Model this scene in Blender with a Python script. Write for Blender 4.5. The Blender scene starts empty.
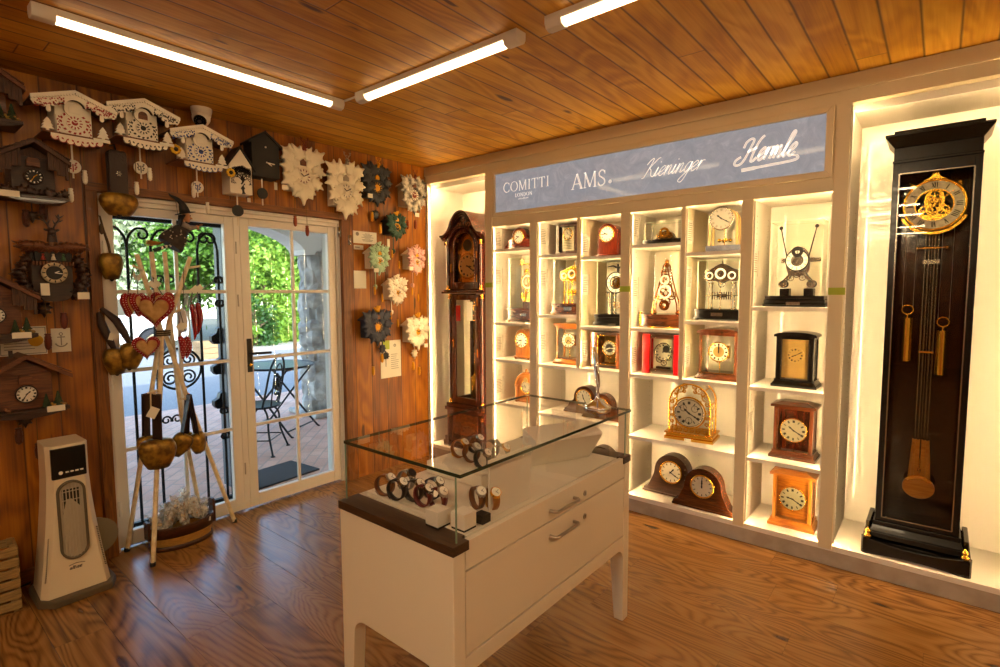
import bpy, bmesh, math, random
import numpy as np
from mathutils import Vector, Matrix, noise

random.seed(11)
PI = math.pi
S = bpy.context.scene
COL = S.collection

# ---------------------------------------------------------------- materials
def lin(h):
    h = h.lstrip('#')
    c = [int(h[i:i + 2], 16) / 255 for i in (0, 2, 4)]
    return tuple((x / 12.92 if x <= .04045 else ((x + .055) / 1.055) ** 2.4) for x in c) + (1.0,)

MATS = {}
def new_mat(name):
    m = bpy.data.materials.new(name); m.use_nodes = True
    m.node_tree.nodes.clear()
    return m, m.node_tree.nodes, m.node_tree.links

def mat(name, col, rough=.5, metal=0.0, emit=None, estr=0, coat=0, spec=.5, trans=0, bump=0, bscale=200, mottle=None, mscale=30):
    if name in MATS: return MATS[name]
    m, N, L = new_mat(name)
    o = N.new('ShaderNodeOutputMaterial'); b = N.new('ShaderNodeBsdfPrincipled')
    b.inputs['Base Color'].default_value = lin(col)
    b.inputs['Roughness'].default_value = rough
    b.inputs['Metallic'].default_value = metal
    b.inputs['Coat Weight'].default_value = coat; b.inputs['Coat Roughness'].default_value = .03
    b.inputs['Specular IOR Level'].default_value = spec
    b.inputs['Transmission Weight'].default_value = trans
    if emit:
        b.inputs['Emission Color'].default_value = lin(emit)
        b.inputs['Emission Strength'].default_value = estr
    tc = N.new('ShaderNodeTexCoord')
    if mottle:
        n = N.new('ShaderNodeTexNoise'); n.inputs['Scale'].default_value = mscale; n.inputs['Detail'].default_value = 4
        L.new(tc.outputs['Object'], n.inputs['Vector'])
        r = N.new('ShaderNodeValToRGB'); r.color_ramp.elements[0].position = .38; r.color_ramp.elements[1].position = .62
        r.color_ramp.elements[0].color = lin(col); r.color_ramp.elements[1].color = lin(mottle)
        L.new(n.outputs['Fac'], r.inputs['Fac']); L.new(r.outputs['Color'], b.inputs['Base Color'])
    if bump:
        n = N.new('ShaderNodeTexNoise'); n.inputs['Scale'].default_value = bscale
        L.new(tc.outputs['Object'], n.inputs['Vector'])
        bp = N.new('ShaderNodeBump'); bp.inputs['Strength'].default_value = bump; bp.inputs['Distance'].default_value = .01
        L.new(n.outputs['Fac'], bp.inputs['Height']); L.new(bp.outputs['Normal'], b.inputs['Normal'])
    L.new(b.outputs['BSDF'], o.inputs['Surface'])
    MATS[name] = m
    return m

def wood(name, a, b2, axis='z', scale=14, rough=.32, coat=.25, stretch=.08, dist=2.0):
    """fine furniture wood: grain running along one local axis"""
    if name in MATS: return MATS[name]
    m, N, L = new_mat(name)
    o = N.new('ShaderNodeOutputMaterial'); b = N.new('ShaderNodeBsdfPrincipled')
    b.inputs['Roughness'].default_value = rough; b.inputs['Coat Weight'].default_value = coat
    tc = N.new('ShaderNodeTexCoord'); mp = N.new('ShaderNodeMapping')
    sc = [scale] * 3; sc['xyz'.index(axis)] = scale * stretch
    mp.inputs['Scale'].default_value = sc
    n = N.new('ShaderNodeTexNoise'); n.inputs['Scale'].default_value = 5; n.inputs['Detail'].default_value = 6; n.inputs['Distortion'].default_value = dist
    r = N.new('ShaderNodeValToRGB')
    r.color_ramp.elements[0].position = .32; r.color_ramp.elements[1].position = .68
    r.color_ramp.elements[0].color = lin(a); r.color_ramp.elements[1].color = lin(b2)
    L.new(tc.outputs['Object'], mp.inputs['Vector']); L.new(mp.outputs['Vector'], n.inputs['Vector'])
    L.new(n.outputs['Fac'], r.inputs['Fac']); L.new(r.outputs['Color'], b.inputs['Base Color'])
    L.new(b.outputs['BSDF'], o.inputs['Surface'])
    MATS[name] = m
    return m

class NB:
    """small node-graph helper"""
    def __init__(s, m): s.N = m.node_tree.nodes; s.L = m.node_tree.links
    def math(s, op, a, b=None, c=None):
        n = s.N.new('ShaderNodeMath'); n.operation = op
        for i, v in enumerate((a, b, c)):
            if v is None: continue
            if isinstance(v, (int, float)): n.inputs[i].default_value = v
            else: s.L.new(v, n.inputs[i])
        return n.outputs[0]
    def comb(s, x, y, z):
        n = s.N.new('ShaderNodeCombineXYZ')
        for i, v in enumerate((x, y, z)):
            if isinstance(v, (int, float)): n.inputs[i].default_value = v
            else: s.L.new(v, n.inputs[i])
        return n.outputs[0]
    def noise(s, vec, scale, detail=4, dist=0, rough=.5):
        n = s.N.new('ShaderNodeTexNoise'); n.inputs['Scale'].default_value = scale
        n.inputs['Detail'].default_value = detail; n.inputs['Distortion'].default_value = dist; n.inputs['Roughness'].default_value = rough
        s.L.new(vec, n.inputs['Vector']); return n.outputs['Fac']
    def white(s, vec):
        n = s.N.new('ShaderNodeTexWhiteNoise'); n.noise_dimensions = '3D'; s.L.new(vec, n.inputs['Vector']); return n.outputs['Value']
    def ramp(s, fac, stops):
        n = s.N.new('ShaderNodeValToRGB'); e = n.color_ramp.elements
        while len(e) < len(stops): e.new(.5)
        for k, (p, c) in enumerate(stops):
            e[k].position = p; e[k].color = lin(c) if isinstance(c, str) else (c, c, c, 1)
        s.L.new(fac, n.inputs['Fac']); return n.outputs['Color']
    def mix(s, fac, a, b, mode='MIX'):
        n = s.N.new('ShaderNodeMix'); n.data_type = 'RGBA'; n.blend_type = mode
        if isinstance(fac, (int, float)): n.inputs['Factor'].default_value = fac
        else: s.L.new(fac, n.inputs['Factor'])
        for k, v in ((6, a), (7, b)):
            if isinstance(v, str): n.inputs[k].default_value = lin(v)
            else: s.L.new(v, n.inputs[k])
        return n.outputs[2]
    def smooth(s, v, lo, hi):
        n = s.N.new('ShaderNodeMapRange'); n.interpolation_type = 'SMOOTHSTEP'
        s.L.new(v, n.inputs['Value']); n.inputs['From Min'].default_value = lo; n.inputs['From Max'].default_value = hi
        return n.outputs['Result']

def boards(name, across, along, pitch, length, stops, rough, knots=True, rings=9.0, ringmix=.35, groove=.012, coat=.15, vary=.35, sharp=1, across_k=.55, along_k=1.1, gdark=.75):
    """boards laid side by side in world coordinates: colour per board, grain lines, knots, V-joints"""
    m, N, L = new_mat(name); g = NB(m)
    o = N.new('ShaderNodeOutputMaterial'); b = N.new('ShaderNodeBsdfPrincipled')
    tc = N.new('ShaderNodeTexCoord'); sp = N.new('ShaderNodeSeparateXYZ'); L.new(tc.outputs['Object'], sp.inputs[0])
    a = sp.outputs['xyz'.index(across)]; l = sp.outputs['xyz'.index(along)]
    u = g.math('DIVIDE', a, pitch); bi = g.math('FLOOR', u); fu = g.math('FRACT', u)
    w1 = g.white(g.comb(bi, 3.7, 1.1))
    if length:
        lv = g.math('ADD', g.math('DIVIDE', l, length), g.math('MULTIPLY', w1, 7.3)); pi_ = g.math('FLOOR', lv); fl = g.math('FRACT', lv)
    else:
        pi_ = g.math('MULTIPLY', bi, 0.0); fl = None
    w = g.white(g.comb(bi, pi_, 5.5))
    off = g.math('MULTIPLY', w, 37.0)
    # ring contours: iso-lines of a stretched noise
    vec = g.comb(g.math('MULTIPLY', a, 1.0 / pitch * across_k), g.math('ADD', g.math('MULTIPLY', l, along_k), off), off)
    n1 = g.noise(vec, 1.0, 2.0, .6)
    ring = g.math('SINE', g.math('MULTIPLY', n1, rings * 6.283))
    ring = g.math('MULTIPLY_ADD', ring, .5, .5)
    if sharp != 1: ring = g.math('POWER', ring, sharp)
    vec2 = g.comb(g.math('MULTIPLY', a, 90.0), g.math('ADD', g.math('MULTIPLY', l, 2.2), off), off)
    n2 = g.noise(vec2, 1.0, 3.0)
    f = g.math('ADD', g.math('MULTIPLY', ring, ringmix), g.math('MULTIPLY', n2, 1 - ringmix))
    f = g.math('ADD', f, g.math('MULTIPLY', g.math('SUBTRACT', w, .5), vary))
    col = g.ramp(f, stops)
    if knots:
        v = N.new('ShaderNodeTexVoronoi'); v.inputs['Scale'].default_value = 1.0
        kv = g.comb(g.math('MULTIPLY', a, 9.0), g.math('ADD', g.math('MULTIPLY', l, 2.6), off), off)
        wob = N.new('ShaderNodeTexNoise'); wob.inputs['Scale'].default_value = 3.0; L.new(kv, wob.inputs['Vector'])
        vm = N.new('ShaderNodeVectorMath'); vm.operation = 'MULTIPLY_ADD'
        L.new(wob.outputs['Color'], vm.inputs[0]); vm.inputs[1].default_value = (.25, .25, 0); L.new(kv, vm.inputs[2])
        L.new(vm.outputs[0], v.inputs['Vector'])
        sep = N.new('ShaderNodeSeparateColor'); L.new(v.outputs['Color'], sep.inputs[0])
        pick = g.math('GREATER_THAN', sep.outputs[0], .62)
        size = g.math('MULTIPLY_ADD', sep.outputs[1], .15, .08)
        k = g.math('SUBTRACT', 1.0, g.math('DIVIDE', v.outputs['Distance'], size))
        k = g.math('MULTIPLY', g.smooth(k, 0.0, .55), pick)
        col = g.mix(g.math('MULTIPLY', k, .86), col, '#2f1604')
    e = g.math('MINIMUM', fu, g.math('SUBTRACT', 1.0, fu))
    gr = g.smooth(e, 0.0, groove / pitch * .5)
    if fl is not None:
        e2 = g.math('MULTIPLY', g.math('MINIMUM', fl, g.math('SUBTRACT', 1.0, fl)), length)
        gr = g.math('MINIMUM', gr, g.smooth(e2, 0.0, groove * .3))
    col = g.mix(g.math('MULTIPLY', g.math('SUBTRACT', 1.0, gr), gdark), col, '#1d0c03')
    L.new(col, b.inputs['Base Color'])
    b.inputs['Roughness'].default_value = rough; b.inputs['Coat Weight'].default_value = coat; b.inputs['Coat Roughness'].default_value = .25
    bp = N.new('ShaderNodeBump'); bp.inputs['Strength'].default_value = .5; bp.inputs['Distance'].default_value = .004
    L.new(g.math('ADD', gr, g.math('MULTIPLY', f, .12)), bp.inputs['Height']); L.new(bp.outputs['Normal'], b.inputs['Normal'])
    L.new(b.outputs['BSDF'], o.inputs['Surface'])
    MATS[name] = m
    return m

def glass(name, tint='#ffffff', rough=.0, refl=1.0):
    m, N, L = new_mat(name)
    o = N.new('ShaderNodeOutputMaterial'); mx = N.new('ShaderNodeMixShader')
    t = N.new('ShaderNodeBsdfTransparent'); t.inputs['Color'].default_value = lin(tint)
    gl = N.new('ShaderNodeBsdfGlossy'); gl.inputs['Roughness'].default_value = rough
    f = N.new('ShaderNodeFresnel'); f.inputs['IOR'].default_value = 1.45
    geo = N.new('ShaderNodeNewGeometry'); g = NB(m)
    fr = g.math('MULTIPLY', g.math('MULTIPLY', f.outputs[0], refl), g.math('SUBTRACT', 1.0, geo.outputs['Backfacing']))
    L.new(fr, mx.inputs[0]); L.new(t.outputs[0], mx.inputs[1]); L.new(gl.outputs[0], mx.inputs[2])
    L.new(mx.outputs[0], o.inputs['Surface'])
    MATS[name] = m
    return m

def emitter(name, col, strength):
    m, N, L = new_mat(name)
    o = N.new('ShaderNodeOutputMaterial'); e = N.new('ShaderNodeEmission')
    e.inputs['Color'].default_value = lin(col); e.inputs['Strength'].default_value = strength
    L.new(e.outputs[0], o.inputs['Surface']); MATS[name] = m
    return m

# ---------------------------------------------------------------- mesh builder
def rot(ax, a): return Matrix.Rotation(a, 3, ax)

class MB:
    def __init__(s): s.v = []; s.f = []; s.m = []; s.s = []
    def add(s, vs, fs, m=0, sm=False):
        o = len(s.v); s.v += [tuple(v) for v in vs]
        for f in fs:
            s.f.append(tuple(i + o for i in f)); s.m.append(m); s.s.append(sm)
        return s
    def box(s, x0, x1, y0, y1, z0, z1, m=0):
        v = [(x, y, z) for z in (z0, z1) for y in (y0, y1) for x in (x0, x1)]
        return s.add(v, [(0, 2, 3, 1), (4, 5, 7, 6), (0, 1, 5, 4), (2, 6, 7, 3), (0, 4, 6, 2), (1, 3, 7, 5)], m)
    def obox(s, c, h, R=None, m=0):
        R = R or Matrix.Identity(3); c = Vector(c)
        v = [c + R @ Vector((x * h[0], y * h[1], z * h[2])) for z in (-1, 1) for y in (-1, 1) for x in (-1, 1)]
        return s.add(v, [(0, 2, 3, 1), (4, 5, 7, 6), (0, 1, 5, 4), (2, 6, 7, 3), (0, 4, 6, 2), (1, 3, 7, 5)], m)
    def taper(s, z0, z1, b0, b1, m=0):
        """frustum between rectangle b0=(x0,x1,y0,y1) at z0 and b1 at z1"""
        v = [(x, y, z0) for y in b0[2:] for x in b0[:2]] + [(x, y, z1) for y in b1[2:] for x in b1[:2]]
        return s.add(v, [(0, 2, 3, 1), (4, 5, 7, 6), (0, 1, 5, 4), (2, 6, 7, 3), (0, 4, 6, 2), (1, 3, 7, 5)], m)
    def prism(s, poly, a0, a1, m=0, axis='y', sm=False, R=None, o=(0, 0, 0)):
        def P(p, d):
            q = {'y': (p[0], d, p[1]), 'z': (p[0], p[1], d), 'x': (d, p[0], p[1])}[axis]
            if R: q = R @ Vector(q)
            return (q[0] + o[0], q[1] + o[1], q[2] + o[2])
        n = len(poly)
        v = [P(p, a0) for p in poly] + [P(p, a1) for p in poly]
        s.add(v, [tuple(range(n)), tuple(range(2 * n - 1, n - 1, -1))], m)
        o2 = len(s.v) - 2 * n
        for i in range(n):
            j = (i + 1) % n
            s.f.append((o2 + i, o2 + j, o2 + n + j, o2 + n + i)); s.m.append(m); s.s.append(sm)
        return s
    def dome(s, poly, y0, y1, k=.55, m=0, o=(0, 0), back=True):
        """outline in xz raised to a rounded centre towards -y"""
        n = len(poly); cx = sum(p[0] for p in poly) / n; cz = sum(p[1] for p in poly) / n
        v = [(p[0] + o[0], y0, p[1] + o[1]) for p in poly]
        v += [(cx + (p[0] - cx) * .86 + o[0], y0 + (y1 - y0) * .55, cz + (p[1] - cz) * .86 + o[1]) for p in poly]
        v += [(cx + (p[0] - cx) * k + o[0], y0 + (y1 - y0) * .92, cz + (p[1] - cz) * k + o[1]) for p in poly]
        v += [(cx + o[0], y1, cz + o[1])]
        f = []
        for i in range(n):
            j = (i + 1) % n
            f += [(i, j, n + j, n + i), (n + i, n + j, 2 * n + j, 2 * n + i), (2 * n + i, 2 * n + j, 3 * n)]
        if back: f.append(tuple(range(n - 1, -1, -1)))
        return s.add(v, f, m, True)
    def cyl(s, p0, p1, r0, r1=None, seg=16, m=0, caps=True, sm=True):
        r1 = r0 if r1 is None else r1
        p0 = Vector(p0); p1 = Vector(p1); d = (p1 - p0).normalized()
        a = d.orthogonal().normalized(); b = d.cross(a)
        v = []
        for p, r in ((p0, r0), (p1, r1)):
            v += [p + (a * math.cos(2 * PI * i / seg) + b * math.sin(2 * PI * i / seg)) * r for i in range(seg)]
        s.add(v, [(i, (i + 1) % seg, seg + (i + 1) % seg, seg + i) for i in range(seg)], m, sm)
        if caps: s.add(v, [tuple(range(seg - 1, -1, -1)), tuple(range(seg, 2 * seg))], m)
        return s
    def disc(s, c, r, d, seg=28, m=0):
        """short cylinder facing -y; c = centre of the front face"""
        return s.cyl((c[0], c[1], c[2]), (c[0], c[1] + d, c[2]), r, r, seg, m)
    def ring(s, c, r0, r1, d, seg=32, m=0, bulge=0):
        """flat annulus facing -y, front at c.y, depth d"""
        v = []; f = []
        for i in range(seg):
            a = 2 * PI * i / seg; ca, sa = math.cos(a), math.sin(a)
            for r, y in ((r0, c[1]), ((r0 + r1) / 2, c[1] - bulge), (r1, c[1]), (r1, c[1] + d), (r0, c[1] + d)):
                v.append((c[0] + r * ca, y, c[2] + r * sa))
        for i in range(seg):
            j = (i + 1) % seg
            for k in range(5): f.append((5 * i + k, 5 * j + k, 5 * j + (k + 1) % 5, 5 * i + (k + 1) % 5))
        return s.add(v, f, m, bulge > 0)
    def tube(s, pts, r, seg=8, m=0, closed=False):
        pts = [Vector(p) for p in pts]; n = len(pts)
        R = r if isinstance(r, (list, tuple)) else [r] * n
        T = []
        for i in range(n):
            if closed: t = pts[(i + 1) % n] - pts[i - 1]
            else: t = pts[min(i + 1, n - 1)] - pts[max(i - 1, 0)]
            T.append(t.normalized() if t.length > 1e-9 else Vector((0, 0, 1)))
        a = T[0].orthogonal().normalized(); v = []
        for i in range(n):
            a = a - T[i] * a.dot(T[i])
            a = a.normalized() if a.length > 1e-6 else T[i].orthogonal().normalized()
            b = T[i].cross(a)
            v += [pts[i] + (a * math.cos(2 * PI * k / seg) + b * math.sin(2 * PI * k / seg)) * R[i] for k in range(seg)]
        f = []
        for i in range(n if closed else n - 1):
            j = (i + 1) % n
            f += [(i * seg + k, i * seg + (k + 1) % seg, j * seg + (k + 1) % seg, j * seg + k) for k in range(seg)]
        s.add(v, f, m, True)
        if not closed: s.add(v, [tuple(range(seg - 1, -1, -1)), tuple(range((n - 1) * seg, n * seg))], m)
        return s
    def lathe(s, prof, o=(0, 0, 0), seg=20, m=0, sx=1, sy=1, R=None):
        o = Vector(o); v = []; n = len(prof)
        for r, z in prof:
            for k in range(seg):
                q = Vector((r * sx * math.cos(2 * PI * k / seg), r * sy * math.sin(2 * PI * k / seg), z))
                v.append(o + (R @ q if R else q))
        f = [(i * seg + k, i * seg + (k + 1) % seg, (i + 1) * seg + (k + 1) % seg, (i + 1) * seg + k) for i in range(n - 1) for k in range(seg)]
        s.add(v, f, m, True)
        s.add(v, [tuple(range(seg - 1, -1, -1)), tuple(range((n - 1) * seg, n * seg))], m)
        return s
    def sph(s, c, r, seg=14, rings=8, m=0, R=None):
        if isinstance(r, (int, float)): r = (r, r, r)
        c = Vector(c); v = []
        for i in range(rings + 1):
            t = PI * i / rings
            for k in range(seg):
                q = Vector((r[0] * math.sin(t) * math.cos(2 * PI * k / seg), r[1] * math.sin(t) * math.sin(2 * PI * k / seg), r[2] * math.cos(t)))
                v.append(c + (R @ q if R else q))
        f = [(i * seg + k, i * seg + (k + 1) % seg, (i + 1) * seg + (k + 1) % seg, (i + 1) * seg + k) for i in range(rings) for k in range(seg)]
        return s.add(v, f, m, True)
    def ribbon(s, pts, w, y0, y1, m=0):
        """flat stroke in the xz plane of width w (number or list), thick from y0 to y1"""
        n = len(pts); W = w if isinstance(w, (list, tuple)) else [w] * n; l = []; r = []
        for i in range(n):
            a = Vector(pts[max(i - 1, 0)]); b = Vector(pts[min(i + 1, n - 1)]); t = (b - a)
            t = t.normalized() if t.length > 1e-9 else Vector((1, 0)); nrm = Vector((-t.y, t.x)) * W[i] / 2; p = Vector(pts[i])
            l.append(p + nrm); r.append(p - nrm)
        v = [(q.x, y, q.y) for y in (y0, y1) for q in (l + r)]
        f = []
        for i in range(n - 1):
            for k in (0, 2 * n): f.append((k + i, k + i + 1, k + n + i + 1, k + n + i))
            f += [(i, i + 1, 2 * n + i + 1, 2 * n + i), (n + i, n + i + 1, 3 * n + i + 1, 3 * n + i)]
        return s.add(v, f, m)
    def build(s, name, mats, parent=None, bevel=0, fix=True):
        me = bpy.data.meshes.new(name); me.from_pydata(s.v, [], s.f)
        if not isinstance(mats, (list, tuple)): mats = [mats]
        for q in mats: me.materials.append(q)
        me.polygons.foreach_set('material_index', s.m); me.polygons.foreach_set('use_smooth', s.s)
        if fix:
            b = bmesh.new(); b.from_mesh(me); bmesh.ops.recalc_face_normals(b, faces=b.faces); b.to_mesh(me); b.free()
        me.update()
        o = bpy.data.objects.new(name, me); COL.objects.link(o)
        if parent: o.parent = parent
        if bevel:
            d = o.modifiers.new('bevel', 'BEVEL'); d.width = bevel; d.segments = 2; d.limit_method = 'ANGLE'; d.angle_limit = .7
        return o

def thing(name, label, cat, loc=(0, 0, 0), rz=0, group=None):
    o = bpy.data.objects.new(name, None); COL.objects.link(o); o.empty_display_size = .05
    o.location = loc; o.rotation_euler = (0, 0, rz); o['label'] = label; o['category'] = cat
    if group: o['group'] = group
    return o
def tag(o, label, cat, group=None, kind=None):
    if label: o['label'] = label
    if cat: o['category'] = cat
    if group: o['group'] = group
    if kind: o['kind'] = kind
    return o
def struct(o, label=None):
    o['kind'] = 'structure'
    if label: o['label'] = label
    return o
def struct_root(name, loc=(0, 0, 0), rz=0):
    o = bpy.data.objects.new(name, None); COL.objects.link(o); o.location = loc; o.rotation_euler = (0, 0, rz); o['kind'] = 'structure'
    return o

def arc(cx, cz, r, a0, a1, n=12, rz=None):
    rz = r if rz is None else rz
    return [(cx + r * math.cos(math.radians(a0 + (a1 - a0) * i / n)), cz + rz * math.sin(math.radians(a0 + (a1 - a0) * i / n))) for i in range(n + 1)]
def spiral(c, r0, r1, a0, turns, n=26):
    return [(c[0] + (r0 + (r1 - r0) * i / n) * math.cos(a0 + 2 * PI * turns * i / n), c[1] + (r0 + (r1 - r0) * i / n) * math.sin(a0 + 2 * PI * turns * i / n)) for i in range(n + 1)]
def catmull(P, n=6):
    out = []; P = [Vector(p) for p in P]
    for i in range(len(P) - 1):
        p0, p1, p2, p3 = P[max(i - 1, 0)], P[i], P[i + 1], P[min(i + 2, len(P) - 1)]
        for k in range(n):
            t = k / n
            out.append(.5 * ((2 * p1) + (p2 - p0) * t + (2 * p0 - 5 * p1 + 4 * p2 - p3) * t * t + (3 * p1 - p0 - 3 * p2 + p3) * t ** 3))
    out.append(P[-1]); return [tuple(q) for q in out]
def mirror(poly): return [(-x, z) for x, z in reversed(poly)]
def place(poly, c, a=0, k=1.0, kx=1.0):
    ca, sa = math.cos(a), math.sin(a)
    return [(c[0] + k * (kx * x * ca - z * sa), c[1] + k * (kx * x * sa + z * ca)) for x, z in poly]
# ---------------------------------------------------------------- materials in use
WALLB = boards('pine_wall_boards', 'y', 'z', .155, None, [(.1, '#582c06'), (.5, '#955508'), (.9, '#b87312')], .42, rings=6, ringmix=.3)
WALLX = boards('pine_wall_boards_across', 'x', 'z', .155, None, [(.1, '#5e2c0c'), (.5, '#96511c'), (.9, '#b86c2c')], .38, rings=5, ringmix=.3)
CEILB = boards('pine_ceiling_boards', 'x', 'y', .1285, 3.1, [(.1, '#aa6e0e'), (.5, '#cc921f'), (.9, '#e0ab3a')], .52, rings=6, ringmix=.32, coat=.0, groove=.017, vary=.3)
FLOORB = boards('laminate_planks', 'y', 'x', .19, 1.25, [(.12, '#543419'), (.4, '#855a2b'), (.62, '#9c6f38'), (.95, '#ac7f46')], .27, knots=True, rings=30, ringmix=.34, groove=.004, coat=.1, vary=.16, sharp=.65, across_k=.5, along_k=.55, gdark=.5)
TRIMW = wood('pine_trim', '#60350d', '#8c5416', 'z', 10, .45, .05)
TRIMY = wood('pine_trim_level', '#60350d', '#8c5416', 'y', 10, .45, .05)
WHITE = mat('white_lacquer', '#e6dfd4', .28, coat=.2)
CABW = mat('cabinet_white', '#ece5d8', .35)
CABF = mat('cabinet_front_beige', '#e2d2ae', .4)
CABG = mat('cabinet_gloss_back', '#efe8da', .4, coat=.6)
PLIN = mat('plinth_grey', '#b5aa9b', .45, mottle='#a39686', mscale=8)
DOORW = mat('door_white_pvc', '#e9e2d6', .3)
PLAST = mat('plaster_cream', '#d9cfbd', .8)
GLASS = glass('clear_glass')
PANE = glass('window_pane', '#f3f7f5', 0, .7)
CASEG = glass('case_glass', '#fbfbf7', 0, .9)
GEDGE = mat('glass_edge_green', '#20382c', .1, spec=.8)
CEDGE = mat('case_edge_pale', '#cfdcc0', .15)
LED = None
BLACK = mat('black_gloss', '#080706', .22, spec=.35, coat=.08)
BLACKM = mat('black_matte', '#121110', .6)
INK = mat('dial_ink', '#14100c', .5)
CHROME = mat('chrome', '#e6e6e6', .06, 1.0)
STEEL = mat('brushed_steel', '#b9b2a6', .3, 1.0)
SILVER = mat('silver_metal', '#a19b90', .24, 1.0)
BRASS = mat('polished_brass', '#e4ae44', .24, 1.0)
GOLD = mat('gold_plate', '#f3ba48', .27, 1.0)
ROSEG = mat('rose_brass', '#d59a5c', .2, 1.0)
ENAMEL = mat('white_enamel', '#f1ecdf', .3)
CREAM = mat('cream_dial', '#e9e0c8', .35)
SILD = mat('silvered_dial', '#aaa394', .32, .3)
GOLDD = mat('gold_dial', '#c7a566', .32, .5)
MAHOG = wood('mahogany', '#421308', '#6e2611', 'x', 12, .2, .6)
MAHOGZ = wood('mahogany_upright', '#421308', '#6e2611', 'z', 12, .2, .6)
DKMAH = wood('dark_mahogany', '#260c07', '#4d1b0e', 'z', 12, .2, .6)
WALN = wood('walnut', '#32180a', '#592e15', 'x', 12, .25, .4)
WALNZ = wood('walnut_upright', '#3a1b0b', '#653518', 'z', 12, .25, .4)
DKWAL = wood('dark_walnut', '#22120a', '#44281a', 'x', 12, .3, .35)
OAK = wood('honey_oak', '#87480f', '#b2701f', 'x', 14, .28, .35)
OAKZ = wood('honey_oak_upright', '#87480f', '#b2701f', 'z', 14, .28, .35)
BURL = mat('burl_veneer', '#4a2110', .18, coat=.5, mottle='#7c431f', mscale=60)
BURLD = mat('dark_burl', '#1c0d08', .14, coat=.5, mottle='#331a10', mscale=45)
REDL = mat('red_lacquer', '#98090f', .2, coat=.5)
SLATE = mat('slate_marble', '#4a4c58', .2, mottle='#5c5f6c', mscale=40)
LIME = mat('lime_sticker', '#a9b838', .6)
PAPER = mat('paper', '#e8e2d2', .8)
PAPERG = mat('printed_grey', '#8d8578', .8)
IRON = mat('wrought_iron', '#15161a', .45, .6)

# ---------------------------------------------------------------- room shell
CZ = 2.60
struct(MB().box(-.2, 5.8, -9.8, .5, -.06, 0).build('floor', FLOORB))
struct(MB().box(-.2, 5.8, -9.8, .5, CZ, CZ + .06).build('ceiling', CEILB))
w = MB()
w.box(-.2, 0, -9.8, -2.42, 0, CZ); w.box(-.2, 0, -.885, .5, 0, CZ); w.box(-.2, 0, -2.42, -.885, 2.055, CZ)
struct(w.build('wall_left', WALLB, fix=False))
struct(MB().box(-.2, 5.8, .5, .6, 0, CZ).build('wall_back', PLAST))
struct(MB().box(5.8, 5.9, -9.9, .6, 0, CZ).build('wall_right', PLAST))
struct(MB().box(-.2, 5.8, -9.9, -9.8, 0, CZ).build('wall_front', WALLX))
struct(MB().box(0, .016, -9.8, -2.475, 0, .085).build('baseboard_left', TRIMY, bevel=.004))
struct(MB().box(0, .018, -2.475, -2.42, 0, 2.055).build('trim_1', TRIMW, bevel=.003))
struct(MB().box(0, .018, -.885, -.815, 0, 2.055).build('trim_2', TRIMW, bevel=.003))
struct(MB().box(0, .020, -2.475, -.815, 2.055, 2.10).build('trim_3', TRIMY, bevel=.003))

# white door frame inside the opening (stepped jambs, head)
m = MB()
m.box(-.16, -.02, -2.419, -2.402, 0, 2.053)
m.box(-.16, -.035, -.905, -.892, 0, 2.053); m.box(-.16, -.012, -.893, -.886, 0, 2.053)
m.box(-.16, -.03, -2.41, -.892, 2.002, 2.03); m.box(-.16, -.012, -2.41, -.892, 2.028, 2.053)
m.box(-.16, -.10, -2.41, -.892, 0, .012)
struct(m.build('trim_4', DOORW, bevel=.004))

def door(name, y0, y1, vy, handle):
    r = struct_root(name, (-.07, (y0 + y1) / 2, 0))
    h = (y1 - y0) / 2; st = .061
    m = MB()
    m.box(-.022, .022, -h, -h + st, .014, 2.0); m.box(-.022, .022, h - st, h, .014, 2.0)
    m.box(-.022, .022, -h + st, h - st, .014, .10); m.box(-.022, .022, -h + st, h - st, 1.95, 2.0)
    m.build('leaf_frame', DOORW, r, bevel=.004)
    m = MB()
    for z in (1.51, 1.05, .585): m.box(-.006, .014, -h + st, h - st, z - .011, z + .011)
    m.box(-.006, .0139, vy - (y0 + y1) / 2 - .010, vy - (y0 + y1) / 2 + .010, .10, 1.95)
    m.build('muntin', DOORW, r, bevel=.002)
    MB().box(-.011, -.007, -h + st, h - st, .10, 1.95).build('pane', PANE, r)
    if handle:
        m = MB(); m.box(.022, .03, -h + .016, -h + .05, .96, 1.19)
        for z in (.972, 1.178): m.cyl((.03, -h + .033, z), (.033, -h + .033, z), .005, seg=10)
        m.build('handle_plate', BLACKM, r, bevel=.003)
        MB().cyl((.03, -h + .033, 1.01), (.036, -h + .033, 1.01), .009, seg=14).build('lock_cylinder', BRASS, r)
        MB().tube([(.03, -h + .033, 1.09), (.07, -h + .033, 1.09), (.075, -h + .05, 1.09), (.075, -h + .16, 1.087)], .009, 10).build('lever', BLACKM, r, bevel=0)
    else:
        for z in (.25, 1.0, 1.75): MB().cyl((.024, -h + .012, z - .045), (.024, -h + .012, z + .045), .009, seg=10).build('hinge', DOORW, r)
    return r
door('door_1', -2.400, -1.672, -2.02, False)
d2 = door('door_2', -1.632, -.907, -1.254, True)
MB().box(.0, .026, -.405, -.366, .014, 2.0).build('astragal', DOORW, d2, bevel=.004)
for z in (.3, 1.45, 1.8): MB().cyl((.028, -.392, z - .04), (.028, -.392, z + .04), .005, seg=8).build('latch_bolt', STEEL, d2)

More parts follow.
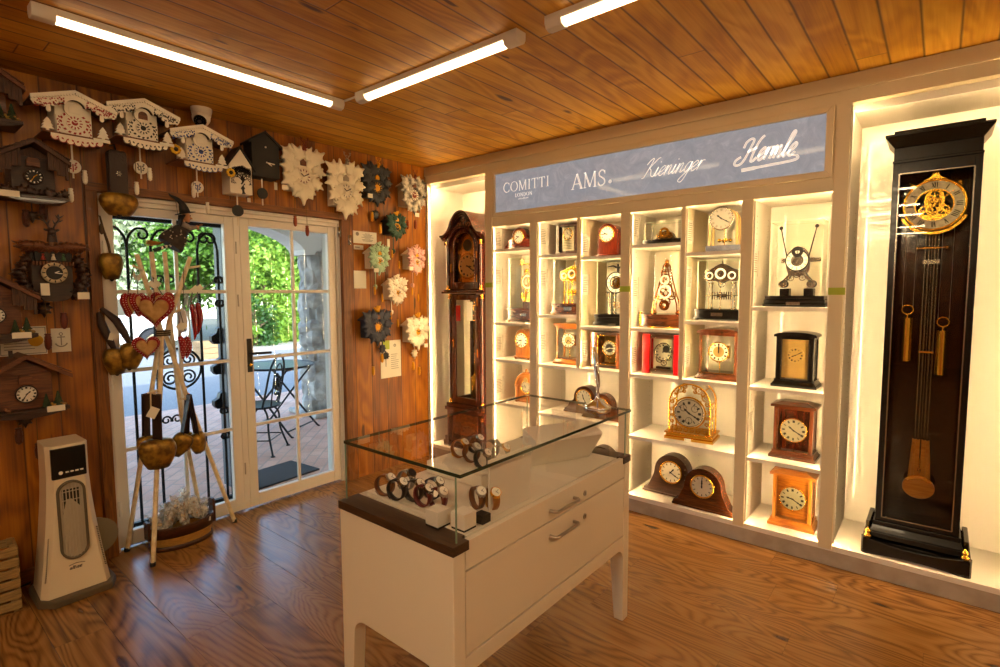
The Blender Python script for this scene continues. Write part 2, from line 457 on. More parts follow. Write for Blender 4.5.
# ---------------------------------------------------------------- ceiling lamps
LAMP = emitter('lamp_tube_glow', '#ffdcaa', 3.8); LAMPR = emitter('lamp_tube_glow_rear', '#ffe0b0', 44.0)
LAMPB = mat('lamp_body_white', '#dcd3c6', .4)
def lamp(x, y, L, along, label, glow=None):
    t = thing('ceiling_lamp', label, 'lamp', (x, y, CZ), 0 if along == 'x' else PI / 2, 'ceiling batten lamps')
    m = MB(); prof = [(-.03, 0), (-.03, -.022), (-.024, -.028), (.024, -.028), (.03, -.022), (.03, 0)]
    m.prism(prof, -L / 2 + .075, L / 2 - .075, 0, axis='x'); m.build('housing', LAMPB, t)
    m = MB(); prof = [(-.026, -.018), (-.0255, -.032), (-.019, -.044), (0, -.05), (.019, -.044), (.0255, -.032), (.026, -.018)]
    m.prism(prof, -L / 2 + .075, L / 2 - .075, 0, axis='x', sm=True); m.build('diffuser', glow or LAMP, t)
    for s in (-1, 1):
        m = MB(); prof = [(-.033, 0), (-.033, -.03), (-.024, -.048), (0, -.055), (.024, -.048), (.033, -.03), (.033, 0)]
        m.prism(prof, s * L / 2, s * (L / 2 - .076), 0, axis='x', sm=True); m.build('end_cap', LAMPB, t, bevel=.003)
    return t
lamp(.862, -2.122, 1.37, 'y', 'long lit ceiling lamp on the left, running from above the pale fretwork clocks')
lamp(1.60, -1.437, 1.13, 'x', 'lit ceiling lamp in the middle, meeting the end of the left lamp at an angle')
lamp(2.87, -1.437, 1.13, 'x', 'lit ceiling lamp at the top edge of the picture, only its left end in view')
for k, (y, s) in enumerate(((-3.62, 'just behind the viewer'), (-5.0, 'in the second row behind the viewer'), (-6.1, 'in the third row behind the viewer'), (-7.9, 'in the fourth row behind the viewer'), (-9.2, 'farthest back in the shop'))):
    lamp(2.74, y, 1.33, 'x', 'lit ceiling lamp ' + s, LAMPR)
for y, s in ((-1.7, 'on the right side of the shop, out of view'), (-4.0, 'on the right behind the viewer')): lamp(4.75, y, 1.33, 'y', 'lit ceiling lamp ' + s, LAMPR)
m = MB()
m.tube([(.88, -1.44, CZ - .006), (.95, -1.437, CZ - .006), (1.035, -1.437, CZ - .006)], .006, 6)
tag(m.build('lamp_cable', LAMPB), 'short white cable on the ceiling joining the left and middle lamps', 'cable')

# ---------------------------------------------------------------- display cabinet along the back wall
def led_mat(name, axis, strength):
    m, N, L = new_mat(name); g = NB(m)
    o = N.new('ShaderNodeOutputMaterial'); e = N.new('ShaderNodeEmission')
    tc = N.new('ShaderNodeTexCoord'); sp = N.new('ShaderNodeSeparateXYZ'); L.new(tc.outputs['Object'], sp.inputs[0])
    fr = g.math('FRACT', g.math('DIVIDE', sp.outputs['xyz'.index(axis)], .0167))
    on = g.math('LESS_THAN', g.math('ABSOLUTE', g.math('SUBTRACT', fr, .5)), .28)
    L.new(g.math('MULTIPLY_ADD', on, strength * 1.6, strength * .1), e.inputs['Strength'])
    e.inputs['Color'].default_value = lin('#ffd799')
    L.new(e.outputs[0], o.inputs['Surface']); return m
LEDZ = led_mat('led_strip_upright', 'z', 68.0)
LEDX = led_mat('led_strip_level', 'x', 68.0)

cab = thing('display_cabinet', 'built-in white display wall of lit open shelves along the back of the shop', 'cabinet', (0, 0, 0))
DP = .40
m = MB(); m.box(.0, 4.0, .0, .06, 2.455, CZ); m.build('fascia', CABF, cab)
MB().box(.0, 4.0, -.012, 0, 2.52, CZ - .002).build('cornice', CABF, cab, bevel=.003)
MB().box(.71, 3.187, .0, .02, 2.02, 2.455).build('sign_backing', CABF, cab)
MB().box(.02, 3.98, .06, .46, 2.43, 2.455).build('top_panel', CABW, cab)
m = MB(); m.box(0, 3.98, .0, .46, .085, .115); m.build('bottom_panel', CABW, cab, bevel=.002)
MB().box(0, 4.0, .006, .03, 0, .085).build('plinth', PLIN, cab)
MB().box(0, .02, 0, .46, .115, 2.455).build('side_panel', CABW, cab)
MB().box(3.96, 4.0, -.004, .46, .115, 2.455).build('side_panel', CABF, cab)
for x0, x1, zt in ((.71, .78, 2.43), (1.158, 1.225, 2.02), (1.913, 1.98, 2.02), (2.675, 2.735, 2.02), (3.122, 3.187, 2.43)):
    MB().box(x0, x1, .012, .46 if zt > 2.1 else DP, .115, zt).build('partition', CABW, cab)
    MB().box(x0, x1, -.01, .012, .098, 2.02 if zt < 2.1 else 2.455).build('stile', CABF, cab, bevel=.002)
for x0, x1, z0 in ((1.567, 1.592, .95), (2.32, 2.345, .94)):
    MB().box(x0, x1, .002, DP, z0, 2.02).build('divider', CABF, cab, bevel=.002)
MB().box(.78, 3.122, DP, DP + .015, .115, 2.02).build('back_panel', CABG, cab)
MB().box(.78, 3.122, .02, DP, 2.02, 2.035).build('top_board', CABW, cab)
MB().box(.02, .71, .46, .475, .115, 2.43).build('niche_back', CABG, cab)
MB().box(3.187, 3.96, .46, .475, .115, 2.43).build('niche_back', CABG, cab)
COLS = {1: (.78, 1.158), 2: (1.225, 1.567), 3: (1.592, 1.913), 4: (1.98, 2.32), 5: (2.345, 2.675), 6: (2.735, 3.122)}
SH = {1: (1.84, 1.255, .955, .60), 2: (1.775, 1.325), 3: (1.745, 1.252), 4: (1.806, 1.256), 5: (1.738, 1.316), 6: (1.408, .943, .52)}
for c, zs in SH.items():
    for z in zs: MB().box(COLS[c][0], COLS[c][1], .006, DP, z - .022, z).build('shelf', CABW, cab, bevel=.0015)
for x0, x1, zs in ((1.225, 1.913, (.95, .575)), (1.98, 2.675, (.945, .525))):
    for z in zs: MB().box(x0, x1, .004, DP, z - .024, z).build('shelf', CABW, cab, bevel=.0015)
def led(x, s, z0, z1):
    a, b, c = (x, .013), (x + s * .0078, .013), (x, .0235)
    MB().add([(a[0], a[1], z0), (b[0], b[1], z0), (b[0], b[1], z1), (a[0], a[1], z1)], [(0, 1, 2, 3)]).build('led_channel', CABW, cab)
    MB().add([(b[0], b[1], z0), (c[0], c[1], z0), (c[0], c[1], z1), (b[0], b[1], z1)], [(0, 1, 2, 3)]).build('led_strip', LEDZ, cab)
for x, s in ((.78, 1), (1.158, -1), (1.225, 1), (1.913, -1), (1.98, 1), (2.675, -1), (2.735, 1), (3.122, -1)): led(x, s, .125, 2.01)
for x, s in ((1.567, -1), (1.592, 1), (2.32, -1), (2.345, 1)): led(x, s, .96, 2.01)
for x, s in ((.02, 1), (.71, -1), (3.187, 1), (3.96, -1)): led(x, s, .125, 2.42)
for x0, x1 in ((.03, .70), (3.2, 3.95)): MB().add([(x0, .062, 2.419), (x1, .062, 2.419), (x1, .074, 2.4295), (x0, .074, 2.4295)], [(0, 1, 2, 3)]).build('led_strip', LEDX, cab); MB().box(x0, x1, .060, .062, 2.417, 2.43).build('led_channel', CABW, cab)
# shelf-pin holes in the partitions
m = MB()
for x, s in ((.02, 1), (.78, 1), (1.225, 1), (1.592, 1), (1.98, 1), (2.345, 1), (2.735, 1), (3.187, 1)):
    for k in range(52):
        z = .2 + k * .034
        for y in (.085, .34): m.cyl((x, y, z), (x + s * .0012, y, z), .003, seg=6)
o = m.build('pin_holes', PLIN, cab)

# ---------------------------------------------------------------- lit sign above the shelves, with its lettering
SIGNB = new_mat('sign_blue_grey')
def _sign():
    m, N, L = SIGNB; g = NB(m)
    o = N.new('ShaderNodeOutputMaterial'); b = N.new('ShaderNodeBsdfPrincipled'); tc = N.new('ShaderNodeTexCoord')
    n = g.noise(tc.outputs['Object'], 9, 8, 1.2, .7)
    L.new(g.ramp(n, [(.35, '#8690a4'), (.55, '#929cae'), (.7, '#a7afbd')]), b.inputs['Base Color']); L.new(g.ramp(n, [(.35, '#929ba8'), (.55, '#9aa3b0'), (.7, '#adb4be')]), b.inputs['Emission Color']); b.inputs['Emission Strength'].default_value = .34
    b.inputs['Roughness'].default_value = .08; b.inputs['Coat Weight'].default_value = .3
    L.new(b.outputs['BSDF'], o.inputs['Surface'])
_sign(); SIGNB = SIGNB[0]
LETTER = mat('sign_lettering_white', '#f2f0ea', .45, emit='#fff8ee', estr=.28)
sg = thing('shop_sign', 'long framed blue-grey sign with four white maker names above the shelves', 'sign', (0, 0, 0))
m = MB()
fx0, fx1, fz0, fz1, fw = .79, 3.115, 2.09, 2.456, .035
m.prism([(fx0, fz0), (fx1, fz0), (fx1 - fw, fz0 + fw), (fx0 + fw, fz0 + fw)], -.022, -.001)
m.prism([(fx0, fz1), (fx1, fz1), (fx1 - fw, fz1 - fw), (fx0 + fw, fz1 - fw)], -.022, -.001)
m.prism([(fx0, fz0), (fx0, fz1), (fx0 + fw, fz1 - fw), (fx0 + fw, fz0 + fw)], -.022, -.001)
m.prism([(fx1, fz0), (fx1, fz1), (fx1 - fw, fz1 - fw), (fx1 - fw, fz0 + fw)], -.022, -.001)
m.build('sign_frame', CABF, sg, bevel=.003)
MB().box(fx0 + fw, fx1 - fw, -.008, -.001, fz0 + fw, fz1 - fw).build('sign_panel', SIGNB, sg)
CAPS = {  # unit-height serif capitals: (width, [(points, stroke widths)])
    'C': (.86, [(arc(.47, .5, .43, 42, 318, 20, .49), [.05] * 4 + [.1] * 13 + [.05] * 4), ([(.79, .70), (.79, .95)], .04), ([(.79, .08), (.79, .26)], .03)]),
    'O': (1.0, [(arc(.5, .5, .45, 0, 360, 28, .49), [.11 if (i < 4 or 10 < i < 18 or i > 24) else .05 for i in range(29)])]),
    'M': (1.08, [([(.12, 0), (.16, 1)], .05), ([(.14, 1), (.53, .04)], .11), ([(.53, .04), (.92, 1)], .05), ([(.92, 1), (.95, 0)], .11), ([(.02, .015), (.24, .015)], .03), ([(.82, .015), (1.08, .015)], .03), ([(.02, .985), (.2, .985)], .03), ([(.88, .985), (1.04, .985)], .03)]),
    'I': (.4, [([(.2, 0), (.2, 1)], .11), ([(.06, .015), (.34, .015)], .03), ([(.06, .985), (.34, .985)], .03)]),
    'T': (.8, [([(.4, 0), (.4, 1)], .11), ([(.02, .98), (.78, .98)], .045), ([(.27, .015), (.53, .015)], .03), ([(.035, 1), (.035, .8)], .03), ([(.765, 1), (.765, .8)], .03)]),
    'L': (.7, [([(.2, 0), (.2, 1)], .11), ([(.08, .02), (.62, .02)], .045), ([(.6, 0), (.62, .22)], .03), ([(.08, .985), (.34, .985)], .03)]),
    'N': (1.0, [([(.15, 0), (.15, 1)], .05), ([(.13, 1), (.85, .02)], .11), ([(.86, 0), (.86, 1)], .05), ([(.03, .015), (.27, .015)], .03), ([(.75, .985), (.97, .985)], .03)]),
    'D': (.95, [([(.2, 0), (.2, 1)], .11), (arc(.3, .5, .56, 90, -90, 16, .485), [.04] * 3 + [.1] * 11 + [.04] * 3), ([(.06, .015), (.34, .015)], .035), ([(.06, .985), (.34, .985)], .035)]),
    'A': (.98, [([(.12, 0), (.5, 1)], .06), ([(.5, 1), (.88, 0)], .125), ([(.26, .34), (.72, .34)], .045), ([(.0, .015), (.26, .015)], .03), ([(.74, .015), (1.02, .015)], .03)]),
    'S': (.68, [(catmull([(.58, .84), (.48, .96), (.3, .97), (.14, .84), (.17, .65), (.36, .52), (.54, .38), (.57, .17), (.4, .03), (.2, .03), (.08, .16)], 4), .085), ([(.59, .72), (.59, .96)], .03), ([(.07, .04), (.07, .28)], .03)]),
    'E': (.7, [([(.2, 0), (.2, 1)], .11), ([(.08, .02), (.6, .02)], .045), ([(.08, .98), (.58, .98)], .045), ([(.2, .52), (.48, .52)], .045)]),
}
def caps(mb, text, x0, z0, h, kx=1.0, gap=.12, y=-.0105):
    x = x0
    for ch in text:
        wd, strokes = CAPS[ch]
        for pts, w in strokes:
            ww = [q * h for q in w] if isinstance(w, list) else w * h
            mb.ribbon([(x + p[0] * h * kx, z0 + p[1] * h) for p in pts], ww, y, -.007)
        x += (wd + gap) * h * kx
    return x
m = MB(); caps(m, 'COMITTI', .905, 2.272, .074, .95, .13)
caps(m, 'LONDON', 1.02, 2.226, .028, .86, .2)
for k in range(9):  # the tiny founding line under it
    m.ribbon([(1.052 + k * .011, 2.206), (1.055 + k * .011, 2.216 if k % 3 else 2.212)], .003, -.0105, -.007)
m.build('lettering', LETTER, sg)
m = MB(); caps(m, 'AMS', 1.522, 2.219, .105, .92, .06)
m.disc((1.829, -.0105, 2.238), .012, .0035, 20); m.build('lettering', LETTER, sg)  # separate round white dot set after the letters
SCR = {
    'K': (1.15, [[(-.1, 1.35), (.1, 1.75), (.35, 1.95), (.4, 1.6), (.2, .5), (.1, .05), (-.1, -.05)], [(1.1, 1.9), (.85, 1.8), (.3, .95)], [(.3, .95), (.55, .75), (.75, .2), (1.0, 0), (1.15, .2)]]),
    'i': (.36, [[(-.05, .1), (.1, .95), (.05, .3), (.12, .02), (.36, .3)], [(.13, 1.4), (.17, 1.48)]]),
    'e': (.6, [[(.0, .35), (.3, .5), (.5, .8), (.35, 1.0), (.1, .75), (.05, .3), (.25, .0), (.6, .3)]]),
    'n': (.78, [[(0, .4), (.12, .98), (.06, 0)], [(.06, .3), (.3, .9), (.46, .9), (.44, .3), (.52, .02), (.78, .3)]]),
    'g': (.62, [[(.5, .85), (.3, 1.0), (.05, .65), (.08, .1), (.3, .05), (.5, .5), (.52, .95), (.42, -.3), (.2, -.95), (-.15, -.8), (.1, -.3), (.62, .3)]]),
    'r': (.5, [[(0, .4), (.12, .98), (.06, 0)], [(.06, .4), (.25, .9), (.5, .92)]]),
    'm': (1.12, [[(0, .4), (.12, .98), (.06, 0)], [(.06, .3), (.28, .92), (.42, .85), (.4, 0)], [(.4, .3), (.62, .92), (.76, .85), (.76, .25), (.84, .02), (1.12, .3)]]),
    'l': (.42, [[(-.1, .2), (.3, 1.3), (.38, 1.85), (.2, 1.9), (.08, 1.2), (.06, .3), (.16, .02), (.42, .3)]]),
    'H': (1.5, [[(-.15, 1.2), (-.1, 1.65), (.25, 1.9), (.55, 1.75), (.5, 1.2), (.3, .2), (.0, -.15), (-.45, -.1), (-.5, .25), (-.1, .5)], [(1.4, 2.0), (1.15, 1.7), (.95, .9), (.95, .1), (1.15, .0), (1.4, .3)], [(.35, .85), (.8, 1.0), (1.1, 1.1)]]),
}
def script(mb, text, x0, z0, h, w, shear=.42, kx=1.0, rise=0.0, y=-.0105):
    x = 0
    for ch in text:
        wd, strokes = SCR[ch]
        for P in strokes:
            c = catmull(P, 6) if len(P) > 2 else P
            mb.ribbon([(x0 + (x + p[0] + shear * p[1]) * h * kx, z0 + p[1] * h + rise * (x + p[0]) * h) for p in c], w, y, -.007)
        x += wd
    return x0 + x * h * kx
m = MB(); script(m, 'Kieninger', 2.062, 2.228, .058, .0048, .42, 1.12); m.build('lettering', LETTER, sg)
m = MB(); e = script(m, 'Hermle', 2.655, 2.232, .066, .0125, .42, .88)
c = catmull([(e - .01, 2.236), (e + .02, 2.225), (2.93, 2.206), (2.78, 2.196), (2.665, 2.189)], 8)
m.ribbon(c, [.008] * 6 + [.014] * (len(c) - 12) + [.02] * 6, -.0105, -.007); m.build('lettering', LETTER, sg)

# lime price stickers and printed cards on the cabinet
for x, z, lb in ((.745, 1.555, 'small lime sticker on the white post beside the grandfather clock'), (1.948, 1.515, 'small lime sticker on the white post in the middle of the shelves'), (3.156, 1.495, 'small lime sticker on the white post beside the tall black regulator')):
    tag(MB().box(x - .036, x + .04, -.013, -.0102, z - .018, z + .02).build('sticker', LIME), lb, 'sticker', 'lime stickers on the posts')
def card(x, y, z, w, h, lb):
    t = thing('info_card', lb, 'card', (x + .0015, y, z), 0, 'printed cards inside the lit cells')
    MB().box(0, .0012, -w / 2, w / 2, -h / 2, h / 2).build('card', PAPER, t)
    m = MB(); random.seed(int(z * 1000 + x * 77))
    for k in range(9):
        q = h * .36 - k * h * .085; a = w * random.uniform(.25, .4)
        m.box(.0013, .0018, -a, a * random.uniform(.5, 1), q - .002, q + .002)
    for a, b in ((-1, -.94), (.94, 1)): m.box(.0013, .0018, a * w / 2, b * w / 2, -h / 2, h / 2)
    m.build('print', PAPERG, t)
for c, z, what in ((1, 1.93, 'small mahogany tambour clock'), (1, 1.62, 'weight-driven skeleton clock'), (1, 1.07, 'little arched clock with white dial'), (1, .72, 'arched oak bracket clock'),
                   (2, 1.915, 'dark flat-topped table clock'), (2, 1.6, 'gold skeleton clock with three dials'), (2, 1.11, 'honey oak carriage clock'),
                   (3, 1.835, 'round-topped mahogany clock'), (3, 1.55, 'black-based skeleton clock'), (3, 1.07, 'wide burl box clock'),
                   (4, 1.92, 'low glass-boxed table clock'), (4, 1.52, 'glass-domed skeleton clock'), (4, 1.06, 'red-sided clock'),
                   (5, 1.87, 'clear arched clock with silver dial'), (5, 1.58, 'black-based clock with three dials'), (5, 1.09, 'walnut carriage clock with white ring'),
                   (6, 1.66, 'silver skeleton clock with raised arms'), (6, .72, 'walnut clock with silver dial')):
    card(COLS[c][0], .075, z, .10, .15, 'printed card on the cell wall left of the ' + what)

# ---------------------------------------------------------------- camera
f_px, yaw, pit, rol = 532.54, math.radians(-39.5468), math.radians(4.46384), math.radians(-.24612)
F = Vector((math.sin(yaw) * math.cos(pit), math.cos(yaw) * math.cos(pit), -math.sin(pit)))
r0 = Vector((math.cos(yaw), -math.sin(yaw), 0)); u0 = r0.cross(F)
Rt = r0 * math.cos(rol) + u0 * math.sin(rol); Up = -r0 * math.sin(rol) + u0 * math.cos(rol)
cd = bpy.data.cameras.new('camera'); cam = bpy.data.objects.new('camera', cd); COL.objects.link(cam)
cd.sensor_width = 36; cd.lens = 36 * f_px / 1000; cd.clip_start = .02
M4 = Matrix((Rt, Up, -F)).transposed().to_4x4(); M4.translation = Vector((3.58, -3.30, 1.5)); cam.matrix_world = M4
S.camera = cam
S.view_settings.view_transform = 'Standard'; S.view_settings.look = 'None'; S.view_settings.gamma = 1; S.view_settings.use_curve_mapping = False
S.view_settings.exposure = 0.8
# ---------------------------------------------------------------- clocks on the shelves
def dial(p, c, r, face, rim=BRASS, num=INK, hm=(10, 9), rimw=.09, d=.006, ring=None, hand=INK, arabic=False, numlen=.2):
    """dial disc facing -y; c = centre on the case front"""
    x, y, z = c; m = MB()
    m.disc((x, y - d * .5, z), r * .97, d * .5, 32, 0)
    m.ring((x, y - d, z), r * (1 - rimw), r * (1 + rimw * .5), d, 36, 1, d * .35)
    if ring: m.ring((x, y - d * .62, z), r * .55, r * .9, d * .2, 32, 3)
    for k in range(12):
        a = PI / 2 - k * PI / 6
        n = 1 if (arabic or k in (1, 5, 10)) else (3 if k in (3, 4, 8, 0, 7) else 2)
        for j in range(n):
            b = a + (j - (n - 1) / 2) * .075; ca, sa = math.cos(b), math.sin(b)
            q0, q1 = r * (.84 - numlen), r * .84; wd = r * .03
            P = [(x + ca * q0 - sa * wd, z + sa * q0 + ca * wd), (x + ca * q1 - sa * wd, z + sa * q1 + ca * wd), (x + ca * q1 + sa * wd, z + sa * q1 - ca * wd), (x + ca * q0 + sa * wd, z + sa * q0 - ca * wd)]
            m.prism(P, y - d * .9, y - d * .5, 2)
    o = m.build('dial', [face, rim, num] + ([ring] if ring else []), p)
    if hm:
        m = MB()
        for h, L, w in ((hm[0] / 12 + hm[1] / 144, .5, .055), (hm[1] / 12, .78, .04)):
            a = PI / 2 - h * 2 * PI; ca, sa = math.cos(a), math.sin(a)
            P = [(-.12, -w), (L * .5, -w * .8), (L * .62, -w * 1.6), (L, 0), (L * .62, w * 1.6), (L * .5, w * .8), (-.12, w)]
            m.prism([(x + r * (ca * u - sa * v), z + r * (sa * u + ca * v)) for u, v in P], y - d * 1.25, y - d * 1.05)
        m.disc((x, y - d * 1.4, z), r * .07, d * .4, 12)
        m.build('hands', hand, o)
    return o

def gear(m, c, r, y, d=.003, mi=0, teeth=24, spokes=5):
    """toothed wheel with spokes facing -y"""
    x, z = c; v = []; n = teeth * 2
    P = [(x + r * (1.0 if k % 2 else .93) * math.cos(2 * PI * k / n), z + r * (1.0 if k % 2 else .93) * math.sin(2 * PI * k / n)) for k in range(n)]
    Q = [(x + r * .78 * math.cos(2 * PI * k / n), z + r * .78 * math.sin(2 * PI * k / n)) for k in range(n)]
    vs = [(a, q, b) for q in (y, y + d) for a, b in (P + Q)]; f = []
    for k in range(n):
        j = (k + 1) % n
        f += [(k, j, n + j, n + k), (2 * n + k, 2 * n + j, 3 * n + j, 3 * n + k), (k, j, 2 * n + j, 2 * n + k), (n + k, n + j, 3 * n + j, 3 * n + k)]
    m.add(vs, f, mi)
    for k in range(spokes):
        a = 2 * PI * k / spokes + .3
        m.ribbon([(x, z), (x + r * .8 * math.cos(a), z + r * .8 * math.sin(a))], r * .09, y, y + d, mi)
    m.disc((x, y - .001, z), r * .14, d + .002, 10, mi)

def tambour(x, y, z, W, H, D, wd, dcz, dr, label, hm=(10, 9), face=CREAM, rz=0, group=None, feet=True):
    t = thing('tambour_clock', label, 'clock', (x, y, z), rz, group)
    b = .012; R = H - dcz
    m = MB(); m.box(-W / 2, W / 2, -D / 2, D / 2, .004 if feet else 0, b + .006); m.build('base', wd, t, bevel=.003)
    pts = [(-W / 2 + .006, b + .004), (W / 2 - .006, b + .004), (W / 2 - .006, b + .02)]
    t0 = 22
    xe = R * math.cos(math.radians(t0)); ze = dcz + R * math.sin(math.radians(t0)) * .3
    sh = catmull([(W / 2 - .006, b + .02), (W * .45, b + .025), (W * .40, b + .04), (W * .35, b + .045 + (dcz - b) * .25), (R * 1.05, dcz * .84), (R * 1.0, dcz + R * .12)], 5)
    right = sh[1:] + arc(0, dcz, R, 12, 90, 10)[1:]
    left = [(-a, c) for a, c in reversed(right[:-1])]
    m = MB(); m.prism(pts + right + left + [(-W / 2 + .006, b + .02)], -D / 2 + .006, D / 2 - .006, sm=False); m.build('case', wd, t, bevel=.002)
    dial(t, (0, -D / 2 + .006, dcz), dr, face, BRASS, hm=hm, d=.009, arabic=True, numlen=.16)
    if feet:
        m = MB()
        for s in (-1, 1): m.box(s * W * .44 - .012, s * W * .44 + .012, -D / 2 + .005, D / 2 - .005, 0, .006)
        m.build('foot', BRASS, t)
    return t

def arched(x, y, z, W, H, D, wd, wdz, dcz, dr, label, face=ENAMEL, hm=(10, 8), feet=0, top='round', rz=0, arabic=False):
    """balloon or bracket clock: block with a round head"""
    t = thing('arched_mantel_clock', label, 'clock', (x, y, z), rz)
    b = .016
    m = MB(); m.box(-W / 2, W / 2, -D / 2, D / 2, feet, feet + b * .6); m.box(-W / 2 + .008, W / 2 - .008, -D / 2 + .005, D / 2 - .005, feet + b * .6, feet + b); m.build('base', wd, t, bevel=.003)
    w = W / 2 - .016; zs = H - w
    poly = [(-w, feet + b), (w, feet + b)] + arc(0, zs, w, 0, 180, 18)
    m = MB(); m.prism(poly, -D / 2 + .008, D / 2 - .008); m.build('case', wdz, t, bevel=.002)
    if top == 'crest':  # scrolled crest and moulded hood
        m = MB(); outer = arc(0, zs, w + .014, -5, 185, 20); inner = arc(0, zs, w - .006, 185, -5, 20)
        m.prism(outer + inner, -D / 2 - .006, D / 2); m.build('hood_moulding', wd, t, bevel=.002)
        m = MB(); c = catmull([(-.05, 0), (-.03, .012), (-.012, .014), (0, .026), (.012, .014), (.03, .012), (.05, 0)], 5)
        m.prism([(a, H + .004 + q) for a, q in c], -D / 2, -D / 2 + .02); m.sph((0, -D / 2 + .01, H + .036), .010); m.build('crest', wd, t)
        for s in (-1, 1):
            m = MB(); m.cyl((s * w, -D / 2, feet + b), (s * w, -D / 2, zs - .01), .009); m.sph((s * w, -D / 2, zs), .012); m.build('column', wd, t)
    dial(t, (0, -D / 2 + .008, dcz), dr, face, BRASS, hm=hm, d=.009, arabic=arabic)
    if feet:
        m = MB()
        for sx in (-1, 1):
            for sy in (-1, 1): m.lathe([(.004, 0), (.009, .003), (.008, feet)], (sx * (W / 2 - .012), sy * (D / 2 - .012), 0), 10)
        m.build('foot', wd if feet < .012 else BRASS, t)
    return t

def carriage(x, y, z, W, H, D, wd, wdz, label, cap='flat', plate=None, dr=.05, dcz=None, face=ENAMEL, rim=SILVER, hm=(10, 9), square=False, glazed=True, rz=0, ring=None, pillar=.014, basemat=None, rails=SILVER, movement=True):
    """four-pillar table clock with glazed sides, stepped base and cornice"""
    t = thing('table_clock', label, 'clock', (x, y, z), rz); dcz = dcz or H * .5
    bz = H * .14; tz = H * .88; bm = basemat or wd
    m = MB(); m.box(-W / 2, W / 2, -D / 2, D / 2, 0, bz * .38)
    m.taper(bz * .38, bz * .8, (-W / 2 + .003, W / 2 - .003, -D / 2 + .003, D / 2 - .003), (-W / 2 + .015, W / 2 - .015, -D / 2 + .015, D / 2 - .015))
    m.box(-W / 2 + .013, W / 2 - .013, -D / 2 + .013, D / 2 - .013, bz * .8, bz); m.build('base', bm, t, bevel=.002)
    w, d = W / 2 - .02, D / 2 - .02
    for sx in (-1, 1):
        for sy in (-1, 1):
            cx, cy = sx * (w - pillar / 2), sy * (d - pillar / 2)
            m = MB(); m.box(cx - pillar / 2, cx + pillar / 2, cy - pillar / 2, cy + pillar / 2, bz, tz); m.build('pillar', wdz, t, bevel=.0015)
    m = MB()
    m.box(-w, w, -d, d, tz - .004, tz + (H - tz) * .25)
    if cap == 'arch':
        m.box(-w - .012, w + .012, -d - .012, d + .012, tz + (H - tz) * .25, tz + (H - tz) * .48)
        m.prism([(-w - .012, tz + (H - tz) * .48), (w + .012, tz + (H - tz) * .48)] + arc(0, tz + (H - tz) * .5, w + .012, 0, 180, 16, (H - tz) * .5), -d - .012, d + .012)
    elif cap == 'bevel':
        a = (-w - .016, w + .016, -d - .016, d + .016)
        m.taper(tz + (H - tz) * .2, tz + (H - tz) * .55, a, a)
        m.taper(tz + (H - tz) * .55, H, a, (-w * .62, w * .62, -d * .62, d * .62))
    else:
        m.box(-w - .008, w + .008, -d - .008, d + .008, tz + (H - tz) * .25, tz + (H - tz) * .6); m.box(-w - .016, w + .016, -d - .016, d + .016, tz + (H - tz) * .6, H)
    m.build('cornice', wd, t, bevel=.002)
    if glazed:
        MB().box(-w + pillar, w - pillar, -d + .002, -d + .004, bz, tz).build('front_glass', CASEG, t)
        for s in (-1, 1): MB().box(s * (w - .004) - .001, s * (w - .004) + .001, -d + pillar, d - pillar, bz, tz).build('side_glass', CASEG, t)
    yb = -d + .022
    if plate:
        m = MB(); m.box(-w + pillar + .002, w - pillar - .002, yb, yb + .003, bz + .006, tz - .006); m.build('dial_plate', plate, t)
    if rails:
        m = MB()
        for s in (-1, 1): m.box(s * (w - pillar - .002) - .0015, s * (w - pillar - .002) + .0015, -d + .001, -d + .003, bz, tz)
        m.box(-w + pillar, w - pillar, -d + .001, -d + .003, bz, bz + .004); m.box(-w + pillar, w - pillar, -d + .001, -d + .003, tz - .004, tz); m.build('bezel', rails, t)
    if movement:
        m = MB(); m.box(-w * .5, w * .5, yb + .01, yb + .04, dcz - .04, dcz + .04); m.cyl((0, yb + .045, dcz), (0, yb + .075, dcz), .022); gear(m, (0, dcz - .055), .018, yb + .005)
        m.cyl((0, yb + .02, bz), (0, yb + .02, dcz), .003, seg=8); m.build('movement', BRASS, t)
    dial(t, (0, yb - .001, dcz), dr, face, rim, hm=hm, d=.005, ring=ring, rimw=.05)
    return t

def glass_box(t, x0, x1, y0, y1, z0, z1, w=.003):
    MB().box(x0, x1, y0, y1, z0, z1).build('glass_case', CASEG, t)
    m = MB(); e = w / 2
    for x in (x0, x1):
        for y in (y0, y1): m.box(x - e, x + e, y - e, y + e, z0, z1)
    for z in (z1,):
        for y in (y0, y1): m.box(x0, x1, y - e, y + e, z - e, z + e)
        for x in (x0, x1): m.box(x - e, x + e, y0, y1, z - e, z + e)
    m.build('case_edge', CEDGE, t)

YF = .10
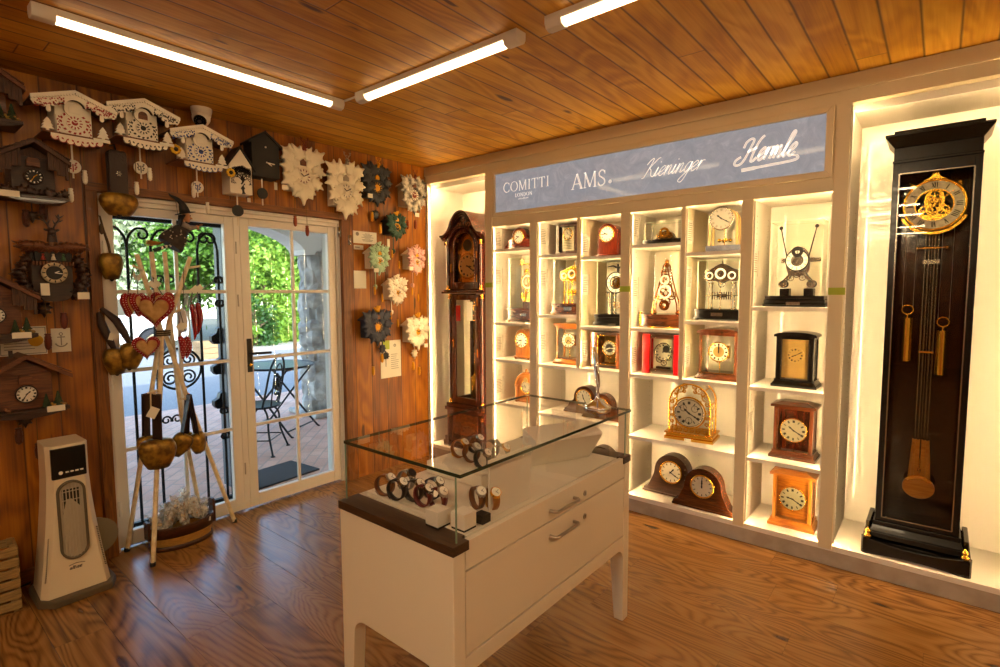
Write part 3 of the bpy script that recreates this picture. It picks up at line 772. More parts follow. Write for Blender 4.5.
# -- first column
tambour(.955, .16, 1.84, .30, .172, .085, MAHOG, .098, .052, 'small mahogany tambour clock with white dial on the top shelf of the first column', (9, 8), ENAMEL)
def skeleton_gold():
    t = thing('skeleton_clock', 'gold skeleton clock with hanging weights in a glass case, first column', 'clock', (1.005, .20, 1.255))
    m = MB(); m.box(-.17, .17, -.10, .10, .012, .022); m.box(-.155, .155, -.09, .09, .022, .098); m.box(-.165, .165, -.098, .098, .098, .112); m.build('base', WALN, t, bevel=.002)
    m = MB()
    for sx in (-1, 1):
        for sy in (-1, 1): m.sph((sx * .15, sy * .085, .008), (.011, .011, .008), 10, 6)
    m.build('foot', BRASS, t)
    MB().box(-.03, .03, -.092, -.089, .05, .072).build('name_plate', SILVER, t)
    m = MB(); m.box(-.04, .04, -.045, .045, .112, .165); m.build('plinth', DKWAL, t, bevel=.002)
    m = MB()
    for s in (-1, 1):
        m.ribbon([(s * .034, .165), (s * .022, .25), (s * .03, .30)], [.02, .01, .014], -.03, -.024); m.ribbon([(s * .034, .165), (s * .022, .25), (s * .03, .40)], [.02, .01, .008], .024, .03)
    m.prism(arc(0, .40, .035, 0, 180, 12), -.03, .03); m.tube([(-.1, .0, .47), (.1, .0, .47)], .004, 8); m.tube([(0, 0, .40), (0, 0, .47)], .005, 8)
    m.build('frame', GOLD, t)
    m = MB(); gear(m, (0, .27), .038, -.02); gear(m, (.018, .335), .03, -.022); gear(m, (-.012, .39), .026, -.02); gear(m, (.0, .225), .022, -.018); m.build('gear_train', GOLD, t)
    m = MB(); m.ring((.01, -.042, .325), .04, .06, .004, 36); m.build('chapter_ring', ENAMEL, t)
    m = MB(); m.ring((.01, -.046, .325), .0585, .065, .006, 36, 0, .002); m.ring((.01, -.046, .325), .034, .04, .004, 36); m.build('bezel', GOLD, t)
    for x, z in ((-.075, .235), (.075, .30)):
        m = MB(); m.cyl((x, 0, z), (x, 0, z - .045), .012, seg=14); m.tube([(x, 0, z), (x, 0, .49)], .0012, 5); m.ring((x, -.004, .49), .006, .014, .006, 16); m.build('weight', GOLD, t)
    glass_box(t, -.15, .15, -.085, .085, .112, .515)
skeleton_gold()
arched(.985, .17, .955, .155, .245, .12, OAK, OAKZ, .155, .062, 'little arched light wood clock with white dial on ball feet, first column', ENAMEL, (8, 6), .01)
t = arched(1.035, .17, .60, .225, .235, .13, OAK, OAKZ, .135, .052, 'arched honey-coloured bracket clock with scrolled crest and moon dial, first column', SILD, (10, 9), .008, 'crest')
m = MB(); m.ring((0, -.070, .192), .0, .02, .004, 24); m.build('moon_dial', mat('moon_gold', '#8d7a4a', .3), t)
# -- second column
def flat_clock():
    t = thing('table_clock', 'dark walnut flat-topped table clock with black frame and silver panel, top shelf', 'clock', (1.415, .17, 1.775), -.05)
    m = MB(); m.box(-.10, .10, -.065, .065, 0, .022); m.build('base', DKWAL, t, bevel=.002)
    for s in (-1, 1): MB().box(s * .085 - .013, s * .085 + .013, -.058, .058, .022, .212).build('side_panel', DKWAL, t, bevel=.002)
    MB().box(-.10, .10, -.065, .065, .212, .232).build('top', DKWAL, t, bevel=.003)
    MB().box(-.072, .072, -.035, .05, .022, .212).build('back_box', BLACKM, t)
    MB().box(-.052, .052, -.040, -.036, .03, .205).build('dial_plate', SILD, t)
    m = MB()
    for k in range(7): m.box(-.046 + k * .002, .03, -.042, -.0401, .045 + k * .012, .048 + k * .012)
    m.build('engraving', INK, t)
    dial(t, (-.002, -.0405, .155), .042, SILD, GOLD, hm=(11, 4), d=.004)
    MB().box(-.074, .074, -.060, -.058, .022, .212).build('front_glass', CASEG, t)
flat_clock()
def skeleton3(x, y, z, W, label, metal, base, ringm, H=.43, bh=.085, name='skeleton_clock'):
    """three-dial skeleton clock on turned columns in a glass case"""
    t = thing(name, label, 'clock', (x, y, z)); h = W / 2
    m = MB(); m.box(-h, h, -.10, .10, .008, bh * .28); m.box(-h + .008, h - .008, -.092, .092, bh * .28, bh * .85); m.box(-h + .002, h - .002, -.098, .098, bh * .85, bh); m.build('base', base, t, bevel=.002)
    m = MB()
    for sx in (-1, 1):
        for sy in (-1, 1): m.sph((sx * (h - .02), sy * .08, .006), (.012, .012, .006), 10, 6)
    m.build('foot', metal, t)
    MB().box(-.035, .035, -.0935, -.0915, bh * .4, bh * .7).build('name_plate', SILVER, t)
    for s in (-1, 0, 1):
        for yy in (-.03, .03):
            if s == 0 and yy > 0: continue
            m = MB(); m.lathe([(.009, bh), (.009, bh + .008), (.004, bh + .012), (.004, bh + .08), (.007, bh + .085), (.004, bh + .09), (.004, bh + .155), (.008, bh + .16), (.008, bh + .17)], (s * .07, yy, 0), 10); m.build('column', metal, t)
    m = MB(); zc = bh + .21
    for yy in (-.032, .026):
        top = catmull([(-.105, zc - .01), (-.10, zc + .03), (-.06, zc + .045), (-.03, zc + .062), (0, zc + .075), (.03, zc + .062), (.06, zc + .045), (.10, zc + .03), (.105, zc - .01)], 4)
        bot = catmull([(.105, zc - .01), (.08, zc - .035), (.04, zc - .03), (0, zc - .045), (-.04, zc - .03), (-.08, zc - .035), (-.105, zc - .01)], 4)
        m.prism(top + bot[1:-1], yy, yy + .004)
    m.tube([(0, 0, zc + .06), (0, 0, zc + .105)], [.008, .002], 8); m.build('plate', metal, t)
    m = MB()
    for gx, gz, r in ((-.035, zc - .01, .02), (.038, zc - .015, .02), (0, zc - .05, .024), (-.07, zc + .02, .015), (.02, zc + .05, .014)): gear(m, (gx, gz), r, -.006)
    m.tube([(-.1, 0, bh + .085), (.1, 0, bh + .085)], .003, 6); m.cyl((-.03, 0, bh + .085), (.03, 0, bh + .085), .012, seg=12)
    for k in range(9): m.box(-.06 + k * .014, -.053 + k * .014, -.002, .002, bh + .06, bh + .11)
    m.build('gear_train', metal, t)
    for gx, gz, r in ((-.068, zc, .026), (0, zc + .012, .036), (.068, zc, .026)):
        m = MB(); m.ring((gx, -.040, gz), r * .62, r, .004, 28); m.ring((gx, -.0415, gz), r * .96, r * 1.08, .006, 28, 1); m.build('chapter_ring', [ringm, metal], t)
        m = MB(); m.ribbon([(gx, gz), (gx + r * .3, gz + r * .45)], .004, -.043, -.0415); m.ribbon([(gx, gz), (gx - r * .7, gz + r * .15)], .003, -.043, -.0415); m.build('hands', INK, t)
    glass_box(t, -h + .022, h - .022, -.085, .085, bh, H)
skeleton3(1.425, .20, 1.325, .30, 'gold skeleton clock with three dials in a glass case on a walnut base, second column', GOLD, WALN, ENAMEL)
carriage(1.415, .175, .95, .235, .31, .155, OAK, OAKZ, 'honey oak four-pillar carriage clock with open movement, second column', 'flat', None, .058, .18, GOLDD, SILVER, (7, 4), ring=ENAMEL)
# -- third column
arched(1.745, .165, 1.745, .185, .232, .115, MAHOG, MAHOGZ, .158, .056, 'round-topped mahogany clock with white dial on the top shelf, third column', ENAMEL, (9, 9), .004, arabic=True)
def skeleton_black():
    t = thing('skeleton_clock', 'skeleton clock with silver columns and black figure on top, black base, third column', 'clock', (1.80, .20, 1.252))
    m = MB(); m.box(-.155, .155, -.10, .10, .006, .03); m.box(-.145, .145, -.092, .092, .03, .062); m.box(-.15, .15, -.098, .098, .062, .085); m.build('base', BLACK, t, bevel=.003)
    MB().box(-.03, .03, -.106, -.10, .008, .022).build('name_plate', SILVER, t)
    for s in (-1, 1):
        for yy in (-.035, .035):
            m = MB(); m.cyl((s * .055, yy, .085), (s * .055, yy, .235), .015, seg=16); m.cyl((s * .055, yy, .085), (s * .055, yy, .094), .02, seg=16); m.cyl((s * .055, yy, .228), (s * .055, yy, .238), .02, seg=16); m.build('column', SILVER, t)
    m = MB(); m.box(-.08, .08, -.05, .05, .238, .246); m.prism(arc(0, .31, .06, 0, 360, 28), .0, .006); m.build('plate', SILVER, t)
    m = MB()
    for gx, gz, r in ((0, .31, .035), (.025, .335, .025), (-.025, .285, .025), (.02, .275, .02), (0, .15, .025)): gear(m, (gx, gz), r, -.03)
    m.build('gear_train', GOLD, t)
    m = MB(); m.ring((0, -.05, .31), .047, .072, .005, 36); m.build('chapter_ring', ENAMEL, t)
    m = MB(); m.ring((0, -.055, .31), .07, .077, .008, 36); m.ring((0, -.055, .31), .042, .047, .006, 36)
    for k in range(12):
        a = k * PI / 6; m.ribbon([(.052 * math.cos(a), .31 + .052 * math.sin(a)), (.066 * math.cos(a), .31 + .066 * math.sin(a))], .004, -.0515, -.050)
    m.build('bezel', INK, t)
    m = MB()  # winged figure above the ring
    m.sph((.0, -.02, .412), (.012, .012, .016)); m.sph((0, -.02, .435), .009)
    m.tube([(0, -.02, .415), (-.04, -.02, .43), (-.085, -.02, .425)], [.008, .006, .002], 8); m.tube([(0, -.02, .415), (.045, -.02, .428), (.085, -.02, .412)], [.008, .006, .002], 8); m.tube([(0, -.02, .40), (0, -.02, .385)], [.012, .007], 8)
    m.build('figure', INK, t)
    glass_box(t, -.13, .13, -.085, .085, .085, .462)
    MB().box(-.132, .132, -.087, .087, .462, .468).build('case_lid', INK, t)
skeleton_black()
def wide_box():
    t = thing('table_clock', 'wide burl box clock with glazed front and open movement, third column', 'clock', (1.755, .18, .952))
    for s in (-1, 1): MB().box(s * .105 - .03, s * .105 + .03, -.075, .075, 0, .255).build('side_panel', BURL, t, bevel=.003)
    m = MB(); m.box(-.075, .075, -.07, .07, 0, .022); m.build('base', DKWAL, t); MB().box(-.075, .075, -.07, .07, .236, .255).build('top', DKWAL, t)
    MB().box(-.075, .075, .04, .045, .022, .236).build('back_plate', GOLDD, t)
    m = MB(); m.box(-.04, .04, -.01, .02, .10, .18)
    for gx, gz, r in ((0, .14, .03), (.03, .11, .02), (-.03, .11, .02), (0, .075, .022)): gear(m, (gx, gz), r, -.02)
    m.box(-.05, .05, -.01, .02, .022, .034); m.build('movement', BRASS, t)
    dial(t, (0, -.03, .14), .056, INK, GOLD, num=ENAMEL, hm=(8, 3), d=.005, ring=SILD, hand=ENAMEL)
    m = MB()
    for s in (-1, 1): m.box(s * .073 - .003, s * .073 + .003, -.073, -.069, .022, .236)
    m.box(-.073, .073, -.073, -.069, .022, .028); m.box(-.073, .073, -.073, -.069, .23, .236); m.build('bezel', GOLD, t)
    MB().box(-.07, .07, -.071, -.070, .028, .23).build('front_glass', CASEG, t)
wide_box()
tambour(1.545, .20, .575, .36, .215, .10, WALN, .125, .066, 'walnut tambour clock behind the glass counter, left of the pair', (11, 25 / 5), CREAM)
tambour(1.73, .12, .575, .32, .19, .085, WALN, .105, .058, 'walnut tambour clock behind the round chrome mirror, right of the pair', (10, 8), CREAM)
tambour(1.69, .19, .115, .38, .24, .09, DKWAL, .13, .068, 'dark tambour clock on the bottom shelf seen through the counter glass', (10, 8), CREAM)
# -- fourth column
def glass_low():
    t = thing('table_clock', 'low brass table clock inside a wide glass box on a black base, top shelf', 'clock', (2.155, .17, 1.806))
    m = MB(); m.box(-.145, .145, -.07, .07, 0, .012); m.box(-.14, .14, -.066, .066, .012, .036); m.build('base', BLACK, t, bevel=.003)
    m = MB(); m.prism(catmull([(-.08, .036), (-.06, .05), (-.045, .075), (-.02, .09), (0, .095), (.02, .09), (.045, .075), (.06, .05), (.08, .036)], 4), -.02, .02); m.build('plate', SILVER, t)
    m = MB()
    for gx, gz, r in ((0, .075, .03), (.035, .062, .02), (-.035, .062, .02)): gear(m, (gx, gz), r, -.035)
    m.build('gear_train', GOLD, t)
    m = MB(); m.ring((0, -.042, .08), .018, .034, .004, 28); m.build('chapter_ring', GOLD, t)
    glass_box(t, -.125, .125, -.055, .055, .036, .15)
    m = MB()
    for sx in (-1, 1):
        for sy in (-1, 1): m.cyl((sx * .125, sy * .055, .036), (sx * .125, sy * .055, .15), .004, seg=8)
    m.build('corner_post', SILVER, t)
glass_low()
def dome_clock():
    t = thing('skeleton_clock', 'rose-brass pyramid-shaped skeleton clock under a glass dome, fourth column', 'clock', (2.15, .20, 1.256))
    m = MB(); m.box(-.15, .15, -.10, .10, .01, .02); m.box(-.14, .14, -.092, .092, .02, .075); m.box(-.148, .148, -.098, .098, .075, .09); m.build('base', WALN, t, bevel=.002)
    m = MB()
    for sx in (-1, 1):
        m.cyl((sx * .142, -.09, .004), (sx * .142, -.09, .09), .01, seg=12); m.sph((sx * .142, -.09, .098), .011)
    m.build('corner_post', BRASS, t)
    m = MB()
    for s in (-1, 1):
        m.ribbon(catmull([(s * .085, .09), (s * .08, .16), (s * .055, .24), (s * .03, .33), (s * .012, .42)], 5), .007, -.028, -.022); m.ribbon(catmull([(s * .085, .09), (s * .08, .16), (s * .055, .24), (s * .03, .33), (s * .012, .42)], 5), .007, .022, .028)
        m.lathe([(.02, .09), (.026, .1), (.012, .115), (.004, .12), (.004, .19)], (s * .09, 0, 0), 12)
    m.box(-.07, .07, -.02, .02, .205, .211); m.box(-.05, .05, -.02, .02, .29, .296); m.box(-.03, .03, -.02, .02, .375, .381); m.build('frame', ROSEG, t)
    m = MB()
    for gx, gz, r in ((0, .17, .035), (-.04, .215, .032), (.04, .215, .032), (0, .255, .045), (0, .325, .036), (-.015, .37, .022), (.012, .40, .018)): gear(m, (gx, gz), r, -.012, teeth=20)
    m.sph((0, 0, .44), (.014, .014, .018)); m.cyl((0, -.01, .42), (0, .01, .42), .016, seg=14); m.build('gear_train', ROSEG, t)
    m = MB(); m.ring((0, -.036, .15), .012, .036, .004, 28); m.build('chapter_ring', ROSEG, t)
    m = MB(); m.ring((0, -.034, .24), .033, .046, .003, 30); m.ring((0, -.034, .32), .022, .032, .003, 28); m.build('chapter_ring', ENAMEL, t)
    m = MB(); m.lathe([(.118, .09)] + [(.118, .09 + k * .03) for k in range(1, 10)] + [(.118 * math.cos(a), .36 + .118 * math.sin(a)) for a in [k * PI / 18 for k in range(1, 9)]] + [(.004, .478)], (0, 0, 0), 32); m.build('glass_dome', CASEG, t)
    MB().ring((0, 0, 0), .114, .123, .01, 40).build('dome_rim', BRASS, t).rotation_euler = (PI / 2, 0, 0)
    t.children[-1].location = (0, 0, .10)
dome_clock()
def red_clock():
    t = thing('table_clock', 'bright red-sided table clock with silver open movement, fourth column', 'clock', (2.165, .18, .945))
    for s in (-1, 1): MB().box(s * .109 - .028, s * .109 + .028, -.08, .08, .0, .268).build('side_panel', REDL, t, bevel=.003)
    MB().box(-.081, .081, -.075, .07, 0, .03).build('base', SILVER, t, bevel=.002); MB().box(-.081, .081, -.075, .07, .245, .268).build('top', SILVER, t, bevel=.002)
    MB().box(-.081, .081, -.022, -.018, .03, .245).build('back_plate', CREAM, t)
    m = MB(); m.box(-.05, .05, -.05, -.02, .035, .05)
    for gx, gz, r in ((0, .15, .045), (.03, .115, .026), (-.03, .10, .026), (0, .075, .022)): gear(m, (gx, gz), r, -.04)
    m.build('movement', SILVER, t)
    dial(t, (-.0, -.048, .15), .06, SILD, SILVER, hm=(12, 3), d=.005)
    m = MB(); m.ring((.022, -.056, .17), .0, .024, .003, 24); m.build('sub_dial', INK, t)
    m = MB()
    for s in (-1, 1): m.box(s * .079 - .003, s * .079 + .003, -.079, -.075, .03, .245)
    m.box(-.08, .08, -.079, -.075, .03, .036); m.box(-.08, .08, -.079, -.075, .239, .245); m.build('bezel', CHROME, t)
    MB().box(-.076, .076, -.077, -.076, .036, .239).build('front_glass', CASEG, t)
red_clock()
# -- fifth column
def arch_glass():
    t = thing('table_clock', 'clear arched clock with a large round silver dial on a slate block, top shelf', 'clock', (2.53, .17, 1.738), .08)
    MB().box(-.10, .10, -.062, .062, 0, .042).build('base', SLATE, t, bevel=.002)
    for yy in (-.045, .045):
        o = [(-.085, .042)] + [(-.085, .18)] + arc(0, .185, .085, 180, 0, 18) + [(.085, .042)]; i = [(.073, .042)] + arc(0, .185, .073, 0, 180, 18) + [(-.073, .042)]
        m = MB(); m.prism(o + i, yy - .006, yy + .006); m.build('arch_frame', GOLDD, t)
    m = MB(); poly = [(-.08, .042), (.08, .042)] + arc(0, .185, .08, 0, 180, 18); m.prism(poly, -.04, .04); m.build('glass_case', CASEG, t)
    dial(t, (-.012, -.052, .205), .070, SILD, SILVER, num=PAPERG, hm=(10, 4), d=.006, hand=INK)
    m = MB(); m.tube([(0, 0, .042), (0, 0, .14)], .003, 8)
    for k in range(4):
        a = k * PI / 2 + .4; m.sph((.032 * math.cos(a), .032 * math.sin(a), .075), .012)
    m.cyl((0, 0, .072), (0, 0, .078), .036, seg=20); m.build('torsion_pendulum', GOLD, t)
arch_glass()
skeleton3(2.512, .20, 1.316, .29, 'silver skeleton clock with three white rings on a black base, fifth column', SILVER, BLACK, ENAMEL, H=.375, bh=.07)
carriage(2.525, .18, .94, .27, .325, .185, WALN, WALNZ, 'walnut carriage clock with arched top and white chapter ring, fifth column', 'arch', None, .062, .18, GOLDD, BRASS, (12, 0), ring=ENAMEL, rails=BRASS)
def cage():
    t = thing('table_clock', 'gilt birdcage clock with pierced arched front and silver dial, wide shelf', 'clock', (2.345, .20, .525), .10)
    m = MB(); m.box(-.155, .155, -.105, .105, 0, .02); m.box(-.147, .147, -.098, .098, .02, .04); m.box(-.155, .155, -.105, .105, .04, .05); m.build('base', GOLD, t, bevel=.003)
    w, zs = .128, .245
    for yy in (-.085, .085):
        m = MB(); m.tube([(-w, yy, .05), (-w, yy, zs)] + [(a, yy, b) for a, b in arc(0, zs, w, 180, 0, 20)] + [(w, yy, .05)], .006, 8); m.build('arch_rail', GOLD, t)
    m = MB()
    for a in (180, 135, 90, 45, 0):
        p = arc(0, zs, w, a, a, 1)[0]; m.tube([(p[0], -.085, p[1]), (p[0], .085, p[1])], .0045, 8)
    for s in (-1, 1): m.tube([(s * w, -.085, .15), (s * w, .085, .15)], .003, 6); m.tube([(s * w, 0, .05), (s * w, 0, zs)], .003, 6)
    m.build('cross_bar', GOLD, t)
    m = MB(); random.seed(4)
    for s in (-1, 1):  # pierced scrollwork filling the front
        for cx, cz, r in ((.10, .075, .02), (.10, .29, .024), (.06, .335, .024), (.03, .355, .014), (.11, .12, .012), (.11, .25, .013), (.06, .07, .016), (.112, .20, .012), (.112, .16, .010), (.085, .31, .014), (.02, .072, .014), (.115, .055, .010), (.035, .325, .012)):
            m.ribbon([(s * x_, z_) for x_, z_ in spiral((cx, cz), r, r * .15, 1.0, 1.6, 22)], .004, -.086, -.083)
            m.ribbon([(s * x_, z_) for x_, z_ in spiral((cx, cz), r * 1.05, r * .9, 2.2, .8, 14)], .003, -.086, -.083)
    m.ring((0, -.087, .185), .096, .106, .004, 40); m.build('fretwork', GOLD, t)
    dial(t, (0, -.088, .185), .090, SILD, SILVER, hm=(10, 4), d=.006, rimw=.04)
    for a, b in ((-.036, .215), (.036, .215), (0, .135)):
        m = MB(); m.ring((a, -.0925, b), .019, .022, .001, 24); m.box(a - .0008, a + .0008, -.0925, -.0915, b, b + .015); m.build('sub_dial', INK, t)
    m = MB(); m.box(-.05, .05, -.06, .03, .12, .25); m.cyl((0, .035, .20), (0, .06, .20), .04, seg=20); m.build('movement', BRASS, t)
    m = MB(); poly = [(-w + .006, .05), (w - .006, .05)] + arc(0, zs, w - .006, 0, 180, 18); m.prism(poly, -.078, .078); m.build('glass_case', CASEG, t)
    MB().box(-.02, .02, -.112, -.104, .0, .018).build('name_plate', ENAMEL, t)
cage()
tambour(2.235, .175, .115, .40, .285, .10, DKWAL, .17, .074, 'dark walnut tambour clock at the back left of the bottom pair', (1, 4), CREAM)
tambour(2.478, .072, .115, .385, .27, .10, WALN, .158, .071, 'dark walnut tambour clock in front with inlaid shoulders, right of the bottom pair', (12, 0), CREAM)
# -- sixth column
def skeleton_arms():
    t = thing('skeleton_clock', 'silver skeleton clock with two raised arms on a long black base, right column', 'clock', (2.935, .20, 1.408))
    m = MB(); m.box(-.16, .16, -.105, .105, 0, .018); m.box(-.155, .155, -.10, .10, .018, .04); m.box(-.15, .15, -.096, .096, .04, .062); m.build('base', BLACK, t, bevel=.003)
    MB().box(-.035, .035, -.108, -.10, .01, .028).build('name_plate', SILVER, t)
    for s in (-1, 1): MB().box(s * .062 - .025, s * .062 + .025, -.03, .03, .062, .105).build('plinth', SLATE if False else BLACK, t, bevel=.002)
    m = MB()
    for s in (-1, 1):
        for yy in (-.03, .024):
            m.ribbon(catmull([(s * .082, .128), (s * .066, .15), (s * .042, .18), (s * .03, .205)], 5), [.014] * 16, yy, yy + .006); m.ring((s * .073, yy, .13), .008, .022, .006, 20)
    m.prism(catmull([(-.05, .19), (-.062, .24), (-.055, .30), (-.03, .335), (0, .345), (.03, .335), (.055, .30), (.062, .24), (.05, .19), (0, .175), (-.049, .189)], 4), -.012, -.006)
    m.box(-.085, -.06, -.02, .02, .255, .28); m.box(.06, .085, -.02, .02, .255, .28); m.cyl((.085, 0, .268), (.115, 0, .268), .012, seg=12); m.build('frame', SILVER, t)
    m = MB()
    for gx, gz, r in ((-.0, .19, .025), (-.03, .165, .018), (.03, .165, .018), (0, .25, .03), (0, .312, .022)): gear(m, (gx, gz), r, -.034)
    m.build('gear_train', SILVER, t)
    m = MB(); m.ring((0, -.036, .265), .034, .058, .004, 36); m.build('chapter_ring', ENAMEL, t)
    m = MB(); m.ring((0, -.040, .265), .056, .062, .006, 36); m.ring((0, -.038, .315), .012, .03, .004, 24)
    for k in range(12):
        a = k * PI / 6; m.ribbon([(.038 * math.cos(a), .265 + .038 * math.sin(a)), (.054 * math.cos(a), .265 + .054 * math.sin(a))], .003, -.0375, -.036)
    m.build('bezel', INK, t)
    for s in (-1, 1):
        m = MB(); m.tube([(s * .048, -.02, .25), (s * .065, -.02, .33), (s * .09, -.02, .45)], [.004, .004, .003], 8); m.sph((s * .091, -.02, .456), .011); m.build('arm', INK, t)
    glass_box(t, -.13, .13, -.08, .08, .062, .485)
skeleton_arms()
carriage(2.95, .185, .943, .235, .32, .175, BLACK, BLACK, 'black arched table clock with square gold dial and pillars, right column', 'arch', GOLDD, .045, .185, GOLDD, GOLDD, (8, 2), ring=None, basemat=BLACK, rails=SILVER, pillar=.026)
carriage(2.955, .185, .52, .245, .335, .17, WALN, WALNZ, 'walnut slope-topped table clock with round silver dial, right column', 'bevel', DKMAH, .070, .168, SILD, GOLD, (10, 4), rails=None, pillar=.02)
carriage(2.965, .175, .115, .245, .335, .17, OAK, OAKZ, 'light oak slope-topped table clock with round silver dial, bottom right shelf', 'bevel', OAK, .070, .168, SILD, GOLD, (9, 4), rails=None, pillar=.02)

# ---------------------------------------------------------------- grandfather clock in the left niche
def grandfather():
    t = thing('grandfather_clock', 'tall dark mahogany grandfather clock with arched hood and brass dial, left niche', 'clock', (.40, .24, .115))
    w, d, f = .20, .16, -.16     # half width, half depth, front
    m = MB(); m.box(-.25, .25, -.20, .18, 0, .05); m.box(-.24, .24, -.19, .18, .05, .09); m.box(-.225, .225, -.175, .17, .09, .33); m.box(-.24, .24, -.19, .18, .33, .36); m.box(-.228, .228, -.18, .175, .36, .395); m.build('plinth', DKMAH, t, bevel=.004)
    m = MB(); m.box(-.15, .15, -.178, -.172, .12, .31); m.build('plinth_panel', BURL, t, bevel=.003)
    m = MB()  # trunk: right side, rails; left side and back opened up to let light in
    m.box(.183, .207, -.15, .15, .395, 1.37); m.box(-.207, -.183, -.15, -.12, .395, 1.37); m.box(-.207, -.183, .12, .15, .395, 1.37); m.box(-.207, -.183, -.12, .12, .395, .43); m.box(-.207, -.183, -.12, .12, 1.33, 1.37)
    m.box(-.2, -.15, .14, .15, .395, 1.37); m.box(.15, .2, .14, .15, .395, 1.37); m.box(-.19, .19, -.15, .15, .395, .41); m.build('trunk', DKMAH, t)
    m = MB()  # door frame of the trunk
    m.box(-.165, -.12, -.165, -.145, .40, 1.365); m.box(.12, .165, -.165, -.145, .40, 1.365); m.box(-.12, .12, -.165, -.145, .40, .455); m.box(-.12, .12, -.165, -.145, 1.315, 1.365); m.build('trunk_door', DKMAH, t, bevel=.004)
    MB().box(-.12, .12, -.157, -.155, .455, 1.315).build('trunk_glass', CASEG, t); MB().box(-.196, -.194, -.12, .12, .43, 1.33).build('side_glass', CASEG, t)  # unseen left side glazed, added so strip light reaches the trunk
    for s in (-1, 1):
        m = MB(); m.cyl((s * .19, -.155, .44), (s * .19, -.155, 1.33), .014, seg=14); m.build('trunk_column', DKMAH, t)
        m = MB()
        for z in (.40, 1.33): m.lathe([(.02, 0), (.02, .01), (.015, .014), (.015, .03), (.02, .035)], (s * .19, -.155, z), 14)
        m.build('column_cap', BRASS, t)
    m = MB(); m.box(-.25, .25, -.205, .18, 1.372, 1.39); m.box(-.235, .235, -.19, .175, 1.39, 1.405); m.build('waist_moulding', DKMAH, t, bevel=.004)
    m = MB()
    for s in (-1, 1): m.box(s * .198 - .012, s * .198 + .012, -.16, .15, 1.405, 1.83)
    m.box(-.2, .2, .05, .06, 1.405, 1.95); m.build('hood', DKMAH, t)
    for s in (-1, 1):
        m = MB(); m.cyl((s * .195, -.172, 1.44), (s * .195, -.172, 1.79), .014, seg=14); m.build('hood_column', DKMAH, t)
        m = MB()
        for z in (1.405, 1.785): m.lathe([(.021, 0), (.021, .01), (.015, .014), (.015, .03), (.021, .038)], (s * .195, -.172, z), 14)
        m.build('column_cap', BRASS, t)
    # hood door: arched frame
    o = [(-.165, 1.41), (.165, 1.41), (.165, 1.77)] + arc(0, 1.77, .165, 0, 180, 20)[1:]
    i = [(-.122, 1.47)] + [(-.122, 1.77)] + arc(0, 1.77, .122, 180, 0, 20)[1:] + [(.122, 1.47)]
    m = MB(); m.prism(o[:1] + [(-.122, 1.41)] + [(-.122, 1.77)] + arc(0, 1.77, .122, 180, 0, 20)[1:] + [(.122, 1.41)] + o[1:], -.178, -.155); m.box(-.122, .122, -.178, -.155, 1.41, 1.47); m.build('hood_door', DKMAH, t, bevel=.003)
    m = MB(); m.prism(arc(0, 1.77, .185, 0, 180, 22) + arc(0, 1.77, .16, 180, 0, 22), -.205, -.155); m.build('arch_moulding', DKMAH, t, bevel=.003)
    MB().prism([(-.122, 1.47), (.122, 1.47), (.122, 1.77)] + arc(0, 1.77, .122, 0, 180, 18)[1:], -.166, -.164).build('hood_glass', CASEG, t)
    m = MB(); m.prism([(-.122, 1.47), (.122, 1.47), (.122, 1.77)] + arc(0, 1.77, .122, 0, 180, 18)[1:], -.125, -.118); m.build('dial_plate', BRASS, t)
    dial(t, (0, -.126, 1.61), .105, GOLDD, BRASS, hm=(3, 4), d=.006, numlen=.16)
    m = MB(); m.ring((0, -.130, 1.79), .0, .05, .004, 28); m.build('moon_dial', mat('moon_night', '#4a3b24', .3), t)
    m = MB()
    for sx in (-1, 1):
        for z in (1.49, 1.73): m.ribbon(spiral((sx * .10, z), .02, .004, .5, 1.5, 18), .006, -.130, -.126)
    m.build('spandrel', GOLD, t)
    # crown: swan-shaped pediment with three-step moulding
    crest = catmull([(-.25, 1.88), (-.20, 1.885), (-.155, 1.925), (-.115, 2.00), (-.06, 2.06), (0, 2.078), (.06, 2.06), (.115, 2.00), (.155, 1.925), (.20, 1.885), (.25, 1.88)], 6)
    low = [(.24, 1.80), (.185, 1.80)] + arc(0, 1.77, .185, 10, 170, 20) + [(-.185, 1.80), (-.24, 1.80)]
    m = MB(); m.prism([(a * .93, b - .02) for a, b in crest] + low, -.175, -.155); m.build('pediment', BURLD, t)
    for s in (-1, 1): MB().box(s * .22 - .012, s * .22 + .012, -.17, .15, 1.80, 1.875).build('hood_side', BURL, t)
    m = MB()
    for k, (off, y0) in enumerate(((0, -.225), (-.014, -.205), (-.028, -.190))):
        up = [(a, b + off) for a, b in crest]; dn = [(a, b + off - .018) for a, b in reversed(crest)]
        m.prism(up + dn, y0, -.16 if k else .15)
    m.build('crown_moulding', DKMAH, t, bevel=.002)
    m = MB(); inlay = mat('inlay_copper', '#8a4a22', .3)
    m.ribbon([(0, 1.955), (0, 2.02)], .008, -.1775, -.174); m.ribbon([(-.025, 2.0), (0, 1.985), (.025, 2.0)], .007, -.1775, -.174)
    for s in (-1, 1):
        m.ribbon([(s * a, b) for a, b in spiral((.055, 1.965), .028, .006, 2.5, 1.2, 18)], .006, -.1775, -.174); m.ribbon([(s * a, b) for a, b in catmull([(.08, 1.96), (.12, 1.93), (.17, 1.875)], 6)], .006, -.1775, -.174)
    m.build('inlay', inlay, t)
    for x, yy, r in ((-.045, 0, .026), (.03, -.01, .026), (.085, 0, .026)):
        m = MB(); m.lathe([(.008, .43), (r, .435), (r, .62), (.012, .63), (.004, .64), (.004, .66)], (x, yy, 0), 18); m.tube([(x, yy, .66), (x, yy, 1.36)], .002, 5); m.build('weight', BRASS, t)
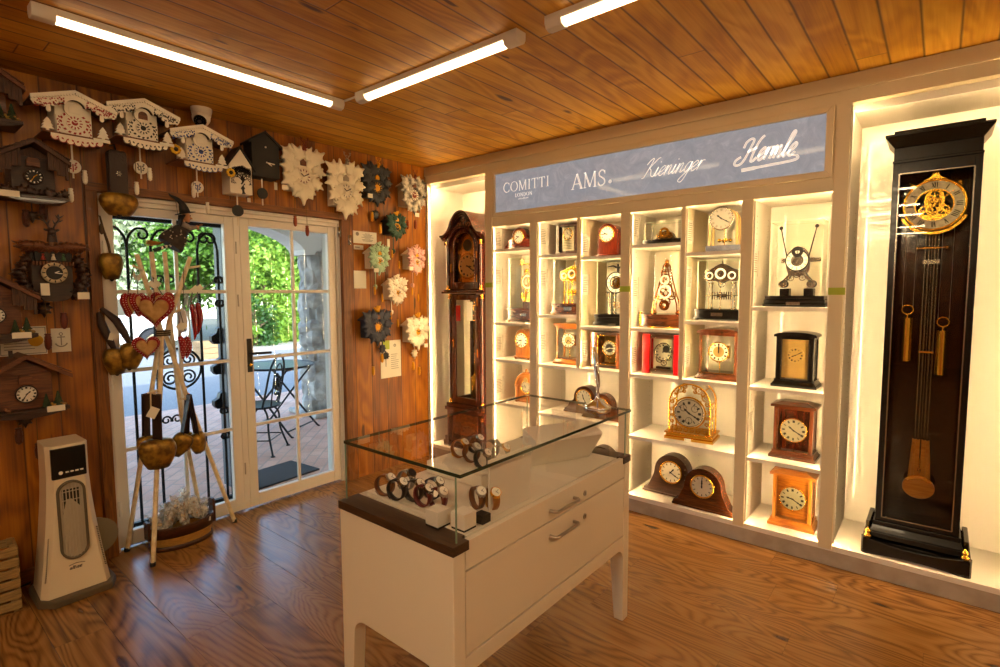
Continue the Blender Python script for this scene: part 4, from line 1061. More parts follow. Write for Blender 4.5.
    m = MB(); m.tube([(-.0, .05, .72), (-.0, .05, 1.36)], .006, 6); m.ring((0, .04, .66), .0, .06, .01, 28, 0, .004); m.build('pendulum', BRASS, t)
    for x0, x1, y0, y1, z, h in ((.138, .150, -.168, -.165, .86, .035), (.138, .150, -.168, -.165, 1.3, .035), (.146, .156, -.181, -.178, 1.5, .03), (.146, .156, -.181, -.178, 1.7, .03), (-.156, -.146, -.181, -.178, 1.595, .035), (-.148, -.138, -.168, -.165, .935, .035)):
        MB().box(x0, x1, y0, y1, z - h, z + h).build('hinge' if x0 > 0 else 'escutcheon', BRASS, t)
    tg = MB(); tg.box(-.110, -.055, -.164, -.163, 1.13, 1.27); tg.build('red_tag', REDL, t)
    MB().box(.02, .085, -.164, -.163, 1.14, 1.30).build('white_tag', PAPER, t)
grandfather()

# ---------------------------------------------------------------- tall black regulator in the right niche
def regulator():
    t = thing('regulator_clock', 'tall black regulator clock with gilt skeleton dial and two brass weights, right niche', 'clock', (3.535, .20, .115), .0)
    PEND = wood('pendulum_wood', '#b5701f', '#c98a35', 'x', 10, .3, .3)
    # plinth with bowed apron
    bow = [(-.215, .0), (-.215, .085)] + [(a, .085 - .02 * (1 - (a / .19) ** 2)) for a in [-.19 + k * .038 for k in range(11)]] + [(.215, .085), (.215, 0)] + [(a, .012 * (1 - (a / .17) ** 2)) for a in [.17 - k * .034 for k in range(11)]]
    m = MB(); m.prism(bow, -.175, -.14); m.box(-.2, .2, -.14, .13, .005, .07)
    for s in (-1, 1): m.cyl((s * .20, -.155, 0), (s * .20, -.155, .088), .022, seg=18); m.box(s * .20 - .018, s * .20 + .018, -.155, .13, 0, .085)
    m.build('plinth', BLACK, t, bevel=.003)
    m = MB(); m.box(-.195, .195, -.145, .13, .085, .115); m.taper(.115, .15, (-.19, .19, -.14, .13), (-.178, .178, -.127, .125)); m.box(-.178, .178, -.127, .125, .15, .172); m.build('plinth_moulding', BLACK, t, bevel=.003)
    for s in (-1, 1):
        m = MB(); m.lathe([(.016, .088), (.016, .096), (.008, .10), (.014, .112), (.014, .118), (.006, .128), (.002, .134)], (s * .195, -.15, 0), 14); m.build('brass_foot', BRASS, t)
        MB().box(s * .198 - .012, s * .198 + .012, -.10, .13, .085, .15).build('scroll_block', BLACK, t, bevel=.006)
    # case: sides, back, front frame
    z0, z1, wb, wt, f = .172, 2.02, .172, .168, -.118
    m = MB()
    for s in (-1, 1): m.box(s * .163 - .006, s * .163 + .006, f + .022, .12, z0, z1)
    m.build('side_panel', BLACK, t)
    MB().box(-.165, .165, .105, .12, z0, z1).build('back_board', BURLD, t)
    m = MB(); m.box(-.17, -.142, f, f + .022, z0, z1); m.box(.142, .17, f, f + .022, z0, z1); m.box(-.142, .142, f, f + .022, z0, z0 + .022); m.box(-.142, .142, f, f + .022, z1 - .055, z1); m.build('door_frame', BLACK, t, bevel=.002)
    m = MB(); q = f - .0012; a0, a1, b0, b1 = -.142, .142, z0 + .022, z1 - .055
    for x in (a0, a1): m.box(x - .0025, x + .0025, q, f + .004, b0, b1)
    for z in (b0, b1): m.box(a0, a1, q, f + .004, z - .0025, z + .0025)
    m.build('silver_inlay', SILVER, t)
    MB().box(a0, a1, f + .008, f + .010, b0, b1).build('door_glass', CASEG, t)
    # cornice
    m = MB(); m.box(-.172, .172, f - .004, .12, z1, z1 + .012); m.box(-.168, .168, f, .12, z1 + .012, z1 + .075); m.taper(z1 + .075, z1 + .125, (-.168, .168, f, .12), (-.205, .205, f - .04, .125)); m.box(-.205, .205, f - .04, .125, z1 + .125, z1 + .137); m.box(-.17, .17, f - .015, .12, z1 + .137, z1 + .155); m.build('cornice', BLACK, t, bevel=.002)
    # skeleton dial
    zc = 1.805; R = .125; y = f + .045
    m = MB(); m.ring((0, y, zc), R * .62, R * .92, .004, 48); m.build('chapter_ring', mat('marbled_chapter', '#f1e9d4', .4, mottle='#d9ccb0', mscale=60), t)
    m = MB(); m.ring((0, y - .002, zc), R * .92, R * 1.03, .006, 56, 0, .002); m.ring((0, y - .001, zc), R * .58, R * .62, .005, 44)
    m.prism(catmull([(-.045, zc + R * .98), (-.018, zc + R * 1.1), (-.012, zc + R * 1.3), (0, zc + R * 1.36), (.012, zc + R * 1.3), (.018, zc + R * 1.1), (.045, zc + R * .98)], 4), y, y + .006)
    m.ribbon(arc(0, zc, R * 1.08, 205, 335, 24, R * 1.1), .012, y + .008, y + .014); m.build('dial_frame', GOLD, t)
    m = MB(); rom = ['XII', 'I', 'II', 'III', 'IIII', 'V', 'VI', 'VII', 'VIII', 'IX', 'X', 'XI']
    for k, s in enumerate(rom):
        a = PI / 2 - k * PI / 6; n = len(s)
        for j, ch in enumerate(s):
            off = (j - (n - 1) / 2) * .008
            def Q(u, v):
                r_ = R * (.67 + .20 * v); return (r_ * math.cos(a) + (off + u) * math.sin(a), zc + r_ * math.sin(a) - (off + u) * math.cos(a))
            if ch == 'I': m.ribbon([Q(0, 0), Q(0, 1)], .004, y - .0012, y)
            if ch == 'V': m.ribbon([Q(-.005, 1), Q(0, 0)], .004, y - .0012, y); m.ribbon([Q(0, 0), Q(.005, 1)], .002, y - .0012, y)
            if ch == 'X': m.ribbon([Q(-.005, 1), Q(.005, 0)], .004, y - .0012, y); m.ribbon([Q(-.005, 0), Q(.005, 1)], .002, y - .0012, y)
    m.build('numerals', INK, t)
    m = MB()
    for gx, gz, r in ((0, zc, .04), (.0, zc + .045, .03), (-.032, zc - .025, .03), (.036, zc - .028, .028), (0, zc - .055, .022), (-.02, zc + .03, .02)): gear(m, (gx, gz), r, y + .022)
    m.box(-.075, .075, y + .03, y + .036, zc - .065, zc - .045)
    for s in (-1, 1):
        m.ribbon(catmull([(s * .02, zc + .075), (s * .035, zc + .03), (s * .03, zc - .02), (s * .075, zc - .04), (s * .08, zc - .06)], 5), .01, y + .03, y + .036)
        m.cyl((s * .02, y + .03, zc - .02), (s * .02, y + .03, zc + .07), .004, seg=8)
    m.build('movement', GOLD, t)
    m = MB()
    for h, L, w in ((7.6 / 12, .42, .005), (8.2 / 60, .60, .004)):
        a = PI / 2 - h * 2 * PI; ca, sa = math.cos(a), math.sin(a)
        m.ribbon([(-.03 * ca, zc - .03 * sa), (R * L * 1.3 * ca, zc + R * L * 1.3 * sa)], [w, w * .6], y - .01, y - .007)
    m.build('hands', GOLD, t)
    m = MB()
    for s in (-1, 1): m.sph((s * .095, .098, zc + .125), .013); m.cyl((s * .095, .10, zc + .125), (s * .095, .085, zc + .125), .007, seg=10); m.sph((s * .102, .092, zc + .115), .009)
    m.build('wall_screw', GOLD, t)
    # pendulum: rods, cross bars, wooden fork and bob
    yp = .03
    m = MB()
    for x in (-.026, -.012, .012, .026): m.cyl((x, yp, .60), (x, yp, zc - .12), .0055, seg=10)
    m.cyl((0, yp, .50), (0, yp, zc - .12), .003, seg=8)
    m.build('pendulum_rod', SILVER, t)
    m = MB(); m.cyl((-.06, yp - .008, 1.60), (.06, yp - .008, 1.60), .005, seg=12)
    for s in (-1, 1): m.sph((s * .06, yp - .008, 1.60), .010)
    m.box(-.034, .034, yp - .008, yp + .008, zc - .135, zc - .125); m.box(-.03, .03, yp - .006, yp + .006, 1.06, 1.068); m.build('cross_bar', GOLD, t)
    MB().box(-.034, .034, yp - .007, yp + .007, 1.52, 1.54).build('clamp', SILVER, t)
    fork = [(-.034, .60), (-.026, .60), (-.02, .45), (.02, .45), (.026, .60), (.034, .60), (.044, .38), (-.044, .38)]
    m = MB(); m.prism([(-.036, .60), (.036, .60), (.048, .385), (-.048, .385)], yp + .004, yp + .012); m.box(-.036, -.022, yp - .006, yp + .006, .40, .60); m.box(.022, .036, yp - .006, yp + .006, .40, .60)
    bob = arc(0, .345, .068, 0, 360, 40, .06)
    m.prism(bob[:-1], yp - .012, yp + .010); m.build('bob', PEND, t, bevel=.002)
    m = MB(); m.ribbon(arc(0, .345, .066, 40, 140, 18, .058), .016, yp - .02, yp - .013)
    m.cyl((0, yp, .40), (0, yp, .50), .004, seg=8); m.cyl((0, yp, .43), (0, yp, .445), .010, seg=12); m.build('regulating_nut', GOLD, t)
    for x, zt in ((-.085, 1.24), (.062, 1.18)):
        m = MB(); m.cyl((x, .005, zt), (x, .005, zt - .225), .025, seg=24); m.tube([(x, .005, zt), (x, .005, zt + .02)], .005, 8)
        m.tube([(x + .024 * math.cos(a), .005, zt + .044 + .024 * math.sin(a)) for a in [k * PI / 12 for k in range(24)]], .0035, 8, closed=True); m.build('weight', GOLD, t)
        m = MB()
        for s in (-1, 1): m.tube([(x + s * .022, .005, zt + .05), (x + s * .022, .005, zc - .06)], .0008, 4)
        m.build('cord', STEEL, t)
    m = MB(); random.seed(3)
    for k in range(14):
        for s in (-1, 1):
            m.sph((s * random.uniform(.07, .13), .103, .3 + k * .105 + random.uniform(-.02, .02)), .0028, 6, 4)
    m.build('pin', SILVER, t)
regulator()
# ---------------------------------------------------------------- clocks on the pine wall
# local frame of a wall clock: x to the viewer's right along the wall, z up, -y out of the wall
FRET = mat('painted_white_fretwork', '#ece2ce', .5)
RED = mat('folk_red', '#a3141a', .5); NAVY = mat('folk_blue', '#1f3f86', .5); BLK = mat('folk_black', '#1b1613', .5)
DKW = wood('dark_carved_wood', '#1c0d06', '#3d2010', 'x', 18, .45, .1)
MIDW = wood('stained_carved_wood', '#4a2610', '#7a4622', 'x', 18, .5, .1)
PINEC = mat('cast_pinecone_brown', '#4b2312', .4, .2, bump=.8, bscale=120)
PINEW = mat('cast_pinecone_white', '#ece4d2', .5)
CHAIN = mat('chain_brass', '#6e5526', .4, .8)
GREENT = mat('fir_green', '#2a3d1e', .7, bump=.8, bscale=150)
TAGW = mat('price_tag_white', '#e9e2cf', .7)

def wall(name, label, y, z, group=None): return thing(name, label, 'clock', (0, y, z), PI / 2, group)

def cone(p, x, y, z, L, r, m, chain_to, name='weight', plain=False):
    mb = MB(); prof = [(.15, 0), (.55, .05), (.95, .25), (1, .5), (.85, .8), (.6, .95), (.2, 1)]
    if plain: prof = [(.7, 0), (1, .03), (1, .97), (.6, 1)]
    mb.lathe([(a * r, (b - .5) * L) for a, b in prof], (x, y, z), 12, 0)
    if not plain:
        for k in range(5):  # scale rows
            zz = z + (k / 5 - .38) * L
            mb.lathe([(r * .96 * (1 - abs(k - 2) * .08), -.001), (r * 1.1 * (1 - abs(k - 2) * .08), .002), (r * .9 * (1 - abs(k - 2) * .1), .006)], (x, y, zz), 10, 0)
    mb.tube([(x, y, z + L * .5), (x, y, chain_to)], .0018, 5, 1)
    return mb.build(name, [m, CHAIN], p)

def leafpoly(kind=0):
    h = [(.0, -.12), (.10, -.04), (.40, -.12), (.33, .06), (.62, .20), (.36, .30), (.50, .60), (.18, .54)] if kind == 0 else \
        [(.0, -.08), (.10, .0), (.34, .02), (.24, .18), (.50, .34), (.26, .42), (.36, .70), (.12, .66)]
    P = h + [(0, 1.0)] + [(-a, b) for a, b in reversed(h[1:])]; n = len(P); Q = []
    for i in range(n):
        a, b = P[i], P[(i + 1) % n]; Q += [(a[0] * .78 + b[0] * .22, a[1] * .78 + b[1] * .22), (a[0] * .22 + b[0] * .78, a[1] * .22 + b[1] * .78)]
    return Q

def bird(p, c, s, m, name='bird', turn=0):
    mb = MB(); x, y, z = c; R = rot('Z', turn)
    P = lambda a, b, d: tuple(Vector((x, y, z)) + R @ (Vector((a, b, d)) * s))
    mb.sph(P(0, 0, 0), (.55 * s, .3 * s, .3 * s), 12, 8, 0, rot('Y', .5)); mb.sph(P(-.5, 0, .38), .24 * s, 10, 7)
    mb.cyl(P(-.68, 0, .36), P(-.95, 0, .30), .09 * s, .01 * s, 8)
    mb.prism([(x + a * s, z + b * s) for a, b in ((.4, -.2), (1.1, -.55), (1.2, -.35), (1.05, -.2), (.45, .05))], y - .08 * s, y + .08 * s)
    for q in (-1, 1): mb.prism([(x + a * s, z + b * s) for a, b in ((-.25, .1), (.1, .75), (.5, .95), (.55, .5), (.35, .05))], y + q * .28 * s - .05 * s, y + q * .28 * s + .05 * s)
    return mb.build(name, m, p)

def stag(p, c, s, m, name='stag_head', antler=None, spread=1.0):
    x, y, z = c; mb = MB()
    mb.sph((x, y - .1 * s, z), (.30 * s, .34 * s, .42 * s), 12, 8); mb.sph((x, y - .5 * s, z - .25 * s), (.19 * s, .32 * s, .2 * s), 12, 8, 0, rot('X', .5))
    mb.tube([(x, y + .1 * s, z - .9 * s), (x, y + .05 * s, z - .4 * s), (x, y, z)], [.42 * s, .36 * s, .3 * s], 10)
    for q in (-1, 1): mb.sph((x + q * .38 * s, y, z + .18 * s), (.22 * s, .06 * s, .11 * s), 8, 6, 0, rot('Y', -q * .4))
    o = mb.build(name, m, p)
    for q in (-1, 1):
        a = MB(); B = catmull([(.12, .3), (.32, .75), (.62 * spread, 1.15), (.62 * spread, 1.7)], 4)
        a.tube([(x + q * u * s, y, z + v * s) for u, v in B], [.08 * s] * (len(B) - 1) + [.03 * s], 6)
        for (u0, v0), (u1, v1) in (((.30, .72), (.10, 1.15)), ((.5, 1.0), (.88, 1.2)), ((.62 * spread, 1.3), (.35, 1.6)), ((.62 * spread, 1.35), (.95, 1.65))):
            a.tube([(x + q * u0 * s, y, z + v0 * s), (x + q * (u0 + u1) / 2 * s, y - .05 * s, z + (v0 + v1) / 2 * s - .04 * s), (x + q * u1 * s, y, z + v1 * s)], [.07 * s, .06 * s, .02 * s], 6)
        a.build('antler', antler or m, o)
    return o

def chalet_fret(y, z, ink, label, wd, pend):
    """white fretwork chalet: gable, arched window, dial, platform with two firs, scalloped apron"""
    t = wall('chalet_cuckoo_clock', label, y, z, 'white fretwork chalet clocks')
    MB().box(-.075, .075, -.145, 0, -.07, .085).build('case', FRET, t, bevel=.002)
    m = MB(); e, pk = .075, .135    # roof
    for s in (-1, 1):
        P = [(0, pk), (s * .172, e), (s * .172, e + .012), (0, pk + .014)]
        m.prism(P, -.205, -.004)
    m.build('roof', mat('roof_brown', '#4a2a14', .6), t, bevel=.001)
    m = MB(); n = 9    # scalloped gable board
    low = []
    for s in (-1, 1):
        seg = []
        for k in range(7):
            u0 = .165 - k * .0165; a = arc(s * (u0 - .008), e - .018 - (k % 2) * .006 - (.035 if k == 3 else .015 if k in (2, 4) else 0) + (.165 - u0) * .32, .0095, (0 if s > 0 else 180), (-180 if s > 0 else 360), 6)
            seg += a
        low.append(seg)
    arch = arc(0, .062, .042, 10, 170, 12)
    poly = [(0, pk + .004), (-.172, e + .004), (-.172, e - .012)] + low[0] + list(reversed(arch)) + list(reversed(low[1])) + [(.172, e - .012), (.172, e + .004)]
    m.prism(poly, -.2, -.192)
    for s in (-1, 1):
        m.prism([(0, pk + .016), (s * .174, e + .014), (s * .174, e + .0), (0, pk + .002)], -.208, -.2)
        for k in range(15): m.cyl((s * (.168 - k * .0115), -.209, e + .0 + k * .00405), (s * (.168 - k * .0115), -.2, e + .0 + k * .00405), .006, seg=8)
    m.build('gable_board', FRET, t)
    m = MB(); random.seed(5)    # painted vine motif on the gable
    for s in (-1, 1):
        for k in range(48):
            u = random.uniform(.045, .160); v = e + .052 * (1 - u / .165) - random.uniform(.004, .040)
            m.prism(place([(0, -.5), (.3, 0), (0, .5), (-.3, 0)], (s * u, v), random.uniform(-1.2, 1.2), random.uniform(.008, .012)), -.2015, -.2)
    m.build('painted_vine', ink, t)
    # arched window with shutter
    m = MB(); m.prism(arc(0, .066, .040, 0, 360, 24)[:-1], -.168, -.145); m.build('window_surround', FRET, t)
    m = MB(); m.prism([(-.022, .046), (.022, .046)] + arc(0, .066, .022, 0, 180, 10), -.171, -.168); m.build('cuckoo_door', FRET if ink is not BLK else MIDW, t)
    # front panel with openwork around the dial
    m = MB(); m.prism(arc(0, 0, .062, 0, 360, 8)[:-1], -.158, -.146); m.box(-.072, .072, -.156, -.146, -.068, .03); m.build('front_panel', FRET, t)
    m = MB(); random.seed(9)
    for k in range(16):
        a = 2 * PI * k / 16; m.prism(place([(0, -.5), (.34, 0), (0, .5), (-.34, 0)], (.055 * math.cos(a), .050 * math.sin(a)), a + .6, .017), -.1595, -.158)
    for s in (-1, 1):
        for v in (-.058, -.045, -.032, -.019, -.006, .007, .02): m.prism(place([(0, -.5), (.3, 0), (0, .5), (-.3, 0)], (s * (.060 + .006 * (int(v * 1000) % 2)), v), s * (.5 if int(v * 1000) % 2 else -.5), .013), -.1575, -.156)
        for a in (-.05, -.036, -.022, -.008): m.prism(place([(0, -.5), (.3, 0), (0, .5), (-.3, 0)], (s * -a, -.060), s * .9, .011), -.1575, -.156)
    m.build('painted_wreath', ink, t)
    m = MB(); m.ring((0, -.166, 0), 0.0, .034, .008, 28); m.build('dial', FRET, t)
    m = MB()
    for k in range(12):
        a = k * PI / 6; m.prism(place([(-.2, -.5), (.2, -.5), (.28, .5), (-.28, .5)], (.026 * math.cos(a), .026 * math.sin(a)), a - PI / 2, .011), -.168, -.166)
    m.ring((0, -.168, 0), 0, .013, .002, 16); m.build('numerals', ink, t)
    m = MB(); m.ribbon([(0, 0), (-.012, .014)], .004, -.170, -.168); m.ribbon([(0, 0), (.022, .010)], .0035, -.170, -.168); m.build('hands', FRET if ink is RED else BLK, t)
    m = MB(); m.box(-.135, .135, -.2, 0, -.074, -.066); m.build('platform', MIDW, t, bevel=.002)
    m = MB(); pts = [(-.105, -.074)]
    for k in range(7):
        c0 = -.09 + k * .03; dz = -.012 - .02 * math.cos((k - 3) / 3 * 1.35)
        pts += arc(c0, -.074 + dz + .0, .0155, 180, 360, 6)
    pts += [(.105, -.074)]
    m.prism(pts, -.2, -.193); m.build('scalloped_apron', FRET, t)
    m = MB()
    for k in range(9):
        a = -.08 + k * .02; m.prism(place([(0, -.5), (.3, 0), (0, .5), (-.3, 0)], (a, -.089 - .010 * math.cos((k - 4) / 4 * 1.4)), (k % 2) * 1.4 - .7, .014), -.2015, -.2)
    if ink is not FRET: m.ribbon([(p[0], p[1] + .0) for p in pts[1:-1]], .0035, -.2012, -.2)
    m.build('painted_border', ink, t)
    for s in (-1, 1):
        m = MB(); x = s * .112
        P = [(-.006, 0), (-.006, .012), (-.026, .012), (-.014, .028), (-.022, .028), (-.010, .044), (-.016, .044), (0, .068)]
        P = P + [(-a, b) for a, b in reversed(P[:-1])]
        m.prism([(x + a, -.066 + b) for a, b in P], -.185, -.172); m.build('fir_tree', FRET, t)
    MB().box(.065, .135, -.206, -.2, -.082, -.066).build('price_tag', TAGW, t)
    for x, zz in wd: cone(t, x, -.10, zz, .072, .012, PINEW, -.074)
    m = MB(); m.disc((pend[0], -.07, pend[1]), .035, .006, 28); m.box(pend[0] - .004, pend[0] + .004, -.068, -.066, pend[1] - .06, -.07); m.build('pendulum', [FRET], t)
    m = MB()
    m.ribbon([(pend[0], pend[1] - .028), (pend[0], pend[1] + .012)], .005, -.0715, -.07)
    for s in (-1, 1):
        for k in range(4): m.prism(place([(0, -.5), (.35, 0), (0, .5), (-.35, 0)], (pend[0] + s * (.010 + .004 * (k % 2)), pend[1] - .012 + k * .010), s * -.9, .013), -.0715, -.07)
    m.build('painted_tree', ink, t)
    return t
chalet_fret(-2.532, 2.360, RED, 'white chalet clock painted with red vines, leftmost of the fretwork row', ((.043, -.254), (-.021, -.355)), (.002, -.20))
chalet_fret(-2.229, 2.403, BLK, 'white chalet clock painted with black vines, between the red and blue ones', ((-.028, -.32), (.040, -.233)), (.007, -.197))
cb = chalet_fret(-1.936, 2.334, NAVY, 'white chalet clock painted with blue vines, below the ceiling camera', ((-.026, -.229), (.049, -.317)), (.009, -.191))
YEL = mat('yellow_flower', '#d7a91c', .6)
for x, zz in ((-.148, -.02), (.152, -.10)):
    m = MB()
    for k in range(8):
        a = k * PI / 4; m.sph((x + .018 * math.cos(a), -.2, zz + .018 * math.sin(a)), (.011, .006, .011), 8, 5)
    m.sph((x, -.205, zz), .012, 10, 6, 1); m.build('sunflower', [YEL, BLK], cb)

def house_modern(y, z, body, roofm, art, label, w, h, pk, disc, hm, stick):
    t = wall('modern_cuckoo_clock', label, y, z)
    P = [(-w, -h), (w, -h), (w, h * .72), (0, pk), (-w, h * .72)]
    m = MB(); m.prism(P, -.115, 0); m.build('case', body, t, bevel=.001)
    m = MB(); k = (pk - h * .72) / w
    for s in (-1, 1): m.prism([(0, pk), (s * (w + .022), h * .72 - .022 * k), (s * (w + .022), h * .72 - .022 * k + .016), (0, pk + .018)], -.125, 0)
    m.build('roof', roofm, t, bevel=.001)
    m = MB(); m.disc((0, -.108, h * .62), .012, .004, 16) if art else m.disc((0, -.119, h * .55), .006, .004, 12); m.build('cuckoo_door', FRET if not art else BLK, t)
    m = MB()
    for hh, L in ((hm[0], .034), (hm[1], .05)):
        a = PI / 2 - hh * 2 * PI; c = (.008, -.03) if not art else (.016, -.035)
        m.ribbon([(c[0] - .008 * math.cos(a), c[1] - .008 * math.sin(a)), (c[0] + L * math.cos(a), c[1] + L * math.sin(a))], .006, -.120, -.1165)
    m.build('hands', FRET, t)
    if art:  # bare tree silhouette painted on the white front
        m = MB(); random.seed(8); m.ribbon(catmull([(.014, -h), (.008, -.06), (.012, -.03), (.008, .01)], 5), [.03, .018, .014, .014] * 4, -.1162, -.115)
        def br(x, zz, a, L, wd, d):
            x2, z2 = x + L * math.cos(a), zz + L * math.sin(a)
            if abs(x2) < w - .004 and z2 < pk - abs(x2) * k - .012: m.ribbon([(x, zz), (x2, z2)], [wd, wd * .7], -.1162, -.115)
            else: return
            if d:
                for q in (-.75, -.25, .3, .8): br(x2, z2, a + q * random.uniform(.7, 1.3), L * random.uniform(.62, .85), wd * .66, d - 1)
        for a in (.5, 1.0, 1.5, 2.0, 2.6): br(.009, -.03 + random.uniform(0, .03), a, .030, .007, 4)
        m.build('painted_tree', BLK, t)
    m = MB(); m.box(-.004 + disc[0], .004 + disc[0], -.052, -.048, stick, -h); m.build('pendulum_rod', FRET, t)
    m = MB(); m.disc((disc[0], -.056, disc[1]), .036, .007, 30); m.build('pendulum_disc', BLACKM, t)
    MB().box(w - .012 + .03, w + .04, -.004, -.001, -h - .05, -h + .0).build('price_tag', TAGW, t)
    return t
house_modern(-1.683, 2.235, FRET, BLACKM, True, 'narrow white house clock with a bare black tree on its front', .070, .105, .175, (.0, -.205), (.12, .60), -.30)
house_modern(-1.515, 2.385, BLACKM, BLACKM, False, 'plain black house clock with white hands and round black pendulum', .092, .125, .155, (.0, -.222), (.33, .26), -.30)

def carved(y, z, w, h, p, col, label, head=None, headcol=None, house=None, ringcol=FRET, dialcol=MIDW, wts=(), pend=None, tagpos=None, seed=1, dzc=0.0, num=None, doorm=None, hand=FRET, pk=0, wcol=GOLD, accents=None):
    """carved leaf cuckoo clock: box case, layered leaves round a dial, cuckoo door, crest figure"""
    random.seed(seed); t = wall('carved_cuckoo_clock', label, y, z)
    hw, hh = w / 2, h / 2; case = house or col; q = w * .30
    m = MB(); m.prism([(-q, -hh * .62), (q, -hh * .62), (q, hh * .42), (0, hh * .78), (-q, hh * .42)], -p + .03, 0); m.build('case', case, t, bevel=.002)
    m = MB()
    for s in (-1, 1): m.prism([(0, hh * .80), (s * q * 1.3, hh * .36), (s * q * 1.3, hh * .36 + .012), (0, hh * .80 + .014)], -p + .03, 0)
    m.build('roof', case, t, bevel=.001)
    m = MB(); m.prism(catmull([(-hw * .52, -hh * .35), (-hw * .58, hh * .2), (-hw * .34, hh * .55), (0, hh * .68), (hw * .34, hh * .55), (hw * .58, hh * .2), (hw * .52, -hh * .35), (0, -hh * .62), (-hw * .52, -hh * .35)], 4)[:-1], -p + .012, -p + .032); m.build('carved_panel', col, t, bevel=.003)
    spec = [(-.40, .40, 2.2, .36), (.40, .40, .9, .36), (-.44, -.10, 3.4, .34), (.44, -.10, -.2, .34), (-.32, -.42, 4.1, .34), (.32, -.42, -.95, .34),
            (-.66, .64, 2.62, .44), (.66, .64, .52, .44), (-.26, .74, 1.95, .36), (.30, .74, 1.15, .36), (-.74, .16, 3.35, .38), (.74, .16, -.2, .38),
            (-.64, -.30, 3.75, .36), (.64, -.30, -.60, .36), (-.34, -.60, 4.35, .36), (.34, -.60, -1.2, .36), (0, -.74, -PI / 2, .42)]
    leaves = MB(); lv2 = MB()
    for i, (a, b, ang, k) in enumerate(spec):
        ang += random.uniform(-.3, .3); L = k * min(w, h) * random.uniform(.9, 1.15)
        root = (a * hw - math.cos(ang) * L * .42, b * hh - math.sin(ang) * L * .42)
        poly = place(leafpoly(i % 2), root, ang - PI / 2, L, .95)
        (lv2 if accents and i % 2 else leaves).dome(poly, -p + .016 - (.006 if i > 5 else 0), -p + .002 - (i % 3) * .004 - (.006 if i > 5 else 0), .62, 0)
    for s in (-1, 1):  # stems and little blossoms
        leaves.tube([(s * a * hw, -p + .006, b * hh) for a, b in ((.1, -.6), (.42, -.35), (.56, .0), (.5, .4), (.2, .62))], w * .018, 6)
    leaves.build('leaves', col, t)
    if accents: lv2.build('leaves', accents, t)
    r = w * (.155 if w > .22 else .18)
    m = MB(); m.disc((0, -p + .004, dzc), r * 1.0, .02, 28); m.build('dial', dialcol, t)
    m = MB(); m.ring((0, -p, dzc), r * .62, r * 1.02, .006, 30, 0, .001); m.build('numeral_ring', ringcol, t)
    m = MB()
    for k in range(12):
        a = k * PI / 6; m.ribbon([(r * .68 * math.cos(a), dzc + r * .68 * math.sin(a)), (r * .94 * math.cos(a), dzc + r * .94 * math.sin(a))], r * .12, -p - .002, -p - .0008)
    m.build('numerals', num or BLK, t)
    m = MB()
    for a, L in ((2.4, .5), (.5, .8)): m.ribbon([(0, dzc), (r * L * math.cos(a), dzc + r * L * math.sin(a))], r * .12, -p - .004, -p - .002)
    m.build('hands', hand, t)
    dz = dzc + r * 1.75
    m = MB(); m.prism([(-r * .42, dz - r * .3), (r * .42, dz - r * .3), (r * .42, dz + r * .2), (0, dz + r * .55), (-r * .42, dz + r * .2)], -p - .004, -p + .02); m.build('cuckoo_door', doorm or MIDW, t)
    tz = hh * .95
    if head == 'stag': stag(t, (.02, -p + .01, tz + w * .02), w * .11, headcol or col, antler=headcol or col, spread=1.1)
    if head == 'bird': bird(t, (0, -p + .01, tz), w * .16, headcol or col)
    for x, zz in wts: cone(t, x, -p * .7, zz, .075 if w > .22 else .066, .013 if w > .22 else .008, wcol, -hh * .62, plain=(wcol is SILVER))
    if pend:
        m = MB(); m.box(pend[0] - .003, pend[0] + .003, -.052, -.048, pend[1], -hh * .5); m.build('pendulum_rod', CHAIN if not house else col, t)
        m = MB(); L = w * .24 if w < .24 else .09
        m.dome(place(leafpoly(1), (pend[0], pend[1] + L * .5), PI, L), -.045, -.062, .5); m.build('pendulum_leaf', col, t)
    if tagpos: MB().box(tagpos[0] - .022, tagpos[0] + .022, -p - .018, -p - .014, tagpos[1] - .016, tagpos[1] + .016).build('price_tag', TAGW, t)
    return t
CREAMP = mat('carved_cream_paint', '#e9dfc6', .5); GREYB = mat('carved_charcoal_paint', '#1e232b', .5); NAVYC = mat('carved_navy_paint', '#252f45', .5); ANTQ = mat('antiqued_white_paint', '#d8d0c0', .55, mottle='#4a4640', mscale=22)
GREEND = mat('carved_deep_green', '#1d4a3c', .5); MINT = mat('carved_mint', '#a9c8a6', .5); PINK = mat('carved_pink', '#d9a6a0', .5); SAGE = mat('sage_house', '#c9cdb9', .55)
REDW = mat('russet_antler', '#7a2c12', .5); MIXAN = mat('silver_antler', '#9a9080', .4, .4); GOLDP = mat('gold_paint', '#d79a1c', .35, .4); CONE = mat('copper_cone', '#8a3a16', .35, .3)
carved(-1.238, 2.333, .335, .39, .10, CREAMP, 'large cream carved cuckoo clock with russet antlers and copper cones', 'stag', REDW, wts=((-.058, -.333), (.032, -.394)), tagpos=(-.15, -.12), seed=2, dialcol=CREAMP, num=REDW, dzc=-.02, wcol=CONE, hand=BLK)
carved(-.890, 2.280, .335, .43, .10, CREAMP, 'large cream carved cuckoo clock with grey antlers and silver weights above the door corner', 'stag', MIXAN, wts=((-.053, -.326), (.038, -.379)), tagpos=None, seed=5, dialcol=CREAMP, num=MIXAN, dzc=-.02, wcol=SILVER, hand=BLK, doorm=MIXAN, accents=CREAMP)
carved(-.600, 2.352, .285, .335, .10, GREYB, 'charcoal carved cuckoo clock with gold stag head and gold cones', 'stag', GOLDP, wts=((-.037, -.255), (.04, -.343)), pend=(.013, -.242), tagpos=(-.085, -.10), seed=7, ringcol=BLACKM, dialcol=GOLDP, num=GOLDP, dzc=-.025, hand=GOLDP, doorm=GOLDP, wcol=GOLDP)
